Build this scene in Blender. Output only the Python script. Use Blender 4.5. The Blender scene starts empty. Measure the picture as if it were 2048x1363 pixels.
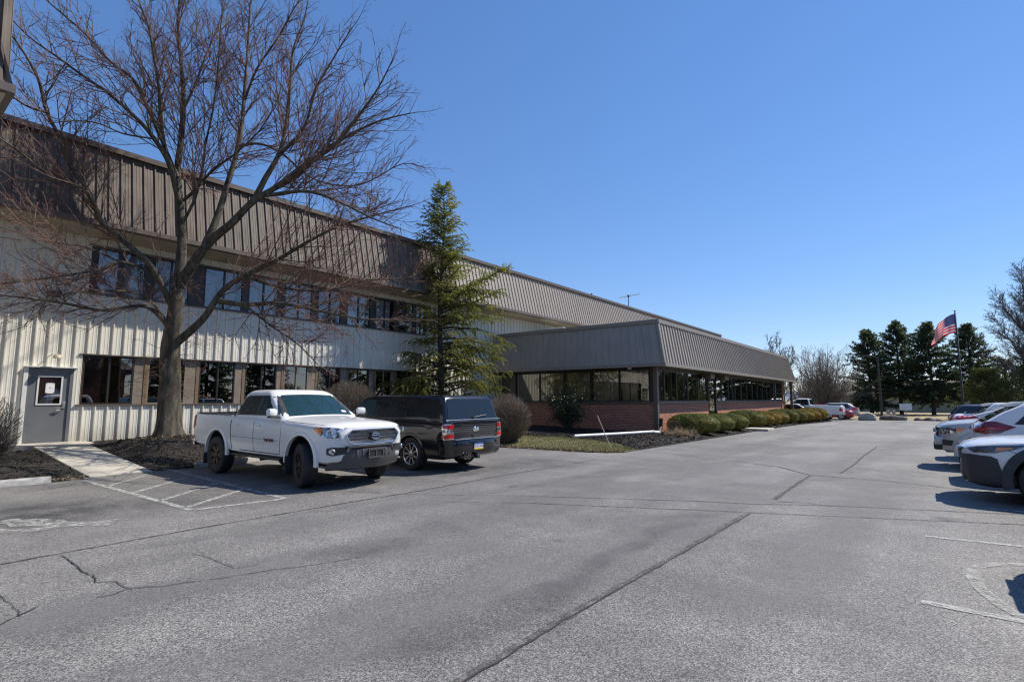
import bpy, bmesh, math, random
import numpy as np
from mathutils import Vector, Matrix
from mathutils.bvhtree import BVHTree
random.seed(7)
SC = bpy.context.scene
COL = SC.collection
PI = math.pi
R = math.radians
SUN = Vector((.43, .74, 1.0)).normalized()

# ------------------------------------------------------------------ materials
def _mat(name):
    m = bpy.data.materials.new(name); m.use_nodes = True
    nt = m.node_tree
    b = nt.nodes['Principled BSDF']
    return m, nt, b

def N(nt, t, **kw):
    n = nt.nodes.new(t)
    for k, v in kw.items():
        if k.startswith('i_'):
            n.inputs[k[2:]].default_value = v
        else:
            setattr(n, k, v)
    return n

def c4(c): return (c[0], c[1], c[2], 1)

def ramp(nt, fac, stops, interp='LINEAR'):
    r = nt.nodes.new('ShaderNodeValToRGB'); r.color_ramp.interpolation = interp
    e = r.color_ramp.elements
    e[0].position, e[0].color = stops[0][0], c4(stops[0][1])
    e[1].position, e[1].color = stops[-1][0], c4(stops[-1][1])
    for p, c in stops[1:-1]:
        x = e.new(p); x.color = c4(c)
    nt.links.new(fac, r.inputs['Fac'])
    return r.outputs['Color']

def coords(nt, kind='Object', scale=(1, 1, 1)):
    tc = nt.nodes.new('ShaderNodeTexCoord'); mp = nt.nodes.new('ShaderNodeMapping')
    mp.inputs['Scale'].default_value = scale
    nt.links.new(tc.outputs[kind], mp.inputs['Vector'])
    return mp.outputs['Vector']

def noise(nt, vec, scale, detail=4, rough=.55, dist=0):
    n = nt.nodes.new('ShaderNodeTexNoise')
    n.inputs['Scale'].default_value = scale; n.inputs['Detail'].default_value = detail
    n.inputs['Roughness'].default_value = rough; n.inputs['Distortion'].default_value = dist
    nt.links.new(vec, n.inputs['Vector'])
    return n.outputs['Fac']

def mixc(nt, fac, a, b, mode='MIX'):
    m = nt.nodes.new('ShaderNodeMix'); m.data_type = 'RGBA'; m.blend_type = mode
    def put(sock, v):
        if isinstance(v, (tuple, list)): sock.default_value = c4(v)
        elif isinstance(v, (int, float)): sock.default_value = v
        else: nt.links.new(v, sock)
    put(m.inputs[0], fac); put(m.inputs[6], a); put(m.inputs[7], b)
    return m.outputs[2]

def math_(nt, op, a, b=0.0):
    m = nt.nodes.new('ShaderNodeMath'); m.operation = op
    for i, v in enumerate((a, b)):
        if isinstance(v, (int, float)): m.inputs[i].default_value = v
        else: nt.links.new(v, m.inputs[i])
    return m.outputs[0]

def bump(nt, b, h, strength=.3, dist=.02):
    n = nt.nodes.new('ShaderNodeBump'); n.inputs['Strength'].default_value = strength
    n.inputs['Distance'].default_value = dist
    nt.links.new(h, n.inputs['Height']); nt.links.new(n.outputs['Normal'], b.inputs['Normal'])

def mat(name, c, rough=.6, metal=0, c2=None, scale=3, detail=5, stretch=(1, 1, 1), lo=.35, hi=.65,
        bmp=0, bscale=30, coat=0, spec=None, kind='Object'):
    m, nt, b = _mat(name)
    b.inputs['Base Color'].default_value = c4(c); b.inputs['Roughness'].default_value = rough
    b.inputs['Metallic'].default_value = metal
    if coat: b.inputs['Coat Weight'].default_value = coat; b.inputs['Coat Roughness'].default_value = .03
    if spec is not None: b.inputs['Specular IOR Level'].default_value = spec
    if c2 is not None or bmp: vec = coords(nt, kind, stretch)
    if c2 is not None:
        nt.links.new(ramp(nt, noise(nt, vec, scale, detail), [(lo, c), (hi, c2)]), b.inputs['Base Color'])
    if bmp: bump(nt, b, noise(nt, vec, bscale, 4), bmp, .01)
    return m

def leafmat(name, c, c2, scale=1.2, trans=.25, rough=.6, c3=None):
    m, nt, b = _mat(name)
    vec = coords(nt, 'Object')
    st = [(.32, c), (.68, c2)] if c3 is None else [(.3, c), (.52, c2), (.7, c3)]
    big = ramp(nt, noise(nt, vec, scale, 3), st)
    fine = noise(nt, vec, scale * 14, 2)
    col = mixc(nt, 1.0, big, ramp(nt, fine, [(.3, (.55, .55, .55)), (.7, (1.3, 1.3, 1.3))]), 'MULTIPLY')
    nt.links.new(col, b.inputs['Base Color']); b.inputs['Roughness'].default_value = rough
    b.inputs['Specular IOR Level'].default_value = .25
    t = nt.nodes.new('ShaderNodeBsdfTranslucent'); nt.links.new(col, t.inputs['Color'])
    mx = nt.nodes.new('ShaderNodeMixShader'); mx.inputs[0].default_value = trans
    nt.links.new(b.outputs[0], mx.inputs[1]); nt.links.new(t.outputs[0], mx.inputs[2])
    nt.links.new(mx.outputs[0], nt.nodes['Material Output'].inputs['Surface'])
    return m

def glassmat(name, tint, refl=.1, rough=.0):
    """thin pane: tinted see-through plus a mirror film that grows towards grazing angles"""
    m, nt, b = _mat(name)
    nt.nodes.remove(b)
    t = nt.nodes.new('ShaderNodeBsdfTransparent'); t.inputs['Color'].default_value = c4(tint)
    g = nt.nodes.new('ShaderNodeBsdfGlossy'); g.inputs['Roughness'].default_value = rough
    g.inputs['Color'].default_value = (1, 1, 1, 1)
    fr = nt.nodes.new('ShaderNodeFresnel'); fr.inputs['IOR'].default_value = 1.5
    vec = coords(nt, 'Object')
    bp = nt.nodes.new('ShaderNodeBump'); bp.inputs['Strength'].default_value = .05; bp.inputs['Distance'].default_value = .02
    nt.links.new(noise(nt, vec, 1.3, 1), bp.inputs['Height']); nt.links.new(bp.outputs[0], g.inputs['Normal'])
    f = math_(nt, 'ADD', math_(nt, 'MULTIPLY', fr.outputs[0], 1.5), refl)
    f = math_(nt, 'MINIMUM', f, .95)
    mx = nt.nodes.new('ShaderNodeMixShader')
    nt.links.new(f, mx.inputs[0]); nt.links.new(t.outputs[0], mx.inputs[1]); nt.links.new(g.outputs[0], mx.inputs[2])
    nt.links.new(mx.outputs[0], nt.nodes['Material Output'].inputs['Surface'])
    return m

M = {}
# ------------------------------------------------------------------ objects
def tag(o, label=None, cat=None, group=None, kind=None):
    if label: o['label'] = label
    if cat: o['category'] = cat
    if group: o['group'] = group
    if kind: o['kind'] = kind
    return o

def thing(name, label, cat, loc=(0, 0, 0), rz=0, group=None):
    o = bpy.data.objects.new(name, None); COL.objects.link(o)
    o.location = loc; o.rotation_euler = (0, 0, rz); o.empty_display_size = .3
    return tag(o, label, cat, group)

def link(name, me, parent=None):
    o = bpy.data.objects.new(name, me); COL.objects.link(o)
    if parent is not None: o.parent = parent
    return o

def copy_tree(o, parent=None):
    c = o.copy(); COL.objects.link(c)
    if parent is not None: c.parent = parent
    for ch in list(o.children): copy_tree(ch, c)
    return c

def smooth_by_angle(me, ang=35):
    if not len(me.polygons): return
    bm = bmesh.new(); bm.from_mesh(me)
    for f in bm.faces: f.smooth = True
    a = R(ang)
    for e in bm.edges:
        e.smooth = not (len(e.link_faces) == 2 and e.calc_face_angle(0) > a)
    bm.to_mesh(me); bm.free()

class MB:
    """collects shapes, then links them as ONE mesh object"""
    def __init__(s): s.v = []; s.f = []; s.m = []
    def add(s, vs, fs, mi=0):
        o = len(s.v); s.v.extend(tuple(p) for p in vs)
        s.f.extend(tuple(i + o for i in f) for f in fs); s.m.extend([mi] * len(fs))
        return s
    def box(s, x0, x1, y0, y1, z0, z1, mi=0):
        vs = [(x0, y0, z0), (x1, y0, z0), (x1, y1, z0), (x0, y1, z0), (x0, y0, z1), (x1, y0, z1), (x1, y1, z1), (x0, y1, z1)]
        return s.add(vs, [(0, 3, 2, 1), (4, 5, 6, 7), (0, 1, 5, 4), (1, 2, 6, 5), (2, 3, 7, 6), (3, 0, 4, 7)], mi)
    def bbox(s, c, d, b=.01, rot=None, mi=0):
        """bevelled box, centre c, size d"""
        bm = bmesh.new(); bmesh.ops.create_cube(bm, size=1)
        bmesh.ops.scale(bm, vec=d, verts=bm.verts)
        if b: bmesh.ops.bevel(bm, geom=list(bm.edges), offset=min(b, min(d) * .45), segments=2, affect='EDGES', profile=.5)
        if rot is not None: bmesh.ops.rotate(bm, matrix=rot, verts=bm.verts)
        bm.verts.index_update()
        s.add([v.co + Vector(c) for v in bm.verts], [tuple(v.index for v in f.verts) for f in bm.faces], mi); bm.free()
        return s
    def quad(s, a, b, c, d, mi=0): return s.add([a, b, c, d], [(0, 1, 2, 3)], mi)
    def tube(s, pts, rad, n=6, mi=0, cap=True):
        pts = [Vector(p) for p in pts]
        if not isinstance(rad, (list, tuple)): rad = [rad] * len(pts)
        vs = []; fs = []
        ref = Vector((0, 0, 1)) if abs((pts[-1] - pts[0]).normalized().z) < .9 else Vector((1, 0, 0))
        for i, p in enumerate(pts):
            d = (pts[min(i + 1, len(pts) - 1)] - pts[max(i - 1, 0)]).normalized()
            a = d.cross(ref).normalized(); b = d.cross(a)
            for k in range(n):
                t = 2 * PI * k / n
                vs.append(p + (a * math.cos(t) + b * math.sin(t)) * rad[i])
        for i in range(len(pts) - 1):
            for k in range(n):
                k2 = (k + 1) % n
                fs.append((i * n + k, (i + 1) * n + k, (i + 1) * n + k2, i * n + k2))
        if cap:
            fs.append(tuple(range(n))); fs.append(tuple((len(pts) - 1) * n + k for k in range(n))[::-1])
        return s.add(vs, fs, mi)
    def lathe(s, prof, c=(0, 0, 0), axis='z', n=24, mi=0, a0=0, a1=2 * PI):
        """prof: (radius, height) pairs turned about an axis"""
        vs = []; fs = []
        full = abs(a1 - a0 - 2 * PI) < 1e-6
        cnt = n if full else n + 1
        for r, h in prof:
            for k in range(cnt):
                t = a0 + (a1 - a0) * k / n
                x, y = r * math.cos(t), r * math.sin(t)
                p = {'z': (x, y, h), 'y': (x, h, y), 'x': (h, x, y)}[axis]
                vs.append((p[0] + c[0], p[1] + c[1], p[2] + c[2]))
        for i in range(len(prof) - 1):
            for k in range(n):
                k2 = (k + 1) % cnt
                q = (i * cnt + k, i * cnt + k2, (i + 1) * cnt + k2, (i + 1) * cnt + k)
                fs.append(q if axis != 'y' else q[::-1])
        return s.add(vs, fs, mi)
    def prism(s, poly, h, frame=lambda u, v, w: (u, v, w), mi=0):
        """polygon in (u,v) pushed out over w=0..h"""
        n = len(poly)
        vs = [frame(u, v, 0) for u, v in poly] + [frame(u, v, h) for u, v in poly]
        fs = [tuple(range(n))[::-1], tuple(range(n, 2 * n))] + [(i, (i + 1) % n, (i + 1) % n + n, i + n) for i in range(n)]
        return s.add(vs, fs, mi)
    def mesh(s, name, mats, ang=35):
        me = bpy.data.meshes.new(name); me.from_pydata(s.v, [], s.f)
        if not isinstance(mats, (list, tuple)): mats = [mats]
        for m in mats: me.materials.append(m)
        me.polygons.foreach_set('material_index', s.m); me.update()
        if ang is not None: smooth_by_angle(me, ang)
        return me
    def build(s, name, mats, parent=None, ang=35):
        return link(name, s.mesh(name, mats, ang), parent)

def fixn(me):
    bm = bmesh.new(); bm.from_mesh(me); bmesh.ops.recalc_face_normals(bm, faces=bm.faces); bm.to_mesh(me); bm.free()

def np_mesh(name, V, k, mats, mi=None):
    """V: (n,k,3) array of separate k-gons"""
    V = np.asarray(V, dtype=np.float32); n = len(V)
    me = bpy.data.meshes.new(name)
    me.vertices.add(n * k); me.vertices.foreach_set('co', V.reshape(-1))
    me.loops.add(n * k); me.loops.foreach_set('vertex_index', np.arange(n * k, dtype=np.int32))
    me.polygons.add(n); me.polygons.foreach_set('loop_start', np.arange(0, n * k, k, dtype=np.int32))
    if not isinstance(mats, (list, tuple)): mats = [mats]
    for m in mats: me.materials.append(m)
    if mi is not None: me.polygons.foreach_set('material_index', np.asarray(mi, dtype=np.int32))
    me.update(calc_edges=True)
    return me

def rnd_unit(rng, n):
    v = rng.normal(size=(n, 3)); return v / np.linalg.norm(v, axis=1)[:, None]

def leaf_quads(rng, P, D, L, W):
    """a small diamond leaf at each P pointing along D, length L, width W"""
    n = len(P)
    D = D / (np.linalg.norm(D, axis=1)[:, None] + 1e-9)
    S = np.cross(D, rnd_unit(rng, n)); S /= (np.linalg.norm(S, axis=1)[:, None] + 1e-9)
    L = np.broadcast_to(L, n)[:, None]; W = np.broadcast_to(W, n)[:, None]
    return np.stack([P, P + D * L * .5 + S * W * .5, P + D * L, P + D * L * .5 - S * W * .5], axis=1)

def seg_tubes(A, B, ra, rb, k=3):
    """numpy: one open k-sided tube per segment A->B; returns (n*k,4,3) quads"""
    A = np.asarray(A, float); B = np.asarray(B, float)
    d = B - A; d /= (np.linalg.norm(d, axis=1)[:, None] + 1e-9)
    ref = np.where(np.abs(d[:, 2:3]) < .9, np.array([[0, 0, 1.]]), np.array([[1., 0, 0]]))
    a = np.cross(d, ref); a /= (np.linalg.norm(a, axis=1)[:, None] + 1e-9)
    b = np.cross(d, a)
    ra = np.asarray(ra)[:, None]; rb = np.asarray(rb)[:, None]
    rings = []
    for i in range(k):
        t = 2 * PI * i / k
        o = a * math.cos(t) + b * math.sin(t)
        rings.append((A + o * ra, B + o * rb))
    q = []
    for i in range(k):
        j = (i + 1) % k
        q.append(np.stack([rings[i][0], rings[i][1], rings[j][1], rings[j][0]], axis=1))
    return np.concatenate(q)

def lerp(a, b, t): return a + (b - a) * t
def sstep(t): t = max(0., min(1., t)); return t * t * (3 - 2 * t)
def text_mesh(txt, size, depth=.004, align='CENTER'):
    cu = bpy.data.curves.new('lettering', 'FONT'); cu.body = txt; cu.size = size; cu.extrude = depth
    cu.align_x = align; cu.align_y = 'CENTER'
    o = bpy.data.objects.new('lettering', cu); COL.objects.link(o)
    dg = bpy.context.evaluated_depsgraph_get(); dg.update()
    me = bpy.data.meshes.new_from_object(o.evaluated_get(dg))
    COL.objects.unlink(o); bpy.data.objects.remove(o); bpy.data.curves.remove(cu)
    return me

# camera ---------------------------------------------------------------------
cam = bpy.data.cameras.new('camera'); cam.sensor_width = 36; cam.lens = 1059 / 2048 * 36
cam.clip_start = .05; cam.clip_end = 6000
co = bpy.data.objects.new('camera', cam); COL.objects.link(co)
co.location = (0, 0, 1.6); co.rotation_euler = (R(96.25), 0, R(38.1)); SC.camera = co
# light ------------------------------------------------------------------------
w = bpy.data.worlds.new('World'); SC.world = w; w.use_nodes = True
wn = w.node_tree
sky = wn.nodes.new('ShaderNodeTexSky'); sky.sky_type = 'NISHITA'; sky.sun_disc = False
sky.sun_elevation = math.asin(SUN.z); sky.sun_rotation = math.atan2(SUN.x, SUN.y)
sky.altitude = 100; sky.air_density = 1.1; sky.dust_density = 0.0; sky.ozone_density = 6
bg = wn.nodes['Background']; bg.inputs['Strength'].default_value = .128
gm = wn.nodes.new('ShaderNodeGamma'); gm.inputs['Gamma'].default_value = .72
hs = wn.nodes.new('ShaderNodeHueSaturation'); hs.inputs['Saturation'].default_value = 1.24; hs.inputs['Value'].default_value = 1.26
wn.links.new(sky.outputs[0], gm.inputs['Color']); wn.links.new(gm.outputs[0], hs.inputs['Color']); bal = mixc(wn, 1.0, hs.outputs[0], (1.0, 1.01, 1.19), 'MULTIPLY'); wn.links.new(bal, bg.inputs['Color'])
sl = bpy.data.lights.new('sun', 'SUN'); sl.energy = 5; sl.angle = R(.53); sl.color = (1, .92, .81)
so = bpy.data.objects.new('sun', sl); COL.objects.link(so)
so.rotation_euler = SUN.to_track_quat('Z', 'Y').to_euler(); so.location = (20, 35, 50)
SC.view_settings.view_transform = 'Standard'; SC.view_settings.look = 'None'
SC.view_settings.exposure = .3; SC.view_settings.gamma = 1
SC.render.engine = 'CYCLES'
SC.cycles.use_denoising = True; SC.cycles.filter_width = 1.2; SC.cycles.adaptive_threshold = .006
SC.cycles.max_bounces = 8; SC.cycles.transparent_max_bounces = 12
SC.cycles.caustics_reflective = False; SC.cycles.caustics_refractive = False
SC.cycles.sample_clamp_indirect = 6
# ------------------------------------------------------------------ materials of the place
def m_asphalt():
    m, nt, b = _mat('asphalt')
    v = coords(nt)
    big = noise(nt, v, .22, 5, .6, .4)
    streak = noise(nt, coords(nt, 'Object', (1.1, .16, 1)), 1.0, 4, .6)
    streak2 = noise(nt, coords(nt, 'Object', (.12, .9, 1)), 1.0, 4, .6)
    med = noise(nt, v, 2.2, 6, .65)
    col = ramp(nt, big, [(.32, (.13, .127, .123)), (.5, (.164, .16, .155)), (.7, (.21, .205, .197))])
    col = mixc(nt, .8, col, ramp(nt, streak, [(.3, (.78, .78, .79)), (.7, (1.18, 1.18, 1.17))]), 'MULTIPLY')
    col = mixc(nt, .6, col, ramp(nt, streak2, [(.35, (.85, .85, .86)), (.65, (1.12, 1.12, 1.11))]), 'MULTIPLY')
    col = mixc(nt, .8, col, ramp(nt, med, [(.3, (.86, .86, .87)), (.7, (1.1, 1.1, 1.1))]), 'MULTIPLY')
    vo = nt.nodes.new('ShaderNodeTexVoronoi'); vo.inputs['Scale'].default_value = 105
    nt.links.new(v, vo.inputs['Vector'])
    bw = nt.nodes.new('ShaderNodeRGBToBW'); nt.links.new(vo.outputs['Color'], bw.inputs[0])
    v3 = nt.nodes.new('ShaderNodeTexVoronoi'); v3.inputs['Scale'].default_value = 230
    nt.links.new(v, v3.inputs['Vector'])
    b3 = nt.nodes.new('ShaderNodeRGBToBW'); nt.links.new(v3.outputs['Color'], b3.inputs[0])
    col = mixc(nt, .9, col, ramp(nt, bw.outputs[0], [(.22, (.4, .4, .41)), (.5, (.95, .95, .95)), (.78, (1.7, 1.68, 1.65))]), 'MULTIPLY')
    col = mixc(nt, .8, col, ramp(nt, b3.outputs[0], [(.22, (.5, .5, .51)), (.5, (.98, .98, .98)), (.78, (1.6, 1.59, 1.57))]), 'MULTIPLY')
    col = mixc(nt, ramp(nt, noise(nt, v, 1.1, 3), [(.6, (0, 0, 0)), (.78, (.35, .35, .35))]), col, (.17, .16, .145))
    nt.links.new(col, b.inputs['Base Color']); b.inputs['Roughness'].default_value = .72
    b.inputs['Specular IOR Level'].default_value = .5
    h = math_(nt, 'ADD', bw.outputs[0], math_(nt, 'MULTIPLY', noise(nt, v, 60, 3), .8))
    bump(nt, b, h, .7, .007)
    return m
M['asphalt'] = m_asphalt()

def m_worn_paint(name, c, keep=(.42, .6), scale=9, rim=False):
    """road paint worn through to the asphalt"""
    m, nt, b = _mat(name)
    v = coords(nt)
    n1 = noise(nt, v, scale, 6, .7); n2 = noise(nt, v, 70, 3, .6)
    f = math_(nt, 'ADD', math_(nt, 'MULTIPLY', n1, .65), math_(nt, 'MULTIPLY', n2, .35))
    mask = ramp(nt, f, [(keep[0], (0, 0, 0)), (keep[1], (1, 1, 1))])
    if rim:
        at = nt.nodes.new('ShaderNodeAttribute'); at.attribute_name = 'rim'
        mask = math_(nt, 'MULTIPLY', mask, math_(nt, 'MINIMUM', math_(nt, 'MULTIPLY', at.outputs['Fac'], 1.6), 1.0))
    b.inputs['Base Color'].default_value = c4(c); b.inputs['Roughness'].default_value = .8
    t = nt.nodes.new('ShaderNodeBsdfTransparent'); mx = nt.nodes.new('ShaderNodeMixShader')
    nt.links.new(mask, mx.inputs[0]); nt.links.new(t.outputs[0], mx.inputs[1]); nt.links.new(b.outputs[0], mx.inputs[2])
    nt.links.new(mx.outputs[0], nt.nodes['Material Output'].inputs['Surface'])
    return m
M['line_paint'] = m_worn_paint('worn_line_paint', (.42, .42, .4), (.39, .57))
M['faded_paint'] = m_worn_paint('faded_line_paint', (.4, .4, .38), (.42, .6))
M['crack'] = m_worn_paint('crack_dark', (.035, .033, .032), (.3, .42), 14)
M['seam'] = m_worn_paint('seam_sealer', (.09, .088, .085), (.44, .62), 9)
M['patch_light'] = m_worn_paint('pale_wear', (.215, .214, .212), (.36, .8), 1.6, True)
M['patch_dark'] = m_worn_paint('dark_patch', (.1, .1, .104), (.4, .9), 1.3, True)

def m_mulch():
    m, nt, b = _mat('black_mulch')
    v = coords(nt)
    vo = nt.nodes.new('ShaderNodeTexVoronoi'); vo.inputs['Scale'].default_value = 38
    nt.links.new(coords(nt, 'Object', (1, 1.9, 1)), vo.inputs['Vector'])
    bw = nt.nodes.new('ShaderNodeRGBToBW'); nt.links.new(vo.outputs['Color'], bw.inputs[0])
    col = ramp(nt, bw.outputs[0], [(.15, (.012, .011, .011)), (.5, (.035, .032, .03)), (.85, (.075, .066, .058))])
    col = mixc(nt, ramp(nt, noise(nt, v, .8, 4), [(.55, (0, 0, 0)), (.75, (.5, .5, .5))]), col, (.06, .045, .034))
    nt.links.new(col, b.inputs['Base Color']); b.inputs['Roughness'].default_value = .9
    b.inputs['Specular IOR Level'].default_value = .2
    bump(nt, b, bw.outputs[0], 1, .03)
    return m
M['mulch'] = m_mulch()
M['mulch_chip'] = mat('mulch_chip', (.022, .02, .019), .9, c2=(.085, .074, .064), scale=21, spec=.2)
M['dry_leaf'] = mat('dry_leaf_litter', (.1, .062, .035), .85, c2=(.25, .18, .11), scale=17)
M['turf_soil'] = mat('turf_soil', (.1, .1, .045), .95, c2=(.19, .165, .085), scale=6, bmp=.6, bscale=60)
M['field'] = mat('dry_field', (.25, .2, .105), .95, c2=(.33, .27, .15), scale=.25, bmp=.3, bscale=8)
M['grass'] = leafmat('grass_blade', (.1, .13, .035), (.2, .2, .075), 2.2, .3, .7, (.33, .28, .15))
M['concrete'] = mat('concrete_walk', (.4, .375, .32), .85, c2=(.5, .47, .41), scale=1.5, bmp=.25, bscale=90)
M['rough_concrete'] = mat('weathered_concrete', (.3, .3, .28), .9, c2=(.46, .45, .42), scale=7, bmp=.8, bscale=40)
M['stone'] = mat('boulder_stone', (.26, .245, .215), .9, c2=(.4, .38, .34), scale=3, bmp=.7, bscale=12)
M['rubble'] = mat('brown_rubble', (.12, .095, .07), .95, c2=(.23, .19, .15), scale=3, bmp=.7, bscale=10)

def m_siding(name, c, c2, streak, rough=.45, spec=.3, splash=False):
    m, nt, b = _mat(name)
    v = coords(nt, 'Object', (6, 6, .35)); v2 = coords(nt)
    col = ramp(nt, noise(nt, v, 1.0, 5), [(.3, c), (.7, c2)])
    col = mixc(nt, ramp(nt, noise(nt, coords(nt, 'Object', (9, 9, .6)), 1.3, 6, .7), [(.56, (0, 0, 0)), (.8, (.55, .55, .55))]), col, streak)
    col = mixc(nt, .5, col, ramp(nt, noise(nt, v2, .7, 3), [(.3, (.88, .88, .88)), (.7, (1.08, 1.08, 1.07))]), 'MULTIPLY')
    if splash:   # dirt splashed up from the bed
        sx = nt.nodes.new('ShaderNodeSeparateXYZ'); nt.links.new(v2, sx.inputs[0])
        g = math_(nt, 'SUBTRACT', math_(nt, 'ADD', .62, math_(nt, 'MULTIPLY', noise(nt, coords(nt, 'Object', (4, 4, 1)), 1.6, 5, .7), .5)), sx.outputs[2])
        col = mixc(nt, ramp(nt, g, [(.0, (0, 0, 0)), (.45, (.5, .5, .5))]), col, (.3, .26, .2))
    nt.links.new(col, b.inputs['Base Color']); b.inputs['Roughness'].default_value = rough
    b.inputs['Specular IOR Level'].default_value = spec
    return m
M['siding'] = m_siding('cream_steel_siding', (.68, .655, .58), (.76, .74, .665), (.5, .475, .4), splash=True)
M['siding2'] = m_siding('pale_steel_siding', (.58, .59, .54), (.64, .65, .6), (.5, .5, .46))
M['mansard_old'] = m_siding('weathered_brown_steel', (.095, .076, .062), (.175, .145, .122), (.25, .217, .19), .6)
M['mansard'] = m_siding('taupe_steel', (.31, .265, .215), (.37, .315, .255), (.29, .25, .2), .4, .8)
M['soffit'] = mat('cream_soffit', (.5, .46, .37), .6, c2=(.56, .52, .43), scale=2)
M['soffit_tan'] = mat('tan_soffit', (.4, .35, .26), .6, c2=(.46, .41, .31), scale=2)
M['trim_brown'] = mat('brown_trim', (.11, .085, .07), .45, c2=(.14, .11, .09), scale=4)
M['trim_taupe'] = mat('taupe_trim', (.24, .215, .18), .45, c2=(.28, .25, .21), scale=4)
M['bronze'] = mat('dark_bronze_frame', (.022, .018, .016), .4, c2=(.03, .026, .024), scale=3)
M['tan_panel'] = mat('tan_panel', (.2, .165, .125), .6, c2=(.255, .215, .17), scale=3)
M['wood_reveal'] = mat('wood_reveal', (.17, .11, .06), .6, c2=(.22, .15, .085), scale=3, stretch=(8, 8, 1))
M['brown_panel'] = mat('dark_brown_panel', (.035, .027, .024), .5, c2=(.05, .04, .036), scale=3)
M['grey_screen'] = mat('grey_screen', (.17, .165, .155), .8, c2=(.2, .195, .185), scale=30)
M['interior'] = mat('dim_interior', (.045, .035, .028), .9, c2=(.07, .055, .042), scale=.8)
M['blind'] = mat('vertical_blind', (.5, .42, .3), .7, c2=(.56, .48, .35), scale=2)
M['blind_pale'] = mat('pale_blind', (.42, .44, .47), .7, c2=(.5, .52, .55), scale=2)
M['pane'] = glassmat('window_glass', (.7, .67, .6), .06)
M['pane_dark'] = glassmat('dark_window_glass', (.2, .18, .16), .12)
M['pane_mirror'] = glassmat('reflective_window_glass', (.2, .19, .18), .3)
M['pane_upper'] = glassmat('upper_window_glass', (.7, .72, .75), .07)
M['door_grey'] = mat('grey_door_paint', (.125, .135, .145), .45, c2=(.15, .16, .17), scale=2)
M['white_metal'] = mat('white_metal', (.72, .72, .7), .45, c2=(.66, .66, .63), scale=4)
M['grey_metal'] = mat('grey_metal', (.35, .35, .34), .4, .6)
M['dark_metal'] = mat('dark_metal', (.03, .028, .026), .5, .2, c2=(.045, .04, .036), scale=5)
M['paper'] = mat('white_paper', (.8, .8, .78), .8)
M['black'] = mat('black_mark', (.012, .012, .012), .6)
M['pvc'] = mat('white_pvc', (.78, .78, .76), .4, c2=(.7, .7, .67), scale=4)

def m_brick():
    m, nt, b = _mat('red_brick')
    tc = nt.nodes.new('ShaderNodeTexCoord')
    sx = nt.nodes.new('ShaderNodeSeparateXYZ'); nt.links.new(tc.outputs['Object'], sx.inputs[0])
    cb = nt.nodes.new('ShaderNodeCombineXYZ')
    nt.links.new(math_(nt, 'ADD', sx.outputs[0], sx.outputs[1]), cb.inputs[0]); nt.links.new(sx.outputs[2], cb.inputs[1])
    br = nt.nodes.new('ShaderNodeTexBrick')
    br.inputs['Scale'].default_value = 1; br.inputs['Brick Width'].default_value = .215; br.inputs['Row Height'].default_value = .078
    br.inputs['Mortar Size'].default_value = .008; br.inputs['Mortar Smooth'].default_value = .2; br.inputs['Bias'].default_value = -.1
    br.inputs['Color1'].default_value = (.5, .165, .085, 1); br.inputs['Color2'].default_value = (.36, .1, .055, 1)
    br.inputs['Mortar'].default_value = (.5, .43, .35, 1)
    nt.links.new(cb.outputs[0], br.inputs['Vector'])
    v = coords(nt)
    col = mixc(nt, .7, br.outputs['Color'], ramp(nt, noise(nt, v, 3, 6, .7), [(.3, (.7, .7, .7)), (.7, (1.25, 1.25, 1.22))]), 'MULTIPLY')
    nt.links.new(col, b.inputs['Base Color']); b.inputs['Roughness'].default_value = .85
    bump(nt, b, math_(nt, 'ADD', math_(nt, 'MULTIPLY', br.outputs['Fac'], -1), math_(nt, 'MULTIPLY', noise(nt, v, 90, 3), .3)), .6, .008)
    return m
M['brick'] = m_brick()
# plants
M['bark'] = mat('maple_bark', (.035, .03, .022), .95, c2=(.125, .108, .08), scale=3.2, stretch=(3, 3, .7), bmp=1, bscale=14, detail=8)
M['twig'] = mat('maple_twig', (.105, .07, .056), .9, c2=(.2, .125, .1), scale=1.5, spec=.2)
M['bud'] = mat('red_bud', (.26, .05, .05), .8, c2=(.15, .04, .04), scale=3)
M['bark_dark'] = mat('dark_bark', (.04, .034, .028), .95, c2=(.09, .075, .06), scale=4, stretch=(3, 3, .7), bmp=.8, bscale=16)
M['bark_light'] = mat('pale_brown_bark', (.16, .13, .105), .95, c2=(.25, .205, .165), scale=3)
M['bark_grey'] = mat('grey_bark', (.1, .088, .076), .95, c2=(.17, .15, .13), scale=3)
M['fir'] = leafmat('fir_needles', (.125, .155, .033), (.24, .25, .052), .8, .6, .6, (.35, .32, .075))
M['spruce'] = leafmat('spruce_needles', (.065, .095, .05), (.125, .16, .08), .35, .5, .7)
M['pine'] = leafmat('pine_needles', (.09, .11, .025), (.17, .175, .05), .35, .45, .7)
M['yew'] = leafmat('clipped_yew', (.08, .115, .022), (.14, .155, .03), .9, .25, .7, (.23, .17, .035))
M['yew_brown'] = leafmat('bronzed_yew', (.13, .135, .026), (.24, .175, .032), .9, .25, .7, (.35, .2, .035))
M['dead_leaf'] = leafmat('brown_bush_leaf', (.11, .062, .04), (.24, .145, .09), 1.6, .2, .8)
M['pale_twig'] = leafmat('pale_bush_twig', (.17, .13, .1), (.36, .29, .22), 1.6, .15, .8)
M['holly'] = leafmat('dark_evergreen_leaf', (.016, .035, .015), (.04, .065, .028), 1.5, .15, .4)
M['straw'] = mat('dry_straw', (.3, .22, .12), .9, c2=(.42, .33, .2), scale=9)
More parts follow.
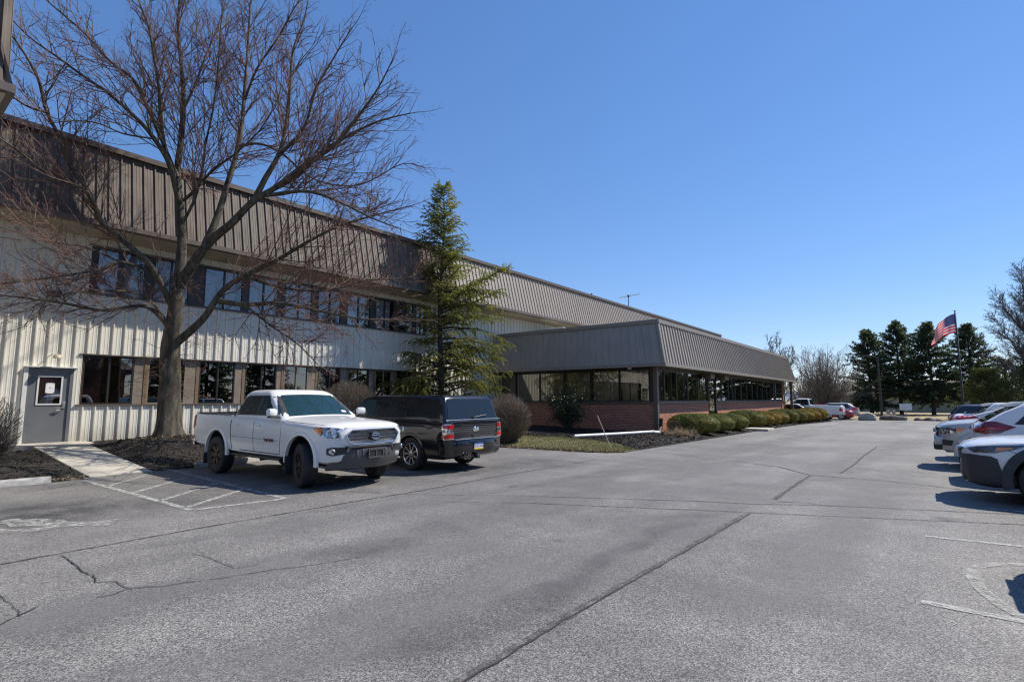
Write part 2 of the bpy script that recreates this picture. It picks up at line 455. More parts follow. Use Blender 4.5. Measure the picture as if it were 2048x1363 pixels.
# ------------------------------------------------------------------ ground
def L(y): return -.0065 * (min(y, 125) - 6) if y > 6 else 0.0
def gridmesh(name, xs, ys, zf, m, keep=None, smooth=True):
    vs = [(x, y, zf(x, y)) for y in ys for x in xs]; nx = len(xs); fs = []
    for j in range(len(ys) - 1):
        for i in range(nx - 1):
            if keep and not keep((xs[i] + xs[i + 1]) / 2, (ys[j] + ys[j + 1]) / 2): continue
            fs.append((j * nx + i, j * nx + i + 1, (j + 1) * nx + i + 1, (j + 1) * nx + i))
    me = bpy.data.meshes.new(name); me.from_pydata(vs, [], fs); me.materials.append(m)
    if smooth: me.polygons.foreach_set('use_smooth', [True] * len(fs))
    me.update(); return link(name, me)

def span(a, b, n): return [a + (b - a) * i / n for i in range(n + 1)]
far = [-3000, -1200, -600, -300, -160, -100]
xs = far + span(-70, 70, 14) + [-f for f in far[::-1]]
ys = far + span(-60, 130, 19) + [180, 260, 400, 700, 1200, 3000]
tag(gridmesh('ground', xs, ys, lambda x, y: L(y) - .06 + (.25 * sstep((y - 66) / 14) if abs(x) < 80 else 0), M['field']), kind='structure')
lot_ok = lambda x, y: (x > -14.2 and y < 60.2 + .15 * math.sin(x)) or (y > 52.6 and y < 64.2 and -45 < x)
tag(gridmesh('parking_lot', span(-46, 46, 92), [-45, -30, -15] + span(-6, 66, 72), lambda x, y: L(y), M['asphalt'], lot_ok), kind='structure')

FADE = []
def fade_attr(o):
    """wear dies out towards the rim of the band"""
    a = o.data.attributes.new('rim', 'FLOAT', 'POINT'); a.data.foreach_set('value', FADE); FADE.clear(); return o
def strip(mb, pts, w, z, mi=0, jit=0, rng=random, sub=.25):
    """flat ribbon along pts on the lot"""
    out = []
    for a, b in zip(pts[:-1], pts[1:]):
        d = math.hypot(b[0] - a[0], b[1] - a[1]); n = max(1, int(d / sub))
        for i in range(n): out.append((lerp(a[0], b[0], i / n), lerp(a[1], b[1], i / n)))
    out.append(pts[-1])
    vs = []; fs = []
    for i, p in enumerate(out):
        q0 = out[max(0, i - 1)]; q1 = out[min(len(out) - 1, i + 1)]
        dx, dy = q1[0] - q0[0], q1[1] - q0[1]; l = math.hypot(dx, dy) or 1
        nx, ny = -dy / l, dx / l
        o = (rng.random() - .5) * jit
        ww = w * (1 + (rng.random() - .5) * (1.0 if jit else 0)) / 2
        for s in (ww, 0, -ww):
            x, y = p[0] + nx * (o + s), p[1] + ny * (o + s); vs.append((x, y, L(y) + z))
            FADE.append(0.0 if s or i in (0, len(out) - 1) else 1.0)
        if i: k = 3 * i; fs += [(k - 3, k - 2, k + 1, k), (k - 2, k - 1, k + 2, k + 1)]
    mb.add(vs, fs, mi)

rg = random.Random(3); FADE.clear()
mb = MB()   # broad wear bands
for x0, y0, x1, y1, w in ((-5.2, .4, -3.6, 22, 1.1), (-3.4, .2, -.4, 30, 1.3), (-4.6, 3.0, -4.4, 5.0, 1.6), (-6.8, 2, -5.6, 12, .8), (-1.2, 4, -.6, 16, 1.2), (-5.6, 8, -4.8, 30, 1.4)):
    strip(mb, [(x0, y0), (x1, y1)], w, .004, 0, .2, rg, .8)
tag(fade_attr(mb.build('wear_bands', M['patch_light'], ang=None)), kind='structure')
mb = MB()
for x0, y0, x1, y1, w in ((-9.8, 1.2, -8.0, 12.6, 3.2), (-11.5, .2, -9.5, 2.8, 2.2), (-2.6, 2.0, -2.75, 8.0, .6)):
    strip(mb, [(x0, y0), (x1, y1)], w, .0048, 0, .15, rg, .7)
for x, y, r_ in ((-9.9, 2.3, .22), (-10.6, 1.6, .16), (-9.2, 5.9, .2), (-8.6, 9.0, .22), (-7.9, 8.4, .14), (.6, 6.8, .2), (.1, 9.5, .2), (-.2, 14.6, .22), (-3.4, 5.2, .1), (-4.9, 4.1, .12), (-1.2, 3.2, .09), (-6.2, 7.9, .16), (-3.0, 10.9, .14)):
    a = rg.uniform(0, 3); strip(mb, [(x - r_ * math.cos(a), y - r_ * math.sin(a)), (x, y + .04), (x + r_ * math.cos(a), y + r_ * math.sin(a))], r_ * 1.7, .0052, 0, .03, rg, .07)
tag(fade_attr(mb.build('asphalt_patches', M['patch_dark'], ang=None)), kind='structure')
mb = MB()
seamA = [(-7.2, -2), (-7.23, 1.14), (-7.28, 3.0), (-7.22, 5.07), (-7.16, 6.26), (-7.26, 8.87), (-7.29, 13.1)]
strip(mb, seamA, .05, .0055, 0, .02, rg)
strip(mb, [(-9.83, 5.0), (-8.07, 5.71), (-7.15, 6.05), (-5.34, 7.3), (-2.98, 8.65), (-2.24, 8.95), (-1.44, 9.5), (.83, 10.5), (4, 12)], .035, .0055, 0, .015, rg)
strip(mb, [(-6.14, 6.01), (-4.98, 6.8), (-2.74, 7.94), (-.7, 8.92), (.84, 9.68), (4, 11.2)], .035, .0055, 0, .015, rg)
strip(mb, [(-2.14, 8.17), (-2.16, 6.18), (-2.19, 4.78), (-2.23, 3.4), (-2.22, 2.0), (-2.2, -1)], .07, .0055, 0, .02, rg)
strip(mb, [(-2.15, 13.25), (-2.13, 11.3), (-2.1, 9.55)], .08, .0055, 0, .02, rg)
tag(mb.build('asphalt_seams', M['seam'], ang=None), kind='structure')
mb = MB()
strip(mb, [(x + .012, y) for x, y in seamA], .014, .0068, 0, .02, rg, .12)
strip(mb, [(-2.11, 8.17), (-2.13, 6.18), (-2.16, 4.78), (-2.2, 3.4), (-2.19, 2.0)], .016, .0068, 0, .02, rg, .12)
strip(mb, [(-5.34, 7.3), (-2.98, 8.65), (-2.24, 8.95), (-1.44, 9.5), (.83, 10.5), (4, 12)], .014, .0068, 0, .02, rg, .12)
strip(mb, [(-4.98, 6.8), (-2.74, 7.94), (-.7, 8.92), (.84, 9.68), (4, 11.2)], .014, .0068, 0, .02, rg, .12)
for pts, w in (([(-7.17, 1.58), (-6.62, 1.60), (-6.29, 1.57), (-6.11, 1.6), (-5.87, 1.57), (-5.75, 1.68), (-5.6, 1.66), (-5.45, 1.68)], 0.0124),
               ([(-5.45, 1.68), (-5.31, 1.87), (-5.23, 2.04), (-5.1, 2.32), (-4.97, 2.69), (-4.78, 3.07), (-4.67, 3.45)], 0.0087),
               ([(-5.45, 1.68), (-5.39, 1.57), (-5.41, 1.46)], 0.0081), ([(-6.16, 2.45), (-5.83, 2.49), (-5.46, 2.5), (-5.3, 2.5), (-5.24, 2.71)], 0.0068),
               ([(-5.31, .87), (-5.44, 1.0), (-5.54, 1.11)], 0.0112), ([(-6.11, .98), (-5.7, 1.01), (-5.4, 1.0)], 0.0062),
               ([(-5.16, 15.09), (-4.3, 15.16), (-2.98, 14.4), (-2.15, 13.25), (-.83, 13.3), (.3, 12.87), (1.15, 12.63)], .03),
               ([(-1.61, 23.4), (-1.66, 19.0), (-1.63, 16.04), (-1.68, 13.97)], .04), ([(-7.57, 16.45), (-6.54, 16.0), (-5.3, 15.5)], .03),
               ([(-2.15, 13.25), (-2.12, 11.3), (-2.08, 9.55)], .02), ([(-2.0, 9.4), (-1.6, 9.6), (-1.3, 9.5)], .02)):
    strip(mb, pts, w, .0075, 0, .022, rg, .06)
tag(mb.build('asphalt_cracks', M['crack'], ang=None), kind='structure')
mb = MB()
for a, b in (((-13.11, 3.2), (-8.51, 3.35)), ((-14.0, 4.88), (-8.28, 4.65)), ((-8.51, 3.35), (-8.28, 4.65)), ((-12.0, 3.25), (-13.06, 4.18)),
             ((-10.86, 3.33), (-12.08, 4.6)), ((-9.68, 3.34), (-10.9, 4.75)), ((-8.77, 3.36), (-9.75, 4.7))):
    strip(mb, [a, b], .1, .006, 0)
strip(mb, [(-.15, 8.11), (.71, 8.22), (2.2, 8.3)], .085, .006, 0)
strip(mb, [(-.16, 5.47), (.43, 5.45), (2.2, 5.47)], .1, .006, 0)
for y in (10.8, 13.4, 16.05, 18.7): strip(mb, [(.6, y), (5.6, y)], .09, .006, 0)
tag(mb.build('parking_lines', M['line_paint'], ang=None), kind='structure')
mb = MB()
strip(mb, [(1.4, 7.5), (.88, 7.45), (.62, 7.31), (.43, 7.19), (.29, 7.01), (.22, 6.78), (.2, 6.49), (.22, 6.22), (.27, 5.98), (.34, 5.74), (.44, 5.53)], .1, .0062, 0)
strip(mb, [(-6.83, 20.04), (-6.19, 20.91), (-5.65, 22.02), (-5.55, 24.25), (-5.88, 27.9), (-6.1, 32.27), (-6.1, 44)], .1, .0062, 0)
for y in (21.9, 23.7, 26.5, 28.2, 31, 33.8, 36.5, 39.2, 42): strip(mb, [(-7.7, y - .7), (-6.0, y + .5)], .1, .0062, 0)
strip(mb, [(-9.75, 1.5), (-9.3, 1.75), (-8.8, 1.95), (-8.5, 2.4)], .32, .0062, 0, .1, rg, .2)
strip(mb, [(-9.3, 1.2), (-8.9, 1.45), (-8.7, 1.8)], .16, .0072, 0, .06, rg, .2)
tag(mb.build('faded_markings', M['faded_paint'], ang=None), kind='structure')

# -------------------------------------------------- planting beds
rb = random.Random(11)
def walk_z(x): return .02 + .34 * max(0, min(1, (-13.7 - x) / 5.1))
def bedA(x, y):
    s = (-13.65 - x) / 6.35
    h = .03 + .43 * sstep(s * 2.0) - .12 * sstep((s - .55) * 2.4)
    h += .1 * math.exp(-((x + 17.3) ** 2 + (y - 6.1) ** 2) / .9)
    if y < 3.4: h = .02 + .24 * sstep(s * 1.5)
    d = max(0, 3.36 - y, y - 4.55)
    if d < .8: h = lerp(min(h, walk_z(x) - .03), h, sstep(d / .8))
    return h
edgeA = lambda y: -13.62 - .12 * math.sin(y * 1.7) - (.5 * sstep((y - 5.0) / 1.5) if y > 5 else 0)
def beds_grid(name, U, V, pos, hf, m, jit):
    vs = []
    for j in range(V + 1):
        for i in range(U + 1):
            x, y = pos(i / U, j / V)
            e = 0 if i in (0, U) or j in (0, V) else rb.uniform(-jit, jit)
            vs.append((x, y, hf(x, y) + e))
    fs = [(j * (U + 1) + i, j * (U + 1) + i + 1, (j + 1) * (U + 1) + i + 1, (j + 1) * (U + 1) + i) for j in range(V) for i in range(U)]
    me = bpy.data.meshes.new(name); me.from_pydata(vs, [], fs); me.materials.append(m)
    me.polygons.foreach_set('use_smooth', [True] * len(fs)); me.update(); return link(name, me)
tag(beds_grid('mulch_bed', 70, 150, lambda u, v: (lerp(-20.3, edgeA(lerp(-3, 14.3, v)), u), lerp(-3, 14.3, v)), bedA, M['mulch'], .018), kind='structure')
GF = [(-14.2, 14.25), (-12.1, 14.33), (-10.64, 14.54), (-8.92, 14.6), (-7.91, 14.94), (-7.62, 15.4)]
GG = [(-14.2, 17.1), (-11.45, 17.9), (-10.4, 17.5), (-9.2, 16.9), (-8.47, 16.66), (-7.62, 16.4)]
def pl(P, x):
    for a, b in zip(P[:-1], P[1:]):
        if x <= b[0]: return lerp(a[1], b[1], max(0, (x - a[0]) / (b[0] - a[0])))
    return P[-1][1]
def bedB(x, y):
    a = pl(GF, max(-14.2, x)); s = max(0, y - a)
    e = max(0, -7.62 - x)
    return L(y) + .02 + .16 * sstep(min(s / 2.5, e / 1.2)) + .1 * sstep((-12 - x) / 5)
tag(beds_grid('lawn_patch', 50, 24, lambda u, v: (lerp(-14.2, -7.62, u), lerp(pl(GF, lerp(-14.2, -7.62, u)), pl(GG, lerp(-14.2, -7.62, u)), v)), bedB, M['turf_soil'], .012), kind='structure')
tag(beds_grid('mulch_bed', 90, 80, lambda u, v: (lerp(-20.3, -7.62, u), lerp(pl(GG, lerp(-20.3, -7.62, u)) if lerp(-20.3, -7.62, u) > -14.2 else 14.2, 24.4, v)), bedB, M['mulch'], .018), kind='structure')
bedC = lambda x, y: L(y) + .02 + .13 * sstep((-7.62 - (x - .25 * math.sin(y * .2))) / 1.2)
edgeC = lambda y: -7.62 + .9 * sstep((y - 40) / 14)
tag(beds_grid('mulch_bed', 24, 260, lambda u, v: (lerp(-10.6, edgeC(lerp(24.4, 53.4, v)), u), lerp(24.4, 53.4, v)), bedC, M['mulch'], .018), kind='structure')

def bed_h(x, y):
    if y < 14.3 and x < edgeA(y): return bedA(x, y)
    if y < 24.4: return bedB(x, y)
    return bedC(x, y)
# loose chips and litter
rng = np.random.default_rng(5)
def scatter_chips(name, n, sampler, m, size, lift=.006):
    P = []
    while len(P) < n:
        x, y = sampler(rng.random(), rng.random())
        P.append((x, y, bed_h(x, y) + lift))
    P = np.array(P); D = rnd_unit(rng, n); D[:, 2] *= .35
    return np_mesh(name, leaf_quads(rng, P, D, rng.uniform(.5, 1.3, n) * size, rng.uniform(.25, .6, n) * size), 4, m)
def sA(a, b): y = lerp(-2.5, 13.8, a); return lerp(-19.9, edgeA(y) - .03, b ** .8), y
def sB(a, b): x = lerp(-14, -7.7, a); return x, lerp(pl(GG, x), 23.9, b ** 1.3)
def sC(a, b): y = lerp(24.5, 53, a); return lerp(-10.1, edgeC(y), b), y
def skipwalk(f):
    def g(a, b):
        while True:
            x, y = f(a, b)
            if not (3.3 < y < 4.6): return x, y
            a, b = rng.random(), rng.random()
    return g
tag(link('mulch_chips', scatter_chips('mulch_chips', 16000, skipwalk(sA), M['mulch_chip'], .07)), kind='stuff')
tag(link('mulch_chips', scatter_chips('mulch_chips', 12000, sB, M['mulch_chip'], .08)), kind='stuff')
tag(link('mulch_chips', scatter_chips('mulch_chips', 5000, sC, M['mulch_chip'], .09)), kind='stuff')
def eA(a, b):
    y = lerp(-2.5, 13.9, a); return edgeA(y) + .08 - .55 * b * b, y
def eB(a, b):
    x = lerp(-13.6, -7.65, a); return x, pl(GF, x) - .03 + .35 * b * b
def eT(a, b):
    t = a * 2 * PI; r = .25 + 1.1 * b * b; return -17.38 + r * math.cos(t), 6.06 + r * math.sin(t)
def eG(a, b):
    t = a * 2 * PI; r = .95 * b ** .7; return -8.6 + r * math.cos(t), 22.6 + r * math.sin(t) * .8
litter = [scatter_chips('leaf_litter', n, f, M['dry_leaf'], s, .012) for n, f, s in ((2600, skipwalk(eA), .07), (1300, eB, .08), (700, eT, .07), (600, eG, .12))]
for me in litter: tag(link('leaf_litter', me), kind='stuff')
# lawn blades
n = 15000
P = []
for _ in range(n):
    x = rng.uniform(-14, -7.66); a, b = pl(GF, x), pl(GG, x); y = lerp(a + .02, b - .02, rng.random())
    if rng.random() < .35 * (1 - min(1, (y - a) / .5)): y = lerp(a + .3, b, rng.random())
    P.append((x, y, bedB(x, y) - .005))
P = np.array(P); D = rng.normal(size=(n, 3)) * .45; D[:, 2] = 1
tag(link('lawn_grass', np_mesh('lawn_grass', leaf_quads(rng, P, D, rng.uniform(.03, .085, n), rng.uniform(.006, .014, n)), 4, M['grass'])), kind='stuff')

# walk, slab, wheel stops
mb = MB()
poly = [(-13.62, 3.38), (-13.62, 4.5), (-18.7, 4.52), (-19.0, 4.75), (-20.0, 4.75), (-20.0, 2.7), (-18.9, 2.75), (-18.75, 3.38)]
nn = len(poly)
vs = [(x, y, walk_z(x)) for x, y in poly] + [(x, y, walk_z(x) - .25) for x, y in poly]
mb.add(vs, [(0, 1, 2, 7)[::-1], (2, 3, 4, 5, 6, 7)[::-1]] + [(i, (i + 1) % nn, (i + 1) % nn + nn, i + nn) for i in range(nn)])
o = mb.build('walkway', M['concrete'], ang=None); fixn(o.data)
tag(o, kind='structure')
mb = MB()
for x in (-15.1, -16.6, -18.1): mb.box(x - .006, x + .006, 3.39, 4.49, walk_z(x) - .01, walk_z(x) + .003)
tag(mb.build('walkway_joints', M['seam'], ang=None), kind='structure')

def wheel_stop(x, y, ln, rz, label):
    mb = MB(); h = ln / 2; n = 10
    prof = [(-.1, 0), (-.085, .09), (-.05, .125), (.05, .125), (.085, .09), (.1, 0)]
    r2 = random.Random(int(abs(x * 10 + y * 7)))
    vs = []
    for i in range(n + 1):
        t = -h + ln * i / n; s = .8 if i in (0, n) else 1
        vs += [(u * s + r2.uniform(-.006, .006), t, w * (.93 if i in (0, n) else 1) + r2.uniform(-.006, .006) * (w > 0)) for u, w in prof]
    k = len(prof)
    fs = [(i * k + j, i * k + j + 1, (i + 1) * k + j + 1, (i + 1) * k + j) for i in range(n) for j in range(k - 1)]
    fs += [tuple(range(k))[::-1], tuple(n * k + j for j in range(k))]
    mb.add(vs, fs); o = mb.build('wheel_stop', M['rough_concrete']); fixn(o.data)
    o.location = (x, y, L(y) + .004); o.rotation_euler = (0, 0, rz)
    tag(o, label, 'wheel stop', 'concrete wheel stops')
wheel_stop(-13.45, 1.62, 2.2, R(-2), 'weathered concrete wheel stop lying left of the sidewalk ramp')
wheel_stop(-13.72, 6.15, 1.5, 0, 'concrete wheel stop behind the rear tyre of the white pickup')
wheel_stop(-13.4, 9.1, 1.9, R(3), 'concrete wheel stop in front of the black wagon, seen beneath the pickup')
# ------------------------------------------------------------------ buildings
def rib_profile(a, b, pitch, hgt, base=.07, top=.03, minor=True, start=0):
    """positions and outward offsets of a ribbed steel sheet between a and b"""
    out = [(a, 0)]
    k = math.floor((a - start) / pitch)
    while start + k * pitch < b:
        c = start + k * pitch
        pts = [(c - base / 2, 0), (c - top / 2, hgt), (c + top / 2, hgt), (c + base / 2, 0)]
        if minor:
            for f in (.36, .64):
                m_ = c + pitch * f; pts += [(m_ - .018, 0), (m_ - .008, .006), (m_ + .008, .006), (m_ + .018, 0)]
        out += [p for p in pts if a + 1e-4 < p[0] < b - 1e-4]
        k += 1
    out.append((b, 0)); return out

def sheet_strip(mb, prof, p0, p1, along, out0, mi=0):
    """extrude a rib profile between a lower line p0 and an upper line p1 (functions of the position)"""
    vs = []
    for t, o in prof: vs += [p0(t, o), p1(t, o)]
    fs = [(2 * i, 2 * i + 2, 2 * i + 3, 2 * i + 1) for i in range(len(prof) - 1)]
    mb.add(vs, fs, mi)

WX = -20.0
wh = thing('warehouse', 'long two storey cream steel building with brown ribbed mansard roof', 'building', (-20, 12, 0))
def part(name, mb, mats, parent, ang=35, label=None):
    o = mb.build(name, mats, parent, ang)
    o.matrix_parent_inverse = Matrix.Translation(-parent.location) if parent.parent is None else Matrix.Identity(4)
    if label: o['label'] = label
    return o
def sub(name, mb, mats, parent, ang=35):
    o = mb.build(name, mats, parent, ang); return o
# siding in bands round the windows and the door
WIN0, WIN1 = 4.54, 18.42
LZ0, LZ1, UZ0, UZ1 = 1.44, 2.93, 4.83, 6.3
WTOP = 6.56
mb = MB()
def wall_piece(y0, y1, z0, z1, mi=0):
    prof = rib_profile(y0, y1, .305, .046, .06, .03, start=.07)
    sheet_strip(mb, prof, lambda t, o: (WX + o, t, z0), lambda t, o: (WX + o, t, z1), 'y', 1, mi)
wall_piece(.2, 3.34, .12, WTOP); wall_piece(3.34, 4.36, 2.5, WTOP); wall_piece(4.36, WIN0, .15, WTOP)
wall_piece(WIN0, WIN1, .15, LZ0); wall_piece(WIN0, WIN1, LZ1, UZ0); wall_piece(WIN0, WIN1, UZ1, WTOP)
wall_piece(WIN1, 24.25, .0, WTOP); wall_piece(24.25, 66, 3.5, WTOP, 1)
part('siding', mb, [M['siding'], M['siding2']], wh, None)
# mansard: two paints
def mans(name, y0, y1, m, ycap0=False, ycap1=False):
    mb = MB(); prof = rib_profile(y0, y1, .305, .042, .055, .032, start=.07)
    nx, nz = .97, .23
    p0 = lambda t, o: (-18.9 + o * nx, t, 6.78 + o * nz); p1 = lambda t, o: (-19.5 + o * nx, t, 9.28 + o * nz)
    sheet_strip(mb, prof, p0, p1, 'y', 1)
    return part(name, mb, m, wh, None)
mans('weathered_mansard', .6, 19.6, M['mansard_old']); mans('mansard', 19.6, 66, M['mansard'])
mb = MB()
mb.box(-20.6, -19.38, .6, 66.05, 9.26, 9.36); mb.box(-19.46, -19.34, .6, 66.05, 9.18, 9.30); mb.box(-19.02, -18.78, .6, 66.05, 6.66, 6.80)
mb.add([(-18.9, 66.03, 6.7), (-19.5, 66.03, 9.3), (-22, 66.03, 9.3), (-22, 66.03, 6.7)], [(0, 1, 2, 3)])
part('mansard_trim', mb, M['trim_brown'], wh)
mb = MB(); mb.quad((-18.9, .6, 6.69), (-18.9, 66, 6.69), (-20.02, 66, 6.54), (-20.02, .6, 6.54))
for y in span(.9, 66, 107): mb.box(-19.95, -18.95, y - .004, y + .004, 6.53, 6.545)
part('soffit', mb, M['soffit_tan'], wh)
mb = MB(); mb.quad((-20.4, -12, 9.3), (-20.4, 66, 9.3), (-60, 66, 9.3), (-60, -12, 9.3)); mb.quad((-20.05, 66, 0), (-20.05, 66, 9.3), (-60, 66, 9.3), (-60, 66, 0))
part('roof', mb, M['trim_taupe'], wh)
mb = MB()   # the base flashing and the trims over door and windows
mb.box(-20.02, -19.95, 4.46, 18.5, LZ1, LZ1 + .035); mb.box(-20.02, -19.94, 4.46, 18.5, LZ0 - .04, LZ0)
mb.box(-20.02, -19.95, 4.46, 18.5, UZ1, UZ1 + .035); mb.box(-20.02, -19.94, 4.46, 18.5, UZ0 - .04, UZ0)
part('window_flashing', mb, M['trim_brown'], wh)
mb = MB()
mb.box(-21.2, -20.9, .3, 24, .1, 6.5); mb.box(-21.0, -20.05, .3, 24, 3.6, 3.8); mb.box(-21.0, -20.05, .3, 24, .25, .35)
part('interior', mb, M['interior'], wh)
# window units (frame > panes, blinds), panels between them
low = [(4.58, 5.9), (6.28, 7.42), (7.84, 9.06), (9.42, 10.64), (10.94, 11.98), (12.42, 13.5), (13.9, 15.0), (15.35, 16.3), (16.6, 17.55), (17.7, 18.38)]
up = [(4.7, 6.04), (6.24, 7.36), (7.82, 9.2), (9.38, 10.6), (10.82, 12.05), (12.3, 13.45), (13.72, 15.0), (15.25, 16.4), (16.65, 17.6), (17.72, 18.36)]
rw = random.Random(5)
def win_unit(y0, y1, z0, z1, upper, i):
    f = MB(); X0 = -20.1
    fw = .045
    f.box(X0 - .03, X0 + .05, y0, y0 + fw, z0, z1); f.box(X0 - .03, X0 + .05, y1 - fw, y1, z0, z1)
    f.box(X0 - .03, X0 + .05, y0 + fw, y1 - fw, z0, z0 + fw); f.box(X0 - .03, X0 + .05, y0 + fw, y1 - fw, z1 - fw, z1)
    ym = (y0 + y1) / 2 + rw.uniform(-.03, .03)
    f.box(X0 - .02, X0 + .045, ym - .025, ym + .025, z0 + fw, z1 - fw)
    w_ = part('window', f, M['bronze'] if upper else (M['tan_panel'] if i % 3 == 1 else M['bronze']), wh, None)
    for a, b in ((y0 + fw, ym - .025), (ym + .025, y1 - fw)):
        p = MB(); p.quad((X0, a, z0 + fw), (X0, b, z0 + fw), (X0, b, z1 - fw), (X0, a, z1 - fw))
        sub('pane', p, M['pane_upper'] if upper else M['pane_dark'], w_, None)
    bl = MB()
    if upper:
        prof = [(y0 + .06 + k * .09, .012 * (k % 2)) for k in range(int((y1 - y0 - .12) / .09))]
        if i not in (5, 8): sheet_strip(bl, prof, lambda t, o: (X0 - .12 + o, t, z0 + .05), lambda t, o: (X0 - .12 + o, t, z1 - .05), 'y', 1); sub('blind', bl, M['blind_pale'], w_, None)
    elif i in (2, 9):
        bl.box(X0 - .06, X0 - .04, ym + .03, y1 - .05, z0 + .05, z1 - .05); sub('screen', bl, M['grey_screen'], w_, None)
    elif i in (5,):
        bl.box(X0 - .06, X0 - .04, y0 + .05, y1 - .05, z0 + .05, z1 - .05); sub('screen', bl, M['brown_panel'], w_, None)
for lst, z0, z1, upper in ((low, LZ0, LZ1, 0), (up, UZ0, UZ1, 1)):
    for i, (a, b) in enumerate(lst): win_unit(a, b, z0, z1, upper, i)
    prev = WIN0
    for i, (a, b) in enumerate(lst + [(WIN1, WIN1)]):
        if a - prev > .03:
            p = MB()
            if upper: p.box(-20.14, -20.06, prev, a, z0, z1)
            else:
                k = a - min(.1, (a - prev) * .4)
                p.box(-20.14, -20.06, prev, k, z0, z1, 0); p.box(-20.14, -20.045, k, a, z0, z1, 1)
            part('wall_panel', p, [M['brown_panel']] if upper else [M['tan_panel'], M['wood_reveal']], wh, None)
        prev = b
# steel door with canopy strip, paper notice, lever
d = MB(); d.box(-20.06, -19.99, 3.43, 4.28, .37, 2.44)
door = part('door', d, M['door_grey'], wh, label='grey steel door with a square window')
d = MB()
d.box(-20.1, -19.955, 3.34, 3.43, .36, 2.5); d.box(-20.1, -19.955, 4.28, 4.36, .36, 2.5); d.box(-20.1, -19.955, 3.43, 4.28, 2.44, 2.5)
part('door_frame', d, M['door_grey'], wh, None)
d = MB(); d.box(-20.0, -19.86, 3.26, 4.44, 2.5, 2.53); d.box(-19.98, -19.93, 3.245, 3.34, .36, 2.49)
part('door_drip_cap', d, M['white_metal'], wh, None)
d = MB()
for a in ((3.56, 3.6, 1.43, 2.27), (4.09, 4.13, 1.43, 2.27), (3.6, 4.09, 1.43, 1.47), (3.6, 4.09, 2.23, 2.27)): d.box(-19.995, -19.972, *a)
sub('window_frame', d, M['white_metal'], door, None)
d = MB(); d.quad((-19.985, 3.6, 1.47), (-19.985, 4.09, 1.47), (-19.985, 4.09, 2.23), (-19.985, 3.6, 2.23)); sub('pane', d, M['pane_mirror'], door, None)
d = MB(); d.box(-19.984, -19.981, 3.75, 3.95, 1.76, 2.06, 0)
for y in (3.755, 3.915):
    for z in (1.765, 2.035): d.box(-19.981, -19.9795, y, y + .03, z, z + .02, 1)
d.box(-19.981, -19.9795, 3.835, 3.865, 1.91, 1.93, 1)
sub('paper_notice', d, [M['paper'], M['black']], door, None)
d = MB(); d.bbox((-19.975, 4.19, 1.43), (.02, .07, .2), .006); d.tube([(-19.97, 4.19, 1.36), (-19.92, 4.19, 1.35), (-19.915, 4.02, 1.34)], .011, 8); d.tube([(-19.97, 4.02, 1.28), (-19.93, 4.02, 1.28), (-19.93, 4.12, 1.27)], .01, 6)
sub('handle', d, M['grey_metal'], door)
d = MB(); d.box(-20.0, -19.93, 3.43, 4.28, .345, .372); part('door_sill', d, M['grey_metal'], wh, None)
# the wing that pokes in at the upper left
mb = MB()
prof = rib_profile(-12, 1.35, .305, .045, .075, .04, start=.02)
sheet_strip(mb, prof, lambda t, o: (-11.6 + o, t, 6.72), lambda t, o: (-12.2 + o, t, 9.3), 'y', 1)
prof = rib_profile(-20, -11.6, .305, .045, .075, .04, start=.02)
sheet_strip(mb, prof, lambda t, o: (t, 1.35 + o, 6.72), lambda t, o: (t, .75 + o, 9.3), 'x', 1)
part('wing_mansard', mb, M['mansard_old'], wh, None)
mb = MB(); mb.box(-20, -11.52, -12, 1.43, 6.6, 6.74); mb.box(-20, -12.1, -12, .85, 9.24, 9.34)
mb.add([(-11.55, 1.4, 6.72), (-11.62, 1.3, 6.74), (-12.22, .7, 9.3), (-12.15, .8, 9.28)], [(0, 1, 2, 3)])
part('wing_trim', mb, M['trim_brown'], wh, None)
mb = MB(); mb.quad((-11.62, -12, 6.59), (-11.62, 1.33, 6.59), (-20, 1.33, 6.59), (-20, -12, 6.59)); part('wing_soffit', mb, M['soffit_tan'], wh, None)
mb = MB(); mb.box(-20, -13.2, -12, -.2, 0, 6.55); part('wing_wall', mb, M['siding'], wh, None)
# lamp over the door and the wall pack
lt = thing('gooseneck_lamp', 'small tan gooseneck lamp above the grey steel door', 'lamp', (-20, 3.8, 2.75))
d = MB(); d.tube([(0, -.1, -.03), (.1, -.06, .08), (.2, .02, .13), (.28, .08, .1)], .014, 8); d.lathe([(0, .012), (.05, .012), (.05, 0)], (0.0, -.1, -.03), 'x', 12); d.build('arm', M['white_metal'], lt)
d = MB(); d.lathe([(.0, .07), (.05, .06), (.09, .02), (.115, -.05), (.1, -.05), (.06, 0)], (.3, .1, .07), 'z', 18); d.build('shade', M['soffit_tan'], lt)
wp = thing('wall_light', 'brown box shaped wall light high on the cream siding', 'lamp', (-20, 3.72, 4.66))
d = MB(); d.bbox((.12, 0, .05), (.22, .34, .05), .01); d.bbox((.1, 0, -.05), (.16, .3, .16), .015); d.build('housing', M['trim_brown'], wp)
d = MB(); d.bbox((.11, 0, -.135), (.13, .24, .02), .004); d.build('lens', M['white_metal'], wp)

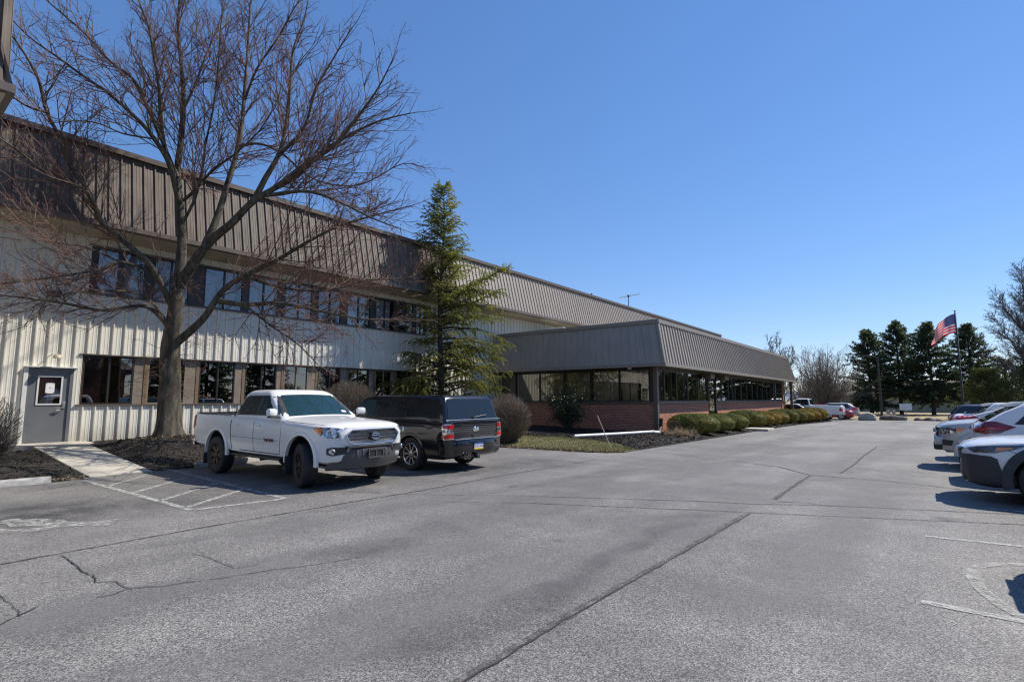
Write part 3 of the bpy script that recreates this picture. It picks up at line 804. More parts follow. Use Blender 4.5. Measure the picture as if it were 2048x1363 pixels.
# ------------------------------------------------------------------ brick annex with mansard roof
AX, AY, AY1 = -10.3, 24.2, 52.6
an = thing('brick_annex', 'single storey brick office with wide windows and taupe mansard roof', 'building', (AX, AY, 0))
SZ, WT, EB, PT = 1.42, 3.08, 3.2, 5.2
mb = MB()
mb.box(-20, AX, AY, AY + .2, -.35, SZ - .06); mb.box(AX - .2, AX, AY + .2, 31.95, -.5, SZ - .06); mb.box(AX - .2, AX, 33.5, AY1, -.7, SZ - .06)
mb.box(-20, AX, AY1 - .2, AY1 + .02, -.7, WT)
part('brick_wall', mb, M['brick'], an, None)
mb = MB(); mb.box(-20, AX + .06, AY - .06, AY + .2, SZ - .06, SZ + .06); mb.box(AX - .2, AX + .06, AY + .2, 31.95, SZ - .06, SZ + .06); mb.box(AX - .2, AX + .06, 33.5, AY1, SZ - .06, SZ + .06)
part('sill', mb, M['trim_brown'], an, None)
mb = MB(); mb.box(-20, AX + .01, AY - .01, AY + .15, WT - .06, EB); mb.box(AX - .15, AX + .01, AY + .15, AY1, WT - .06, EB)
part('window_header', mb, M['bronze'], an, None)
# mansard
o0, o1 = .9, .42
mb = MB(); prof = rib_profile(AY - o0, AY1 + .85, .372, .06, .055, .03, False, .1)
sheet_strip(mb, prof, lambda t, o: (AX + o0 + o, t, EB), lambda t, o: (AX + o1 + o, AY - o1 + (t - AY + o0) * (AY1 + .3 - AY + o1) / (AY1 + .85 - AY + o0), PT), 'y', 1)
part('mansard', mb, M['mansard'], an, None)
mb = MB(); prof = rib_profile(-20, AX + o0, .372, .04, .06, .03, False, .1)
sheet_strip(mb, prof, lambda t, o: (t, AY - o0 - o, EB), lambda t, o: (-20 + (t + 20) * (20 + AX + o1) / (20 + AX + o0), AY - o1 - o, PT), 'x', 1)
o = part('end_mansard', mb, M['mansard'], an, None); fixn(o.data)
mb = MB()
mb.box(AX + o1 - .3, AX + o1 + .07, AY - o1 - .07, AY1 + .35, PT - .02, PT + .16); mb.box(-20, AX + o1 - .3, AY - o1 - .07, AY - o1 + .3, PT - .02, PT + .16)
mb.box(AX + o0 - .1, AX + o0 + .05, AY - o0 - .05, AY1 + .9, EB - .1, EB + .05); mb.box(-20, AX + o0 - .1, AY - o0 - .05, AY - o0 + .1, EB - .1, EB + .05)
mb.add([(AX + o0 + .02, AY - o0 - .02, EB), (AX + o0 + .05, AY - o0 + .1, EB), (AX + o1 + .05, AY - o1 + .1, PT), (AX + o1 + .02, AY - o1 - .03, PT), (AX + o1 - .1, AY - o1 - .04, PT), (AX + o0 - .1, AY - o0 - .04, EB)], [(0, 1, 2, 3), (0, 3, 4, 5)])
mb.add([(AX + o0, AY1 + .85, EB), (AX + o1, AY1 + .3, PT), (-20, AY1 + .3, PT), (-20, AY1 + .85, EB)], [(0, 1, 2, 3)])
part('mansard_trim', mb, M['trim_taupe'], an, None)
mb = MB()
mb.quad((AX + o0 - .05, AY - o0, EB - .06), (AX + o0 - .05, AY1 + .8, EB - .06), (AX - .02, AY1 + .8, EB - .02), (AX - .02, AY - o0, EB - .02))
mb.quad((-20, AY - o0 + .05, EB - .06), (AX - .02, AY - o0 + .05, EB - .06), (AX - .02, AY + .02, EB - .04), (-20, AY + .02, EB - .04))
part('soffit', mb, M['soffit_tan'], an, None)
mb = MB(); mb.quad((-20, AY, PT - .1), (AX + .3, AY, PT - .1), (AX + .3, AY1, PT - .1), (-20, AY1, PT - .1)); part('roof', mb, M['trim_taupe'], an, None)
mb = MB()
mb.box(AX - 4.2, AX - 4.0, AY + 4, AY1 - .3, -.1, 3.1); mb.box(-19.9, AX - 4.2, AY + 3.8, AY + 4, -.1, 3.1); mb.box(-19.9, AX - .3, AY + .3, AY1 - .3, -.2, -.1); mb.box(-19.9, AX - .3, AY + .3, AY1 - .3, 3.1, 3.18)
part('interior', mb, M['interior'], an, None)
for (px, py) in ((AX + .1, AY - .1), (AX + .62, AY1 + .1)):
    mb = MB(); mb.bbox((px, py, (EB - .06 - .35) / 2 + .0), (.2, .2, EB - .06 + .35), .008); part('post', mb, M['trim_brown'], an, None)
def annex_window(horizontal, a, b, blinds, mirror):
    f = MB(); s = .035
    def bx(u0, u1, z0, z1, d0=-.04, d1=.03):
        if horizontal: f.box(u0, u1, AY + .06 - d1, AY + .06 - d0, z0, z1)
        else: f.box(AX - .06 + d0, AX - .06 + d1, u0, u1, z0, z1)
    z0, z1 = SZ + .06, WT - .06
    bx(a, a + s, z0, z1); bx(b - s, b, z0, z1); bx(a + s, b - s, z0, z0 + s); bx(a + s, b - s, z1 - s, z1)
    w_ = part('window', f, M['bronze'], an, None)
    p = MB()
    if horizontal: p.quad((a + s, AY + .06, z0 + s), (b - s, AY + .06, z0 + s), (b - s, AY + .06, z1 - s), (a + s, AY + .06, z1 - s))
    else: p.quad((AX - .06, a + s, z0 + s), (AX - .06, b - s, z0 + s), (AX - .06, b - s, z1 - s), (AX - .06, a + s, z1 - s))
    sub('pane', p, M['pane_mirror'] if mirror else M['pane'], w_, None)
    if blinds:
        bl = MB(); k = a + .06
        while k < b - .1:
            t = .055 * (1 if horizontal else 1)
            if rw.random() < blinds:
                if horizontal: bl.quad((k, AY + .2, z0 + .03), (k + .085, AY + .2 + rw.uniform(.0, .05), z0 + .03), (k + .085, AY + .2 + rw.uniform(.0, .05), z1 - .03), (k, AY + .2, z1 - .03))
                else: bl.quad((AX - .2, k, z0 + .03), (AX - .2 - rw.uniform(0, .05), k + .085, z0 + .03), (AX - .2 - rw.uniform(0, .05), k + .085, z1 - .03), (AX - .2, k, z1 - .03))
            k += .09
        sub('blind', bl, M['blind'], w_, None)
xs_ = [-19.98, -18.69, -17.03, -15.41, -13.79, -12.17, -10.57]
for a, b, bb in zip(xs_[:-1], xs_[1:], (1, 1, 1, 1, 1, .7)): annex_window(True, a + .02, b - .02, bb, 0)
ys_ = [24.45, 25.47, 27.1, 28.72, 30.38, 31.95]
for a, b, bb in zip(ys_[:-1], ys_[1:], (1, .9, .9, .6, 0)): annex_window(False, a + .02, b - .02, bb, 0 if a < 27 else 1)
ys_ = [33.5, 34.7] + [34.7 + 1.49 * k for k in range(1, 13)]
for a, b in zip(ys_[:-1], ys_[1:]): annex_window(False, a + .02, min(b, AY1) - .02, 0, 1)
mb = MB(); mb.box(AX - .12, AX + .02, AY - .02, AY + .12, SZ + .06, WT - .06); mb.box(-10.55, AX - .12, AY + .0, AY + .1, SZ + .06, WT - .06); mb.box(AX - .1, AX, AY + .12, 24.47, SZ + .06, WT - .06)
part('corner_panel', mb, M['brown_panel'], an, None)
# glazed entrance
d = MB()
for y in (31.97, 33.4): d.box(AX - .12, AX + .03, y, y + .08, -.12, WT - .06)
d.box(AX - .12, AX + .03, 32.05, 33.4, 2.15, 2.23)
ed = part('entrance_door', d, M['bronze'], an, None)
d = MB(); d.quad((AX - .05, 32.1, .05), (AX - .05, 33.4, .05), (AX - .05, 33.4, 2.15), (AX - .05, 32.1, 2.15)); d.quad((AX - .05, 32.05, 2.23), (AX - .05, 33.4, 2.23), (AX - .05, 33.4, 3.0), (AX - .05, 32.05, 3.0)); sub('pane', d, M['pane_dark'], ed, None)
d = MB(); d.tube([(AX + .06, 33.25, .9), (AX + .06, 33.25, 1.5)], .018, 8); sub('handle', d, M['grey_metal'], ed)
for y, nm in ((31.3, 'left'), (34.0, 'right')):
    d = MB(); d.bbox((AX + .3, y, 2.9), (.45, .75, .28), .02); o = d.build('soffit_lamp', M['trim_brown'])
    tag(o, f'brown box lamp under the eave to the {nm} of the annex entrance', 'lamp', 'eave lamps at the entrance')
d = MB(); d.lathe([(0, 0), (.09, 0), (.1, .06), (.06, .1), (0, .1)], (-11.3, 23.6, 3.02), 'z', 16); o = d.build('eave_light', M['white_metal']); tag(o, 'small white round light under the annex end eave', 'lamp')
# things on the roofs
ru = thing('rooftop_unit', 'low grey air handling unit on the annex roof beside the fir', 'roof unit', (-18.6, 28.5, PT - .1))
d = MB(); d.bbox((0, 0, .45), (1.7, 1.4, .9), .02); d.build('cabinet', M['grey_metal'], ru)
d = MB(); d.bbox((0, 0, .93), (1.8, 1.5, .06), .01); d.build('lid', M['white_metal'], ru)
d = MB(); d.tube([(.9, -.6, .0), (.9, -.6, .75), (1.7, -.6, .7)], .04, 8); d.build('pipe', M['white_metal'], ru)
rv = thing('roof_vent', 'small pale blue dome vent on the annex roof', 'vent', (-16.4, 33.6, PT - .1))
d = MB(); d.lathe([(.25, 0), (.25, .75), (.42, .8), (.4, .95), (.2, 1.05), (0, 1.07)], (0, 0, 0), 'z', 18); d.build('hood', M['white_metal'], rv)
at = thing('television_antenna', 'thin television antenna on a mast above the warehouse roofline', 'antenna', (-21.2, 44.4, 9.3))
d = MB(); d.tube([(0, 0, -.1), (0, 0, 1.75)], .035, 8); d.bbox((0, 0, 1.72), (.16, .16, .2), .02); d.build('mast', M['dark_metal'], at)
d = MB(); d.tube([(-.75, -.3, 1.6), (.95, .4, 1.85)], .03, 6)
for t in span(-.7, .9, 7): d.tube([(t - .28, .4 * t + .5, 1.72 + .15 * t), (t + .28, .4 * t - .5, 1.72 + .15 * t)], .014, 5)
d.build('dipoles', M['white_metal'], at)
sp = MB(); sp.tube([(-20.3, 36, 9.2), (-20.3, 36, 9.75)], .04, 8); sp.lathe([(.06, 9.75), (.07, 9.8), (0, 9.84)], (-20.3, 36, 0), 'z', 10); tag(sp.build('vent_pipe', M['dark_metal']), 'short dark vent pipe sticking up from the warehouse roof edge', 'pipe')
# drain pipe, stake, slab
dp = thing('drain_pipe', 'long white plastic drain pipe lying on mulch before the brick wall', 'pipe', (-10.2, 20, 0))
d = MB(); pts = [(-10.75, 17.55), (-10.2, 19.9), (-9.75, 22.5)]
d.tube([(x + 10.2, y - 20, bed_h(x, y) + .09) for x, y in pts], .062, 14); d.build('tube', M['pvc'], dp)
d = MB(); d.tube([(.45, 2.48, bed_h(-9.75, 22.5) + .09), (.5, 2.8, .12), (.42, 3.35, .1)], .075, 12); d.build('coupling', M['white_metal'], dp)
d = MB(); d.tube([(.42, 3.3, .12), (.3, 3.75, .22), (.25, 3.95, .3), (.25, 4.0, .7)], .085, 12); d.build('elbow', M['black'], dp)
st = MB(); x, y = -8.45, 16.1; st.tube([(x, y, bed_h(x, y) - .05), (x - 1.05 * .42, y - .42 * .2, bed_h(x, y) + 1.0)], .013, 6); tag(st.build('marker_stake', mat('stake_wood', (.5, .36, .28), .7, c2=(.6, .5, .43), scale=6)), 'thin leaning marker stake in the grass strip', 'stake')
sl_ = MB(); sl_.bbox((-7.9, 32.6, L(32.6) + .05), (1.6, 1.5, .16), .015); tag(sl_.build('entry_slab', M['concrete']), kind='structure')
# far building behind the spruces
fb = thing('far_building', 'low beige building with a brown gable behind the spruce row', 'building', (2, 104, L(104)))
d = MB(); d.box(-13.5, 6.5, 0, 14, -.2, 2.9); d.build('wall', mat('beige_wall', (.3, .28, .21), .8, c2=(.34, .32, .25), scale=1), fb, None)
d = MB(); d.add([(-14, -.5, 2.85), (7, -.5, 2.85), (7, 7, 5.4), (-14, 7, 5.4), (-14, 14.5, 2.85), (7, 14.5, 2.85)], [(0, 1, 2, 3), (3, 2, 5, 4), (0, 3, 4), (1, 5, 2)])
d.add([(-4, -.9, 2.8), (2, -.9, 2.8), (-1, -.9, 5.2), (-1, 6, 5.2)], [(0, 1, 2), (0, 2, 3), (2, 1, 3)]); d.build('roof', mat('brown_shingle', (.08, .06, .045), .9, c2=(.12, .095, .07), scale=6), fb, None)
for x in (-11.4, -1.5, 3.3):
    d = MB(); d.box(x - .6, x + .6, -.04, .02, .9, 2.0); f_ = d.build('window', M['dark_metal'], fb, None)
# ------------------------------------------------------------------ vehicles
def paint(name, c, rough=.28, metal=0.0):
    return mat(name, c, rough, metal, c2=tuple(v * .93 for v in c), scale=1.3, coat=.6, spec=.5)
M['white_paint'] = paint('white_car_paint', (.74, .74, .73))
M['pearl_paint'] = paint('pearl_white_paint', (.68, .69, .7))
M['silver_paint'] = paint('silver_paint', (.46, .46, .455), .35, .25)
M['black_paint'] = paint('black_car_paint', (.006, .0075, .013), .15)
M['red_paint'] = paint('red_car_paint', (.38, .012, .02))
M['grey_paint'] = paint('grey_car_paint', (.2, .205, .215), .3, .3)
M['navy_paint'] = paint('navy_car_paint', (.015, .018, .03))
M['plastic'] = mat('black_plastic', (.028, .029, .033), .55, c2=(.038, .039, .043), scale=8, bmp=.1, bscale=160)
M['grey_plastic'] = mat('charcoal_plastic', (.06, .061, .066), .45, c2=(.075, .076, .08), scale=6)
M['seam_dark'] = mat('panel_gap', (.05, .05, .055), .8)
M['rubber'] = mat('tyre_rubber', (.016, .016, .018), .75, c2=(.027, .026, .026), scale=6, bmp=.2, bscale=60)
M['well'] = mat('wheel_well', (.008, .008, .009), .9)
M['chrome'] = mat('chrome', (.75, .75, .76), .08, 1)
M['alloy'] = mat('bright_alloy', (.62, .62, .62), .25, .9)
M['alloy_dark'] = mat('dark_alloy', (.035, .034, .034), .35, .5)
M['alloy_bronze'] = mat('bronze_alloy', (.05, .04, .033), .35, .6)
M['red_lens'] = mat('red_lens', (.5, .012, .014), .12, coat=.8)
M['dark_red_lens'] = mat('dark_red_lens', (.16, .006, .01), .12, coat=.8)
M['clear_lens'] = mat('clear_lens', (.06, .065, .07), .08, .6, c2=(.62, .64, .66), scale=13, lo=.42, hi=.58, coat=1)
M['dark_lens'] = mat('smoked_lens', (.05, .055, .06), .08, .3, c2=(.13, .135, .14), scale=14, coat=1)
M['amber_lens'] = mat('amber_lens', (.75, .2, .03), .12, coat=.8)
def m_carglass(name, c, rough=.03):
    m, nt, b = _mat(name)
    b.inputs['Base Color'].default_value = c4(c); b.inputs['Roughness'].default_value = rough
    b.inputs['IOR'].default_value = 1.55
    return m
M['car_glass'] = m_carglass('car_glass', (.012, .016, .018))
M['car_glass_green'] = m_carglass('green_car_glass', (.014, .042, .052))
M['plate_blue'] = mat('plate_blue', (.03, .08, .25), .4); M['plate_white'] = mat('plate_white', (.75, .75, .75), .4)
M['plate_yellow'] = mat('plate_yellow', (.75, .5, .03), .4)

def pchip(X, Y, x):
    n = len(X)
    h = [X[i + 1] - X[i] for i in range(n - 1)]; d = [(Y[i + 1] - Y[i]) / h[i] for i in range(n - 1)]
    m = [d[0]] + [0 if d[i - 1] * d[i] <= 0 else 2 * d[i - 1] * d[i] / (d[i - 1] + d[i]) for i in range(1, n - 1)] + [d[-1]]
    for i in range(n - 1):
        if x <= X[i + 1] or i == n - 2:
            t = (x - X[i]) / h[i]; t = max(0, min(1, t))
            return (2 * t ** 3 - 3 * t * t + 1) * Y[i] + (t ** 3 - 2 * t * t + t) * h[i] * m[i] + (-2 * t ** 3 + 3 * t * t) * Y[i + 1] + (t ** 3 - t * t) * h[i] * m[i + 1]

def section(hw, zb, zs, zt):
    h = zs - zb
    return [(0, zb), (hw * .55, zb), (hw - .1, zb + .01), (hw - .035, zb + .05), (hw - .012, zb + .3 * h), (hw, zb + .55 * h), (hw - .006, zb + .78 * h),
            (hw - .02, zs - .05), (hw - .05, zs - .008), (hw - .1, lerp(zs, zt, .25)), (hw * .72, lerp(zs, zt, .62)), (hw * .4, lerp(zs, zt, .92)), (0, zt)]

def loft_body(mb, st, step=.07):
    st = sorted(st, key=lambda s: s[0]); st = [q for i, q in enumerate(st) if i == 0 or q[0] - st[i - 1][0] > .02]; X = [s[0] for s in st]
    xs = sorted(set([round(x, 4) for x in X] + [round(v, 4) for v in span(X[0], X[-1], int((X[-1] - X[0]) / step))]))
    xs2 = [xs[0]]
    for x in xs[1:]:
        if x - xs2[-1] > .012: xs2.append(x)
    rings = []
    for x in xs2:
        p = [pchip(X, [s[k] for s in st], x) for k in range(1, 5)]
        half = section(*p)
        rings.append([(x, y, z) for y, z in half] + [(x, -y, z) for y, z in half[-2:0:-1]])
    n = len(rings[0]); vs = [p for r_ in rings for p in r_]; fs = []
    for i in range(len(rings) - 1):
        for k in range(n):
            k2 = (k + 1) % n
            fs.append((i * n + k, i * n + k2, (i + 1) * n + k2, (i + 1) * n + k))
    fs.append(tuple(range(n))[::-1]); fs.append(tuple((len(rings) - 1) * n + k for k in range(n)))
    mb.add(vs, fs)

def cab_ring(z, xf, xr, hw, r, bow):
    pts = []
    def arc(cx, cy, a0, a1):
        for k in range(5):
            a = lerp(a0, a1, k / 4); pts.append((cx + r * math.cos(a), cy + r * math.sin(a)))
    for y in span(-(hw - r), hw - r, 6)[1:-1]: pts.append((xf, y))
    arc(xf - r, hw - r, 0, PI / 2)
    for x in span(xf - r, xr + r, 8)[1:-1]: pts.append((x, hw))
    arc(xr + r, hw - r, PI / 2, PI)
    for y in span(hw - r, -(hw - r), 6)[1:-1]: pts.append((xr, y))
    arc(xr + r, -(hw - r), PI, 1.5 * PI)
    for x in span(xr + r, xf - r, 8)[1:-1]: pts.append((x, -hw))
    arc(xf - r, -(hw - r), 1.5 * PI, 2 * PI)
    return [(x - bow * (y / hw) ** 2 * max(0, (x - (xf - .5)) / .5), y, z) for x, y in pts]

def loft_cab(mb, levels, crown=.03, r=.09, bow=.1):
    rings = [cab_ring(z, xf, xr, hw, r, bow) for z, xf, xr, hw in levels]
    z, xf, xr, hw = levels[-1]; cx = (xf + xr) / 2
    for s, dz in ((.9, .55), (.6, .9), (.25, 1)):
        rings.append([(cx + (x - cx) * s, y * s, z + crown * dz) for x, y, _ in rings[len(levels) - 1]])
    n = len(rings[0]); vs = [p for q in rings for p in q]; fs = []
    for i in range(len(rings) - 1):
        for k in range(n):
            k2 = (k + 1) % n; fs.append((i * n + k, i * n + k2, (i + 1) * n + k2, (i + 1) * n + k))
    fs.append(tuple((len(rings) - 1) * n + k for k in range(n))); fs.append(tuple(range(n))[::-1])
    mb.add(vs, fs)

def bool_cut(me, cutter_mb, cm):
    a = bpy.data.objects.new('tmp_a', me); COL.objects.link(a)
    cme = cutter_mb.mesh('tmp_c', cm, None); fixn(cme)
    b = bpy.data.objects.new('tmp_b', cme); COL.objects.link(b)
    md = a.modifiers.new('cut', 'BOOLEAN'); md.object = b; md.operation = 'DIFFERENCE'; md.solver = 'EXACT'
    try: md.material_mode = 'TRANSFER'
    except Exception: pass
    dg = bpy.context.evaluated_depsgraph_get(); dg.update()
    out = bpy.data.meshes.new_from_object(a.evaluated_get(dg))
    for o in (a, b): COL.objects.unlink(o); bpy.data.objects.remove(o)
    return out

class Veh:
    def __init__(s, name, label, cat, loc, heading, group=None):
        s.root = thing(name, label, cat, loc, heading, group)
    def shell(s, st, cab, paint_m, arches, bed=None, cabkw={}):
        mb = MB(); loft_body(mb, st); me = mb.mesh('body', [paint_m], None); fixn(me)
        c = MB()
        for x, z, r_, y in arches:
            for sgn in (1, -1):
                y0, y1 = sorted((sgn * (y - .36), sgn * (y + .3)))
                c.lathe([(0, y0), (r_, y0), (r_, y1), (0, y1)], (x, 0, z), 'y', 40)
        if bed: c.box(*bed)
        me = bool_cut(me, c, [M['well']])
        m2 = MB(); loft_cab(m2, cab, **cabkw)
        bm = bmesh.new(); bm.from_mesh(me); tmp = m2.mesh('cab', [paint_m], None); fixn(tmp); bm.from_mesh(tmp)
        bm.to_mesh(me); bm.free()
        smooth_by_angle(me, 30)
        s.body = link('body', me, s.root); s.paint = paint_m
        bm = bmesh.new(); bm.from_mesh(me); s.bvh = BVHTree.FromBMesh(bm); bm.free()
    def decal(s, name, pts, d, m, eps=.006, thick=.02, res=.12, parent=None, mb=None, mi=0):
        """a panel that lies on the shell: pts are rough 3-D corners, d the outward direction they are dropped along"""
        d = Vector(d).normalized()
        u = Vector((0, 0, 1)).cross(d) if abs(d.z) < .9 else Vector((0, 1, 0)); u.normalize(); v = d.cross(u)
        bm = bmesh.new()
        vv = [bm.verts.new(u * Vector(p).dot(u) + v * Vector(p).dot(v)) for p in pts]
        f = bm.faces.new(vv)
        bmesh.ops.triangulate(bm, faces=[f])
        for _ in range(5):
            es = [e for e in bm.edges if e.calc_length() > res]
            if not es: break
            bmesh.ops.subdivide_edges(bm, edges=es, cuts=1); bmesh.ops.triangulate(bm, faces=bm.faces[:])
        nrm = {}
        for vtx in bm.verts:
            o = vtx.co + d * 6
            hit, n, _, _ = s.bvh.ray_cast(o, -d)
            if hit is None: hit, n, _, _ = s.bvh.find_nearest(vtx.co + d * s.ext)
            if n.dot(d) < 0: n = -n
            vtx.co = hit + n * eps; nrm[vtx] = n.copy()
        bmesh.ops.recalc_face_normals(bm, faces=bm.faces)
        if len(bm.faces) and sum((f.normal.dot(d) * f.calc_area() for f in bm.faces)) < 0: bmesh.ops.reverse_faces(bm, faces=bm.faces)
        top = set(bm.verts)
        be = [e for e in bm.edges if len(e.link_faces) == 1]
        ex = bmesh.ops.extrude_edge_only(bm, edges=be)
        for g in ex['geom']:
            if isinstance(g, bmesh.types.BMVert):
                src = [e.other_vert(g) for e in g.link_edges if e.other_vert(g) in nrm]
                n = nrm[src[0]] if src else d
                g.co = g.co - n * thick
        bm.verts.index_update()
        if mb is not None:
            mb.add([q.co for q in bm.verts], [tuple(q.index for q in f.verts) for f in bm.faces], mi); bm.free(); return
        me = bpy.data.meshes.new(name); bm.to_mesh(me); bm.free(); me.materials.append(m); smooth_by_angle(me, 40)
        return link(name, me, parent or s.root)
    ext = 1.0
    def seam(s, mb, pts, d, w=.011, mi=0):
        for a, b in zip(pts[:-1], pts[1:]):
            a, b = Vector(a), Vector(b); dd = Vector(d).normalized()
            t = (b - a).normalized(); q = t.cross(dd) * w / 2
            s.decal('', [a + q, b + q, b - q, a - q], d, None, .0025, .01, .15, mb=mb, mi=mi)
    def wheel(s, x, y, R_, w, rim_m, style, steer=0, rimr=None, well_z=None, letters=None):
        rr = rimr or R_ * .66; h = w / 2
        mb = MB()
        mb.lathe([(rr - .02, -h + .02), (rr + .02, -h + .005), (R_ - .05, -h), (R_ - .015, -h + .015), (R_, -h + .04), (R_ + .002, -.02), (R_ - .006, -.016), (R_ - .006, .016), (R_ + .002, .02), (R_, h - .04), (R_ - .015, h - .015), (R_ - .05, h), (rr + .02, h - .005), (rr - .01, h - .02), (rr - .02, h - .06)], (0, 0, 0), 'y', 48)
        for yy in (-.07, -.035, .035, .07):
            mb.lathe([(R_ + .0035, yy - .012), (R_ + .006, yy), (R_ + .0035, yy + .012)], (0, 0, 0), 'y', 48)
        t = mb.build('wheel', M['rubber'], s.root, 30)
        t.location = (x, y, R_); t.rotation_euler = (0, 0, (0 if y > 0 else PI) + steer)
        mb = MB()
        mb.lathe([(rr, h - .02), (rr - .015, h - .008), (rr - .03, h - .02), (rr - .045, h - .09), (rr - .05, -h + .03)], (0, 0, 0), 'y', 40, 0)
        mb.lathe([(rr - .05, h - .12), (.05, h - .11)], (0, 0, 0), 'y', 32, 1)
        n, ww, tw, split = style
        for k in range(n):
            a = 2 * PI * k / n
            for off in ((0,) if not split else (-split, split)):
                c_, s_ = math.cos(a + off), math.sin(a + off); c0, s0 = math.cos(a), math.sin(a)
                inner = Vector((c0 * .05, 0, s0 * .05)); outer = Vector((c_ * (rr - .03), 0, s_ * (rr - .03)))
                tdir = (outer - inner).normalized(); nn = Vector((-tdir.z, 0, tdir.x))
                vs = []
                for p, wd, yo in ((inner, ww, h - .035), (outer, tw, h - .02)):
                    for yy in (yo, yo - .03):
                        for sg in (1, -1): vs.append(p + nn * wd * sg * .5 + Vector((0, yy, 0)))
                mb.add(vs, [(0, 1, 5, 4), (2, 6, 7, 3), (0, 4, 6, 2), (1, 3, 7, 5), (4, 5, 7, 6), (0, 2, 3, 1)], 0)
        mb.lathe([(.065, h - .05), (.06, h - .025), (.03, h - .018), (0, h - .018)], (0, 0, 0), 'y', 20, 0)
        r_ = mb.build('rim', [rim_m, M['well']], t, 30); fixn(r_.data)
        if letters:
            txt, size = letters; L_ = MB(); R0 = (rr + R_) / 2 + .01
            for rep in (0.0, PI):
                for i, ch in enumerate(txt):
                    if ch == ' ': continue
                    a = rep + PI / 2 + (len(txt) / 2 - i) * size * .85 / R0
                    tm = text_mesh(ch, size, .002)
                    up = Vector((math.cos(a), 0, math.sin(a))); rt = Vector((math.sin(a), 0, -math.cos(a)))
                    if rep: pass
                    L_.add([up * (R0 + v.co.y) + rt * v.co.x * -1 * -1 + Vector((0, h + .003 + v.co.z * .5, 0)) for v in tm.vertices], [tuple(p.vertices) for p in tm.polygons]); bpy.data.meshes.remove(tm)
            L_.build('lettering', M['plate_white'], t, None)
        return t
    def arch(s, name, x, z, r0, r1, y, out, m, a0=-12, a1=192, flat=.0, n=30):
        for sg in (1, -1):
            mb = MB(); vs = []
            for k in range(n + 1):
                a = R(lerp(a0, a1, k / n)); c_, s_ = math.cos(a), math.sin(a)
                for r_, yy in ((r0, y - .05), (r0, y + out), (lerp(r0, r1, .7), y + out * .9), (r1, y + .002), (r1, y - .05)):
                    vs.append((x + c_ * r_, sg * yy, z + s_ * r_))
            fs = [(i * 5 + j, i * 5 + j + 1, (i + 1) * 5 + j + 1, (i + 1) * 5 + j) for i in range(n) for j in range(4)]
            fs += [(0, 1, 2, 3, 4), tuple(n * 5 + j for j in range(5))]
            mb.add(vs, fs); o = mb.build(name, m, s.root, 40); fixn(o.data)
    def mirror(s, x, y, z, m, sgn):
        mb = MB(); rt = Matrix.Rotation(sgn * R(-12), 3, 'Z')
        mb.bbox((x, sgn * (y + .13), z + .03), (.13, .2, .15), .05, rt, 0)
        mb.bbox((x + .01, sgn * (y + .12), z - .055), (.12, .17, .03), .012, rt, 1)
        mb.tube([(x + .02, sgn * (y - .02), z - .06), (x, sgn * (y + .1), z - .05)], .025, 8, 1)
        mb.bbox((x - .066, sgn * (y + .13), z + .03), (.006, .16, .11), .003, rt, 2)
        mb.build('mirror', [m, M['plastic'], M['car_glass']], s.root, 40)
    def handle(s, x, y, z, m, sgn, L_=.2):
        mb = MB(); mb.bbox((x, sgn * (y + .022), z), (L_, .022, .032), .01); mb.bbox((x - L_ * .4, sgn * (y + .005), z), (.03, .03, .028), .008); mb.bbox((x + L_ * .4, sgn * (y + .005), z), (.03, .03, .028), .008)
        mb.build('door_handle', m, s.root, 40)
    def panel(s, name, shapes, m):
        mb = MB(); shapes(mb); return mb.build(name, m, s.root, 40)

def mirror_pts(pts): return [(x, -y, z) for x, y, z in pts][::-1]
def text_on(parent, name, txt, size, m, origin, right, up, depth=.004):
    tm = text_mesh(txt, size, depth); o = Vector(origin); r_ = Vector(right); u = Vector(up); n = r_.cross(u)
    for v in tm.vertices: v.co = o + r_ * v.co.x + u * v.co.y + n * v.co.z
    tm.materials.clear(); tm.materials.append(m)
    return link(name, tm, parent)
def plate(parent, c, nrm_x, rot=0, text=None, kind='pa'):
    mb = MB(); x, y, z = c; s = 1 if nrm_x > 0 else -1
    def bx(z0, z1, mi, e): mb.box(*sorted((x + s * e, x)), y - .152, y + .152, z + z0, z + z1, mi)
    if kind == 'pa': bx(.035, .077, 0, .012); bx(-.045, .035, 1, .012); bx(-.077, -.045, 2, .012)
    o = mb.build('license_plate', [M['plate_blue'], M['plate_white'], M['plate_yellow']], parent, None)
    if text: text_on(o, 'lettering', text, .075, M['plate_blue'], (x + s * .014, y, z - .004), (0, s, 0), (0, 0, 1), .001)
    return o

def side_glass(v, polys, d_eps=.009, green=()):
    for i, p in enumerate(polys):
        for sg in (1, -1):
            pts = [(x, sg * .9, z) for x, z in p]
            v.decal('side_window', pts, (0, sg, .12), M['car_glass_green'] if i in green else M['car_glass'], d_eps, .02, .2)
def trim_band(v, p, m=None, eps=.004):
    for sg in (1, -1): v.decal('window_trim', [(x, sg * .9, z) for x, z in p], (0, sg, .12), m or M['plastic'], eps, .02, .2)

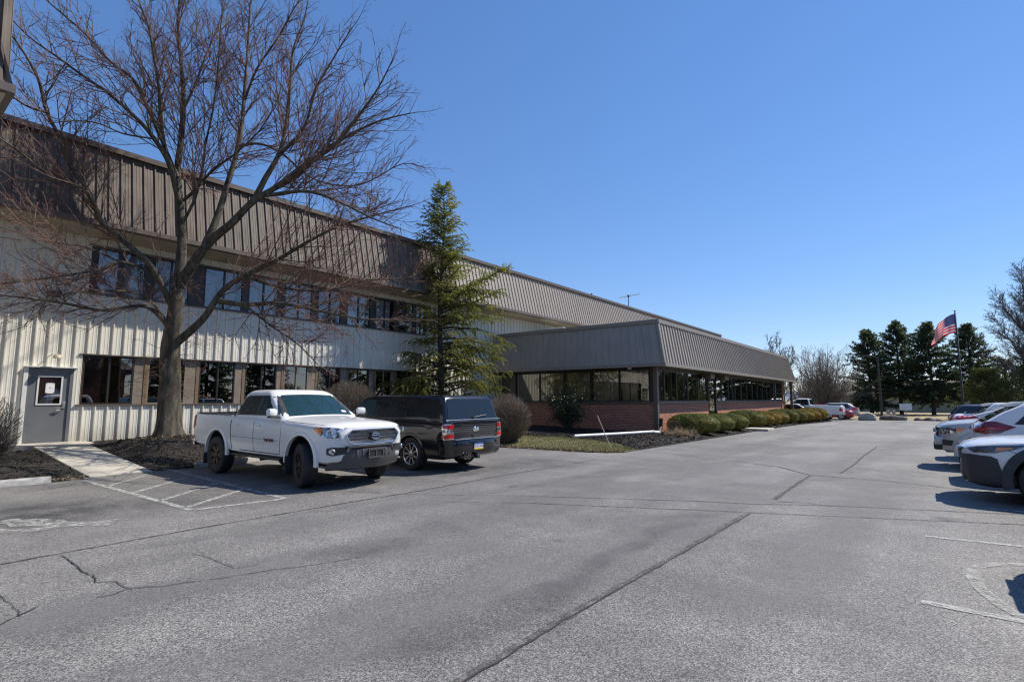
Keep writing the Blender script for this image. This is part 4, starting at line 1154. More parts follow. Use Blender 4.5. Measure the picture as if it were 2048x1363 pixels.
# ------------------------------------------------------------- white crew cab pickup (front right view)
def hero_pickup():
    v = Veh('pickup_truck', 'white crew cab pickup with black wheels parked beside the black wagon', 'pickup truck', (-10.72, 6.2, .004), R(1.5))
    st = [(2.48, .60, .60, .98, 1.05), (2.44, .72, .50, 1.04, 1.11), (2.34, .83, .45, 1.08, 1.16), (2.2, .90, .44, 1.10, 1.19), (1.9, .925, .45, 1.12, 1.21),
          (1.2, .925, .47, 1.17, 1.25), (.9, .925, .47, 1.2, 1.27), (0, .925, .47, 1.215, 1.24), (-.95, .925, .48, 1.23, 1.25), (-1.05, .922, .5, 1.25, 1.268),
          (-2.55, .92, .56, 1.265, 1.285), (-2.76, .905, .62, 1.265, 1.285), (-2.84, .87, .66, 1.25, 1.27)]
    cab = [(1.12, 1.06, -1.0, .88), (1.26, .98, -.98, .872), (1.5, .64, -.9, .79), (1.70, .34, -.82, .715), (1.755, .22, -.75, .665)]
    v.shell(st, cab, M['white_paint'], [(1.62, .47, .47, .93), (-1.62, .47, .46, .93)], bed=(-2.72, -1.1, -.78, .78, .82, 1.5), cabkw=dict(crown=.045, r=.1, bow=.12))
    # glass
    trim_band(v, [(-.94, 1.33), (-.86, 1.275), (.84, 1.275), (.83, 1.34), (.40, 1.66), (.3, 1.69), (-.62, 1.69), (-.74, 1.64), (-.86, 1.5)])
    side_glass(v, [[(-.88, 1.36), (-.82, 1.3), (-.13, 1.3), (-.13, 1.665), (-.6, 1.665), (-.7, 1.62)], [(.0, 1.3), (.77, 1.3), (.74, 1.36), (.37, 1.64), (.29, 1.665), (.0, 1.665)]], green=(1,))
    v.decal('windshield', [(1, -.72, 1.30), (1, .72, 1.30), (.4, .585, 1.70), (.4, -.585, 1.70)], (1, 0, .35), M['car_glass_green'], .007, .02, .12)
    v.decal('rear_window', [(-1, .62, 1.34), (-1, -.62, 1.34), (-.9, -.55, 1.64), (-.9, .55, 1.64)], (-1, 0, .1), M['car_glass'], .007, .02, .2)
    # panel gaps
    mb = MB()
    for sg in (1, -1):
        d = (0, sg, 0); Y = sg * .95
        v.seam(mb, [(.93, Y, 1.2), (.96, Y, .95), (.9, Y, .55)], d); v.seam(mb, [(-.06, Y, 1.22), (-.06, Y, .55)], d)
        v.seam(mb, [(-.62, Y, .56), (.9, Y, .55)], d, .014); v.seam(mb, [(-1.0, Y, 1.24), (-1.0, Y, .9), (-.96, Y, .56)], d, .03)
        v.seam(mb, [(-.98, Y, .83), (.86, Y, .8)], d, .006)
        v.seam(mb, [(1.05, sg * .9, 1.24), (1.6, sg * .86, 1.19), (2.2, sg * .8, 1.14)], (0, sg * .5, 1), .01)
    mb.build('panel_gaps', M['seam_dark'], v.root, None)
    # wheels, flares, flaps
    for x, y, stx in ((1.62, .80, R(-17)), (1.62, -.80, R(-17)), (-1.62, .80, 0), (-1.62, -.80, 0)):
        v.wheel(x, y, .395, .27, M['alloy_bronze'], (6, .045, .05, .2), stx, .235)
    v.arch('wheel_flare', 1.62, .47, .465, .53, .925, .013, M['white_paint'], -8, 186); v.arch('wheel_flare', -1.62, .47, .455, .52, .92, .013, M['white_paint'], -6, 186)
    for x in (1.16, -2.12):
        for sg in (1, -1): v.panel('mud_flap', lambda mb: mb.bbox((x, sg * .84, .36), (.02, .2, .36), .008), M['plastic'])
    # front: hexagonal grille, badge, lamps, bumper
    hexo = [(-.56, 1.09), (.56, 1.09), (.69, .98), (.63, .80), (.5, .74), (-.5, .74), (-.63, .80), (-.69, .98)]
    hexi = [(-.48, 1.045), (.48, 1.045), (.595, .955), (.53, .83), (.44, .79), (-.44, .79), (-.53, .83), (-.595, .955)]
    bowx = lambda y: -.07 * (abs(y) / .7) ** 2
    fx = lambda x0: (lambda u, w_, t: (x0 + t + bowx(u), u, w_))
    mb = MB()
    n = 8; vs = [(2.56 + bowx(a), a, b) for a, b in hexo] + [(2.575 + bowx(a), a, b) for a, b in hexi] + [(2.34 + bowx(a), a * 1.03, b) for a, b in hexo] + [(2.5 + bowx(a), a, b) for a, b in hexi]
    fs = []
    for i in range(n):
        j = (i + 1) % n
        fs += [(i, j, n + j, n + i), (2 * n + i, 2 * n + j, j, i), (n + i, n + j, 3 * n + j, 3 * n + i)]
    mb.add(vs, fs)
    o = mb.build('grille_surround', M['white_paint'], v.root, 40); fixn(o.data)
    mb = MB()
    for i in range(n):
        j = (i + 1) % n; a, b = hexi[i], hexi[j]
        mb.tube([(2.58 + bowx(a[0]), a[0], a[1]), (2.58 + bowx(b[0]), b[0], b[1])], .012, 6)
    mb.build('grille_trim', M['chrome'], v.root)
    mb = MB(); mb.add([(2.492 + bowx(a), a, b) for a, b in hexi], [tuple(range(8))], 1)
    for z, hw in ((1.0, .52), (.935, .565), (.87, .54)):
        pts = [(2.56 + bowx(y), y, z) for y in span(-hw, hw, 8)]
        for a, b in zip(pts[:-1], pts[1:]):
            mb.add([(a[0], a[1], a[2] - .013), (b[0], b[1], b[2] - .013), (b[0], b[1], b[2] + .013), (a[0], a[1], a[2] + .013), (a[0] - .06, a[1], a[2] + .013), (b[0] - .06, b[1], b[2] + .013)], [(0, 1, 2, 3), (3, 2, 5, 4)], 0)
    M['grille_bar'] = mat('grille_bar', (.03, .031, .034), .5); M['grille_void'] = mat('grille_void', (.004, .004, .004), .9, spec=.1)
    g = mb.build('grille', [M['grille_bar'], M['grille_void']], v.root, None)
    mb = MB(); mb.lathe([(0, 2.59), (.085, 2.59), (.09, 2.575), (.09, 2.5)], (0, 0, .92), 'x', 28, 1)
    def oval(a, b, cz, r_=.009):
        pts = [(2.597, a * math.cos(t), .92 + cz + b * math.sin(t)) for t in span(0, 2 * PI, 24)]
        mb.tube(pts, r_, 6, 0)
    oval(.08, .056, 0); oval(.028, .052, .002, .007); oval(.062, .02, .03, .007)
    mb.build('emblem', [M['chrome'], M['dark_lens']], v.root)
    for sg in (1, -1):
        f = lambda P: P if sg > 0 else mirror_pts(P)
        d = (1, sg * .75, 0.05)
        hl = v.decal('headlight', f([(2.5, .66, 1.07), (2.5, .67, .935), (2.42, .76, .905), (2.28, .88, .92), (2.04, .93, 1.03), (2.06, .92, 1.09), (2.35, .82, 1.09)]), d, M['clear_lens'], .012, .03, .08)
        v.decal('turn_lens', f([(2.24, .9, .965), (2.08, .93, 1.03), (2.09, .92, 1.075), (2.24, .89, 1.07)]), d, M['amber_lens'], .018, .01, .06, parent=hl)
        mb = MB(); mb.lathe([(.035, .0), (.055, .015), (.06, .02), (.062, .0)], (0, 0, 0), 'x', 20); 
        o = mb.build('projector', M['chrome'], hl); o.location = (2.38, sg * .84, 1.0); o.rotation_euler = (0, 0, sg * R(40))
        v.decal('fog_bezel', f([(2.52, .56, .74), (2.5, .56, .63), (2.4, .78, .6), (2.33, .85, .63), (2.33, .85, .73), (2.4, .79, .75)]), d, M['plastic'], .012, .03, .08)
        mb = MB(); mb.lathe([(0, .012), (.045, .01), (.055, .0), (.06, -.02)], (0, 0, 0), 'x', 20)
        o = mb.build('fog_light', M['clear_lens'], v.root); o.location = (2.415, sg * .80, .675); o.rotation_euler = (0, 0, sg * R(38))
        v.mirror(.80, .90, 1.31, M['white_paint'], sg)
        for x in (.1, -.78): v.handle(x, .918, 1.07, M['white_paint'], sg)
        v.decal('tail_light', f([(-2.78, .9, 1.24), (-2.84, .86, 1.24), (-2.84, .86, .92), (-2.78, .9, .94), (-2.68, .92, 1.0), (-2.7, .92, 1.2)]), (-1, sg * .9, 0), M['red_lens'], .014, .03, .06)
    # charcoal bumper with the empty plate bracket
    mb = MB()
    outline = [(-.62, .70), (.62, .70), (.72, .55), (.78, .43), (.72, .36), (-.72, .36), (-.78, .43), (-.72, .55)]
    bz = [(.715, .42, -.02), (.705, .46, .035), (.62, .56, .045), (.5, .74, .03), (.44, .82, .0), (.36, .82, -.03), (.33, .76, -.12)]
    rows = []
    for z, hw, px in bz: rows.append([(2.55 + px - .34 * (abs(y) / .9) ** 2.4, y, z) for y in span(-hw, hw, 16)])
    vs = [p for q in rows for p in q]; k = 17
    fs = [(i * k + j, i * k + j + 1, (i + 1) * k + j + 1, (i + 1) * k + j) for i in range(len(rows) - 1) for j in range(k - 1)]
    back = [(x - .2, y, z) for x, y, z in rows[0]]; vs += back; b0 = len(rows) * k
    fs += [(j, j + 1, b0 + j + 1, b0 + j) for j in range(k - 1)]
    mb.add(vs, fs)
    for y in (-.36, -.25, .25, .36): mb.bbox((2.585 - .34 * (abs(y) / .9) ** 2.4, y, .63), (.03, .05, .14), .012)
    mb.build('front_bumper', M['grey_plastic'], v.root, 40)
    mb = MB(); mb.bbox((2.5, 0, .735), (.16, 1.16, .03), .01); mb.build('lower_intake', M['black'], v.root)
    mb = MB(); mb.box(2.6, 2.62, -.17, .17, .53, .69, 0)
    for a in ((-.17, .17, .665, .69), (-.17, .17, .53, .555), (-.17, -.15, .555, .665), (.15, .17, .555, .665), (-.01, .01, .555, .665)): mb.box(2.62, 2.632, *a, 1)
    mb.build('plate_bracket', [M['black'], M['grey_plastic']], v.root)
    # bed rail caps, tailgate, underside
    mb = MB()
    for sg in (1, -1): mb.bbox((-1.9, sg * .83, 1.287), (1.66, .1, .018), .006)
    mb.bbox((-2.76, 0, 1.283), (.09, 1.7, .018), .006); mb.build('bed_rail', M['plastic'], v.root)
    mb = MB(); mb.bbox((0, 0, .42), (4.4, 1.0, .14), .03); mb.tube([(-1.62, -.75, .4), (-1.62, .75, .4)], .06, 10); mb.lathe([(0, -.14), (.14, -.08), (.16, 0), (.14, .08), (0, .14)], (-1.62, 0, .4), 'y', 16)
    mb.tube([(1.62, -.75, .4), (1.62, .75, .4)], .05, 10); mb.build('undercarriage', M['well'], v.root)
    mb = MB(); mb.bbox((-2.9, 0, .62), (.12, 1.7, .16), .03); mb.build('rear_bumper', M['chrome'], v.root)
    mb = MB()
    for sg in (1, -1): mb.bbox((-.05, sg * .86, .45), (1.9, .06, .05), .015)
    mb.build('rocker', M['plastic'], v.root)
    text_on(v.root, 'lettering', 'TACOMA', .085, M['dark_red_lens'], (.55, -.936, .80), (1, 0, 0), (0, 0, 1)); text_on(v.root, 'lettering', 'TACOMA', .085, M['dark_red_lens'], (.55, .936, .80), (-1, 0, 0), (0, 0, 1))
    text_on(v.root, 'lettering', 'SR5', .06, M['grey_plastic'], (-.9, -.897, 1.27), (1, 0, 0), (0, 0.1, 1))
    v.decal('sticker', [(.9, .5, 1.33), (.9, .62, 1.33), (.85, .61, 1.37), (.85, .5, 1.37)], (1, 0, .35), M['plate_white'], .011, .01, .1)
    return v
hero_pickup()

# ------------------------------------------------------------- black boxy wagon (rear left view)
def hero_wagon():
    v = Veh('station_wagon', 'black boxy wagon with bright alloy wheels, its tailgate towards the lot', 'car', (-10.93, 9.2, L(9) + .004), PI)
    st = [(2.47, .6, .45, .9, .96), (2.40, .78, .35, .98, 1.03), (2.25, .90, .3, 1.03, 1.09), (1.9, .955, .28, 1.07, 1.13), (1.0, .965, .27, 1.11, 1.16), (0, .965, .27, 1.125, 1.16),
          (-2.3, .965, .28, 1.125, 1.15), (-2.56, .952, .32, 1.125, 1.145), (-2.63, .925, .38, 1.12, 1.135), (-2.66, .89, .44, 1.1, 1.12)]
    cab = [(1.02, 1.4, -2.6, .93), (1.14, 1.2, -2.575, .922), (1.4, .82, -2.5, .865), (1.63, .5, -2.41, .805), (1.685, .36, -2.35, .765)]
    v.shell(st, cab, M['black_paint'], [(1.495, .37, .43, .965), (-1.495, .37, .43, .965)], cabkw=dict(crown=.03, r=.07, bow=.08))
    trim_band(v, [(-2.42, 1.17), (1.02, 1.17), (.52, 1.6), (.42, 1.625), (-2.3, 1.625)], M['black_paint'])
    side_glass(v, [[(-2.32, 1.19), (-1.3, 1.19), (-1.3, 1.6), (-2.22, 1.6)], [(-1.22, 1.19), (-.98, 1.19), (-.98, 1.6), (-1.22, 1.6)], [(-.95, 1.19), (-.2, 1.19), (-.2, 1.6), (-.95, 1.6)], [(-.1, 1.19), (.92, 1.19), (.46, 1.6), (-.1, 1.6)]], green=(3,))
    v.decal('rear_window', [(-2.6, .82, 1.165), (-2.6, -.82, 1.165), (-2.4, -.73, 1.615), (-2.4, .73, 1.615)], (-1, 0, .2), M['car_glass'], .008, .02, .12)
    v.decal('windshield', [(1.2, -.78, 1.2), (1.2, .78, 1.2), (.6, .68, 1.6), (.6, -.68, 1.6)], (1, 0, .4), M['car_glass_green'], .008, .02, .14)
    mb = MB()
    for sg in (1, -1):
        d = (0, sg, 0); Y = sg * .97
        for xs_ in ([(1.0, 1.1), (1.0, .45)], [(-.15, 1.12), (-.15, .42)], [(-1.1, 1.12), (-1.1, .8), (-1.02, .5)]): v.seam(mb, [(x, Y, z) for x, z in xs_], d, .008)
        v.seam(mb, [(-2.5, Y, .74), (-2.0, Y, .74)], d, .006)
    for z in (1.03, .985, .94, .895): v.seam(mb, [(-2.7, -.74, z), (-2.7, .74, z)], (-1, 0, 0), .014)
    v.seam(mb, [(-2.7, -.78, 1.1), (-2.7, -.78, .72), (-2.7, .78, .72), (-2.7, .78, 1.1)], (-1, 0, 0), .01)
    mb.build('panel_gaps', M['grey_plastic'], v.root, None)
    mb = MB()
    for sg in (1, -1): mb.tube([(1.05, sg * .945, 1.155), (-1, sg * .95, 1.16), (-2.5, sg * .94, 1.16)], .007, 6)
    mb.tube([(-2.61, -.9, 1.15), (-2.625, 0, 1.15), (-2.61, .9, 1.15)], .012, 8)
    mb.build('belt_trim', M['alloy'], v.root)
    for x, y in ((1.495, .83), (1.495, -.83), (-1.495, .83), (-1.495, -.83)):
        v.wheel(x, y, .372, .255, M['alloy'], (9, .03, .045, 0), 0, .255)
    v.arch('wheel_flare', 1.495, .37, .425, .475, .962, .012, M['black_paint'], -4, 184); v.arch('wheel_flare', -1.495, .37, .425, .475, .962, .012, M['black_paint'], -4, 184)
    for sg in (1, -1):
        f = lambda P: P if sg > 0 else mirror_pts(P)
        d = (-1, sg * .8, 0)
        tl = v.decal('tail_light', f([(-2.67, .74, 1.07), (-2.67, .74, .735), (-2.62, .93, .735), (-2.52, .955, .735), (-2.54, .955, 1.05), (-2.62, .93, 1.07)]), d, M['chrome'], .012, .03, .06)
        for z0, z1, mm in ((.965, 1.05, 'red_lens'), (.86, .95, 'clear_lens'), (.75, .845, 'red_lens')):
            v.decal('lens', f([(-2.67, .755, z1), (-2.67, .755, z0), (-2.62, .925, z0), (-2.545, .95, z0), (-2.55, .95, z1), (-2.62, .925, z1)]), d, M[mm], .019, .012, .06, parent=tl)
        v.mirror(.85, .92, 1.2, M['black_paint'], sg)
        for x in (-.08, -1.02 + .12): v.handle(x - .1, .962, 1.0, M['chrome'], sg)
        v.decal('headlight', f([(2.42, .6, .95), (2.42, .6, .8), (2.3, .86, .82), (2.1, .93, .88), (2.2, .9, 1.0)]), (1, sg * .7, 0), M['clear_lens'], .012, .03, .08)
    # bumper
    mb = MB(); prof = [(.735, -.03), (.72, .055), (.69, .075), (.56, .085), (.44, .06), (.36, .0), (.33, -.1)]; rows = []
    for z, o in prof: rows.append([(-2.66 - o + .3 * (abs(y) / .97) ** 5, y, z) for y in span(-.955, .955, 24)])
    k = 25; vs = [p for q in rows for p in q]
    mb.add(vs, [(i * k + j, i * k + j + 1, (i + 1) * k + j + 1, (i + 1) * k + j) for i in range(len(rows) - 1) for j in range(k - 1)])
    for sg in (1, -1):
        pass
    bp = mb.build('rear_bumper', M['black_paint'], v.root, 40); fixn(bp.data)
    mb = MB(); mb.bbox((-2.7, 0, .728), (.1, 1.5, .014), .006); mb.build('step_plate', M['alloy'], v.root)
    mb = MB(); mb.lathe([(0, 2.685), (.08, 2.68), (.098, 2.665), (.1, 2.64)], (0, 0, 0), 'x', 28)
    mb.v = [(-x, y * 1.15, z * .62 + .935) for x, y, z in mb.v]; mb.build('emblem', M['chrome'], v.root)
    text_on(v.root, 'lettering', 'F L E X', .062, M['chrome'], (-2.675, .57, 1.045), (0, -1, 0), (0, 0, 1))
    plate(v.root, (-2.745, 0, .56), -1, text='KHG 5046')
    mb = MB(); mb.box(-2.69, -2.62, -.12, .12, .76, .8); mb.build('tailgate_handle', M['plastic'], v.root)
    mb = MB(); mb.tube([(-2.6, -.02, 1.2), (-2.585, -.3, 1.235), (-2.58, -.45, 1.245)], .012, 6); mb.bbox((-2.605, 0, 1.195), (.05, .08, .04), .01); mb.build('rear_wiper', M['grey_plastic'], v.root)
    mb = MB()
    for y in (.3, .41): mb.lathe([(.035, -2.74), (.042, -2.74), (.042, -2.5), (.03, -2.5), (.03, -2.72)], (0, y, .33), 'x', 16)
    mb.build('exhaust_tip', M['chrome'], v.root)
    mb = MB(); mb.bbox((-2.7, 0, .32), (.12, .09, .08), .01); mb.build('tow_hitch', M['plastic'], v.root)
    mb = MB(); mb.bbox((0, 0, .3), (4.3, 1.1, .12), .03); mb.tube([(-1.495, -.8, .36), (-1.495, .8, .36)], .05, 8); mb.build('undercarriage', M['well'], v.root)
    mb = MB(); mb.tube([(-1.9, 0, 1.7), (-2.05, 0, 1.78)], .012, 6); mb.build('roof_antenna', M['plastic'], v.root)
hero_wagon()

# ------------------------------------------------------------- plainer cars from one recipe
def suv_shell(name, label, cat, loc, rz, pm, P, group=None):
    """P: length front/rear, half width, belt, roof, windshield base/top, rear window base/top, wheels"""
    v = Veh(name, label, cat, loc, rz, group)
    nf, nr, hw, zb, hood, belt, roof = P['nf'], P['nr'], P['hw'], P.get('zb', .26), P['hood'], P['belt'], P['roof']
    ws0, ws1, rw0, rw1 = P['ws0'], P['ws1'], P['rw0'], P['rw1']
    deck = P.get('deck', belt + .04)
    st = [(nf, hw * .55, zb + .14, hood - .14, hood - .08), (nf - .07, hw * .76, zb + .04, hood - .08, hood - .02), (nf - .25, hw * .92, zb, hood - .03, hood + .04), (nf - .55, hw * .985, zb, hood + .02, hood + .08),
          (ws0, hw, zb, belt - .02, belt + .03), (0, hw, zb, belt, belt + .03), (rw0 + .1, hw, zb + .02, belt + .01, max(belt + .03, deck)),
          (nr + .35, hw * .985, zb + .05, min(belt, deck - .05), deck), (nr + .12, hw * .93, zb + .1, min(belt, deck - .06), deck - .01), (nr + .03, hw * .84, zb + .16, min(belt - .04, deck - .1), deck - .05), (nr, hw * .76, zb + .22, min(belt - .08, deck - .15), deck - .11)]
    tw = hw - P.get('tumble', .2)
    cab = [(belt - .1, ws0 + .1, rw0 - .03, hw - .04), (belt + .02, ws0, rw0, hw - .055), (lerp(belt, roof, .5), lerp(ws0, ws1, .55), lerp(rw0, rw1, .5), hw - .11), (roof - .07, ws1, rw1, tw + .02), (roof - .025, ws1 - .12, rw1 + .05, tw - .04)]
    aF, aR, Rw = P['aF'], P['aR'], P['Rw']
    ar = Rw + .06
    v.shell(st, cab, pm, [(aF, Rw, ar, hw), (aR, Rw, ar, hw)], bed=P.get('bed'), cabkw=dict(crown=.03, r=.08, bow=.09))
    z0, z1 = belt + .045, roof - .1
    xf0, xf1 = lerp(ws0, ws1, .1) - .16, lerp(ws0, ws1, .95) - .08; xr0, xr1 = P.get('qx0', rw0 + .3), P.get('qx1', rw1 + .22)
    pil = P.get('pillar', [(-.04, .04)])
    if P.get('trim', 1): trim_band(v, [(xr0 - .05, z0 - .02), (xf0 + .05, z0 - .02), (xf1 + .03, z1 + .02), (xr1 - .03, z1 + .02)])
    xs_ = [xr0] + [q for p in pil for q in p] + [xf0]; xt = [xr1] + [q for p in pil for q in p] + [xf1]
    polys = [[(xs_[i], z0), (xs_[i + 1], z0), (xt[i + 1], z1), (xt[i], z1)] for i in range(0, len(xs_), 2)]
    side_glass(v, polys, green=(len(polys) - 1,))
    gw0, gw1 = hw - .17, tw - .08
    v.decal('windshield', [(ws0, -gw0, belt + .05), (ws0, gw0, belt + .05), (ws1, gw1, roof - .085), (ws1, -gw1, roof - .085)], (1, 0, .5), M['car_glass_green'], .008, .02, .16)
    v.decal('rear_window', [(rw0, gw0, belt + .06), (rw0, -gw0, belt + .06), (rw1, -gw1, roof - .1), (rw1, gw1, roof - .1)], (-1, 0, P.get('rwd', .35)), M['car_glass'], .008, .02, .16)
    for x in (aF, aR):
        for sg in (1, -1): v.wheel(x, sg * (hw - .125), Rw, .235, M[P.get('rim', 'alloy')], P.get('spokes', (5, .05, .07, 0)), 0, P.get('rimr'), letters=P.get('letters'))
    mb = MB()
    for sg in (1, -1):
        for sx in P.get('seams', []): v.seam(mb, [(x, sg * hw, z) for x, z in sx], (0, sg, 0), .008)
    if len(mb.v): mb.build('panel_gaps', M['seam_dark'], v.root, None)
    for sg in (1, -1):
        v.mirror(ws0 - .22, hw - .06, belt + .1, pm if P.get('mirror_paint', 1) else M['plastic'], sg)
        for hx in P.get('handles', []): v.handle(hx, hw - .008, belt - .14, pm, sg, .18)
    mb = MB(); mb.bbox((0, 0, zb + .05), (aF - aR + 1.2, hw * 1.2, .12), .03); mb.build('undercarriage', M['well'], v.root)
    return v
def lamp(v, name, pts, d, m, eps=.012, parent=None):
    out = []
    for sg in (1, -1):
        f = pts if sg > 0 else mirror_pts(pts)
        out.append(v.decal(name, f, (d[0], sg * d[1], d[2]), M[m], eps, .03, .07, parent=parent[0 if sg > 0 else 1] if parent else None))
    return out

# white outdoor wagon with black cladding, nose into the lot
OB = dict(nf=2.36, nr=-2.5, hw=.93, zb=.25, hood=.93, belt=1.02, roof=1.62, ws0=.98, ws1=.12, rw0=-2.2, rw1=-1.78, aF=1.37, aR=-1.375, Rw=.372, rim='alloy_dark', spokes=(5, .05, .075, .12), rimr=.235,
          letters=('GEOLANDAR', .05), seams=[[(.98, 1.0), (1.0, .5)], [(-.1, 1.0), (-.1, .45)], [(-1.05, 1.0), (-.95, .5)], [(1.9, .88), (1.55, .72)]], handles=(.05, -.9), pillar=[(-.14, -.06), (-1.12, -1.04)])
def outdoor_wagon(loc, rz, label, group=None):
    v = suv_shell('station_wagon', label, 'car', loc, rz, M['pearl_paint'], OB, group)
    d = (1, .9, .05)
    hl = lamp(v, 'headlight', [(2.3, .66, .84), (2.22, .78, .785), (2.0, .9, .79), (1.78, .93, .86), (1.62, .93, .93), (1.95, .91, .905), (2.2, .8, .88)], d, 'dark_lens')
    lamp(v, 'turn_lens', [(1.98, .91, .815), (1.83, .93, .85), (1.75, .93, .885), (1.96, .91, .88)], (.5, 1, 0), 'amber_lens', .018, hl)
    lamp(v, 'front_cladding', [(2.36, .5, .74), (2.25, .74, .755), (2.05, .9, .74), (1.98, .92, .7), (1.95, .93, .52), (1.82, .93, .42), (1.78, .93, .27), (2.0, .9, .25), (2.28, .7, .29), (2.38, .4, .34)], (1, .8, 0), 'plastic', .014)
    mb = MB(); mb.bbox((2.33, 0, .72), (.08, .95, .2), .03, None, 0); mb.bbox((2.36, 0, .835), (.06, 1.0, .03), .012, None, 1)
    for z in (.66, .72, .78): mb.bbox((2.375, 0, z), (.02, .85, .016), .005, None, 2)
    mb.build('grille', [M['plastic'], M['dark_lens'], M['grey_plastic']], v.root, 40)
    mb = MB(); mb.lathe([(0, .012), (.06, .008), (.075, 0), (.075, -.03)], (0, 0, 0), 'x', 24); mb.v = [(x + 2.4, y, z * .6 + .8) for x, y, z in mb.v]; mb.build('emblem', M['chrome'], v.root)
    mb = MB(); mb.bbox((2.3, 0, .42), (.14, 1.1, .22), .04, None, 0); mb.bbox((2.28, 0, .31), (.12, 1.0, .06), .02, None, 1); mb.build('front_bumper', [M['plastic'], M['alloy']], v.root, 40)
    v.arch('wheel_flare', 1.37, .372, .43, .56, .925, .02, M['plastic'], -14, 194); v.arch('wheel_flare', -1.375, .372, .43, .54, .925, .02, M['plastic'], -14, 194)
    mb = MB()
    for sg in (1, -1): mb.bbox((0, sg * .915, .33), (1.75, .05, .16), .02)
    mb.build('rocker', M['plastic'], v.root)
    mb = MB()
    for sg in (1, -1): mb.tube([(.0, sg * .64, 1.63), (-.1, sg * .64, 1.7), (-1.5, sg * .62, 1.69), (-1.65, sg * .62, 1.62)], .02, 8)
    mb.build('roof_rail', M['plastic'], v.root)
    lamp(v, 'tail_light', [(-2.47, .66, .95), (-2.47, .66, .8), (-2.38, .85, .8), (-2.2, .92, .86), (-2.3, .9, .98)], (-1, .8, 0), 'red_lens')
    return v
outdoor_wagon((2.72, 12.2, L(12) + .004), PI, 'white wagon with black plastic cladding, nearest car on the right')
outdoor_wagon((3.17, 6.75, L(7) + .004), PI, 'white wagon with black cladding outside the right edge, only its shadow seen')

# silvery crossover, tail towards the lot
CR = dict(nf=2.3, nr=-2.36, hw=.92, zb=.3, hood=1.0, belt=1.14, roof=1.62, ws0=1.0, ws1=.3, rw0=-2.24, rw1=-1.62, aF=1.35, aR=-1.35, Rw=.355, seams=[[(-2.1, .86), (-1.95, .7), (-1.95, .5)]], handles=(.0, -.9),
          pillar=[(-.1, -.02), (-1.05, -.97)], qx0=-1.72, qx1=-1.42, rwd=.5)
def crossover(loc, rz, label, pm, P=CR, name='suv', spoiler=True, group=None, tail='dark_red_lens'):
    v = suv_shell(name, label, 'car', loc, rz, pm, P, group)
    nr, hw, belt = P['nr'], P['hw'], P['belt']
    tl = lamp(v, 'tail_light', [(nr + .02, .6, belt + .02), (nr + .02, .62, belt - .14), (nr + .2, .85, belt - .18), (nr + .36, .91, belt - .15), (nr + .56, .92, belt - .03), (nr + .3, .88, belt + .07)], (-1, .9, 0), tail)
    lamp(v, 'lens', [(nr + .02, .64, belt - .09), (nr + .02, .64, belt - .12), (nr + .36, .91, belt - .075), (nr + .5, .92, belt - .04), (nr + .25, .87, belt - .05)], (-1, .9, 0), 'red_lens', .02, tl)
    if spoiler:
        mb = MB(); x = P['rw1']; z = P['roof'] - .03
        mb.prism([(x + .25, z + .02), (x - .02, z + .015), (x - .26, z - .05), (x - .24, z - .085), (x + .1, z - .06)], 1.16, lambda a, b, t: (a, t - .58, b)); o = mb.build('spoiler', pm, v.root, 40); fixn(o.data)
    mb = MB(); mb.bbox((nr + .06, 0, .45), (.22, hw * 1.62, .22), .07); mb.build('rear_bumper', M['plastic'], v.root, 40)
    plate(v.root, (nr - .012, 0, .78), -1)
    mb = MB(); mb.tube([(P['rw0'] + .0, .0, belt + .1), (P['rw0'] + .07, .34, belt + .14)], .012, 6); mb.build('rear_wiper', M['plastic'], v.root)
    lamp(v, 'headlight', [(P['nf'] - .06, .62, P['hood'] - .08), (P['nf'] - .08, .66, P['hood'] - .2), (P['nf'] - .35, .88, P['hood'] - .14), (P['nf'] - .4, .88, P['hood'] - .06)], (1, .8, 0), 'clear_lens')
    mb = MB(); mb.bbox((P['nf'] - .03, 0, P['hood'] - .24), (.06, hw * .9, .16), .03); mb.build('grille', M['plastic'], v.root, 40)
    return v
crossover((3.02, 14.95, L(15) - .05), 0, 'pale silver crossover with dark red boomerang tail lamps beside the clad wagon', M['pearl_paint'], dict(CR, belt=1.2, roof=1.67, hood=1.04))

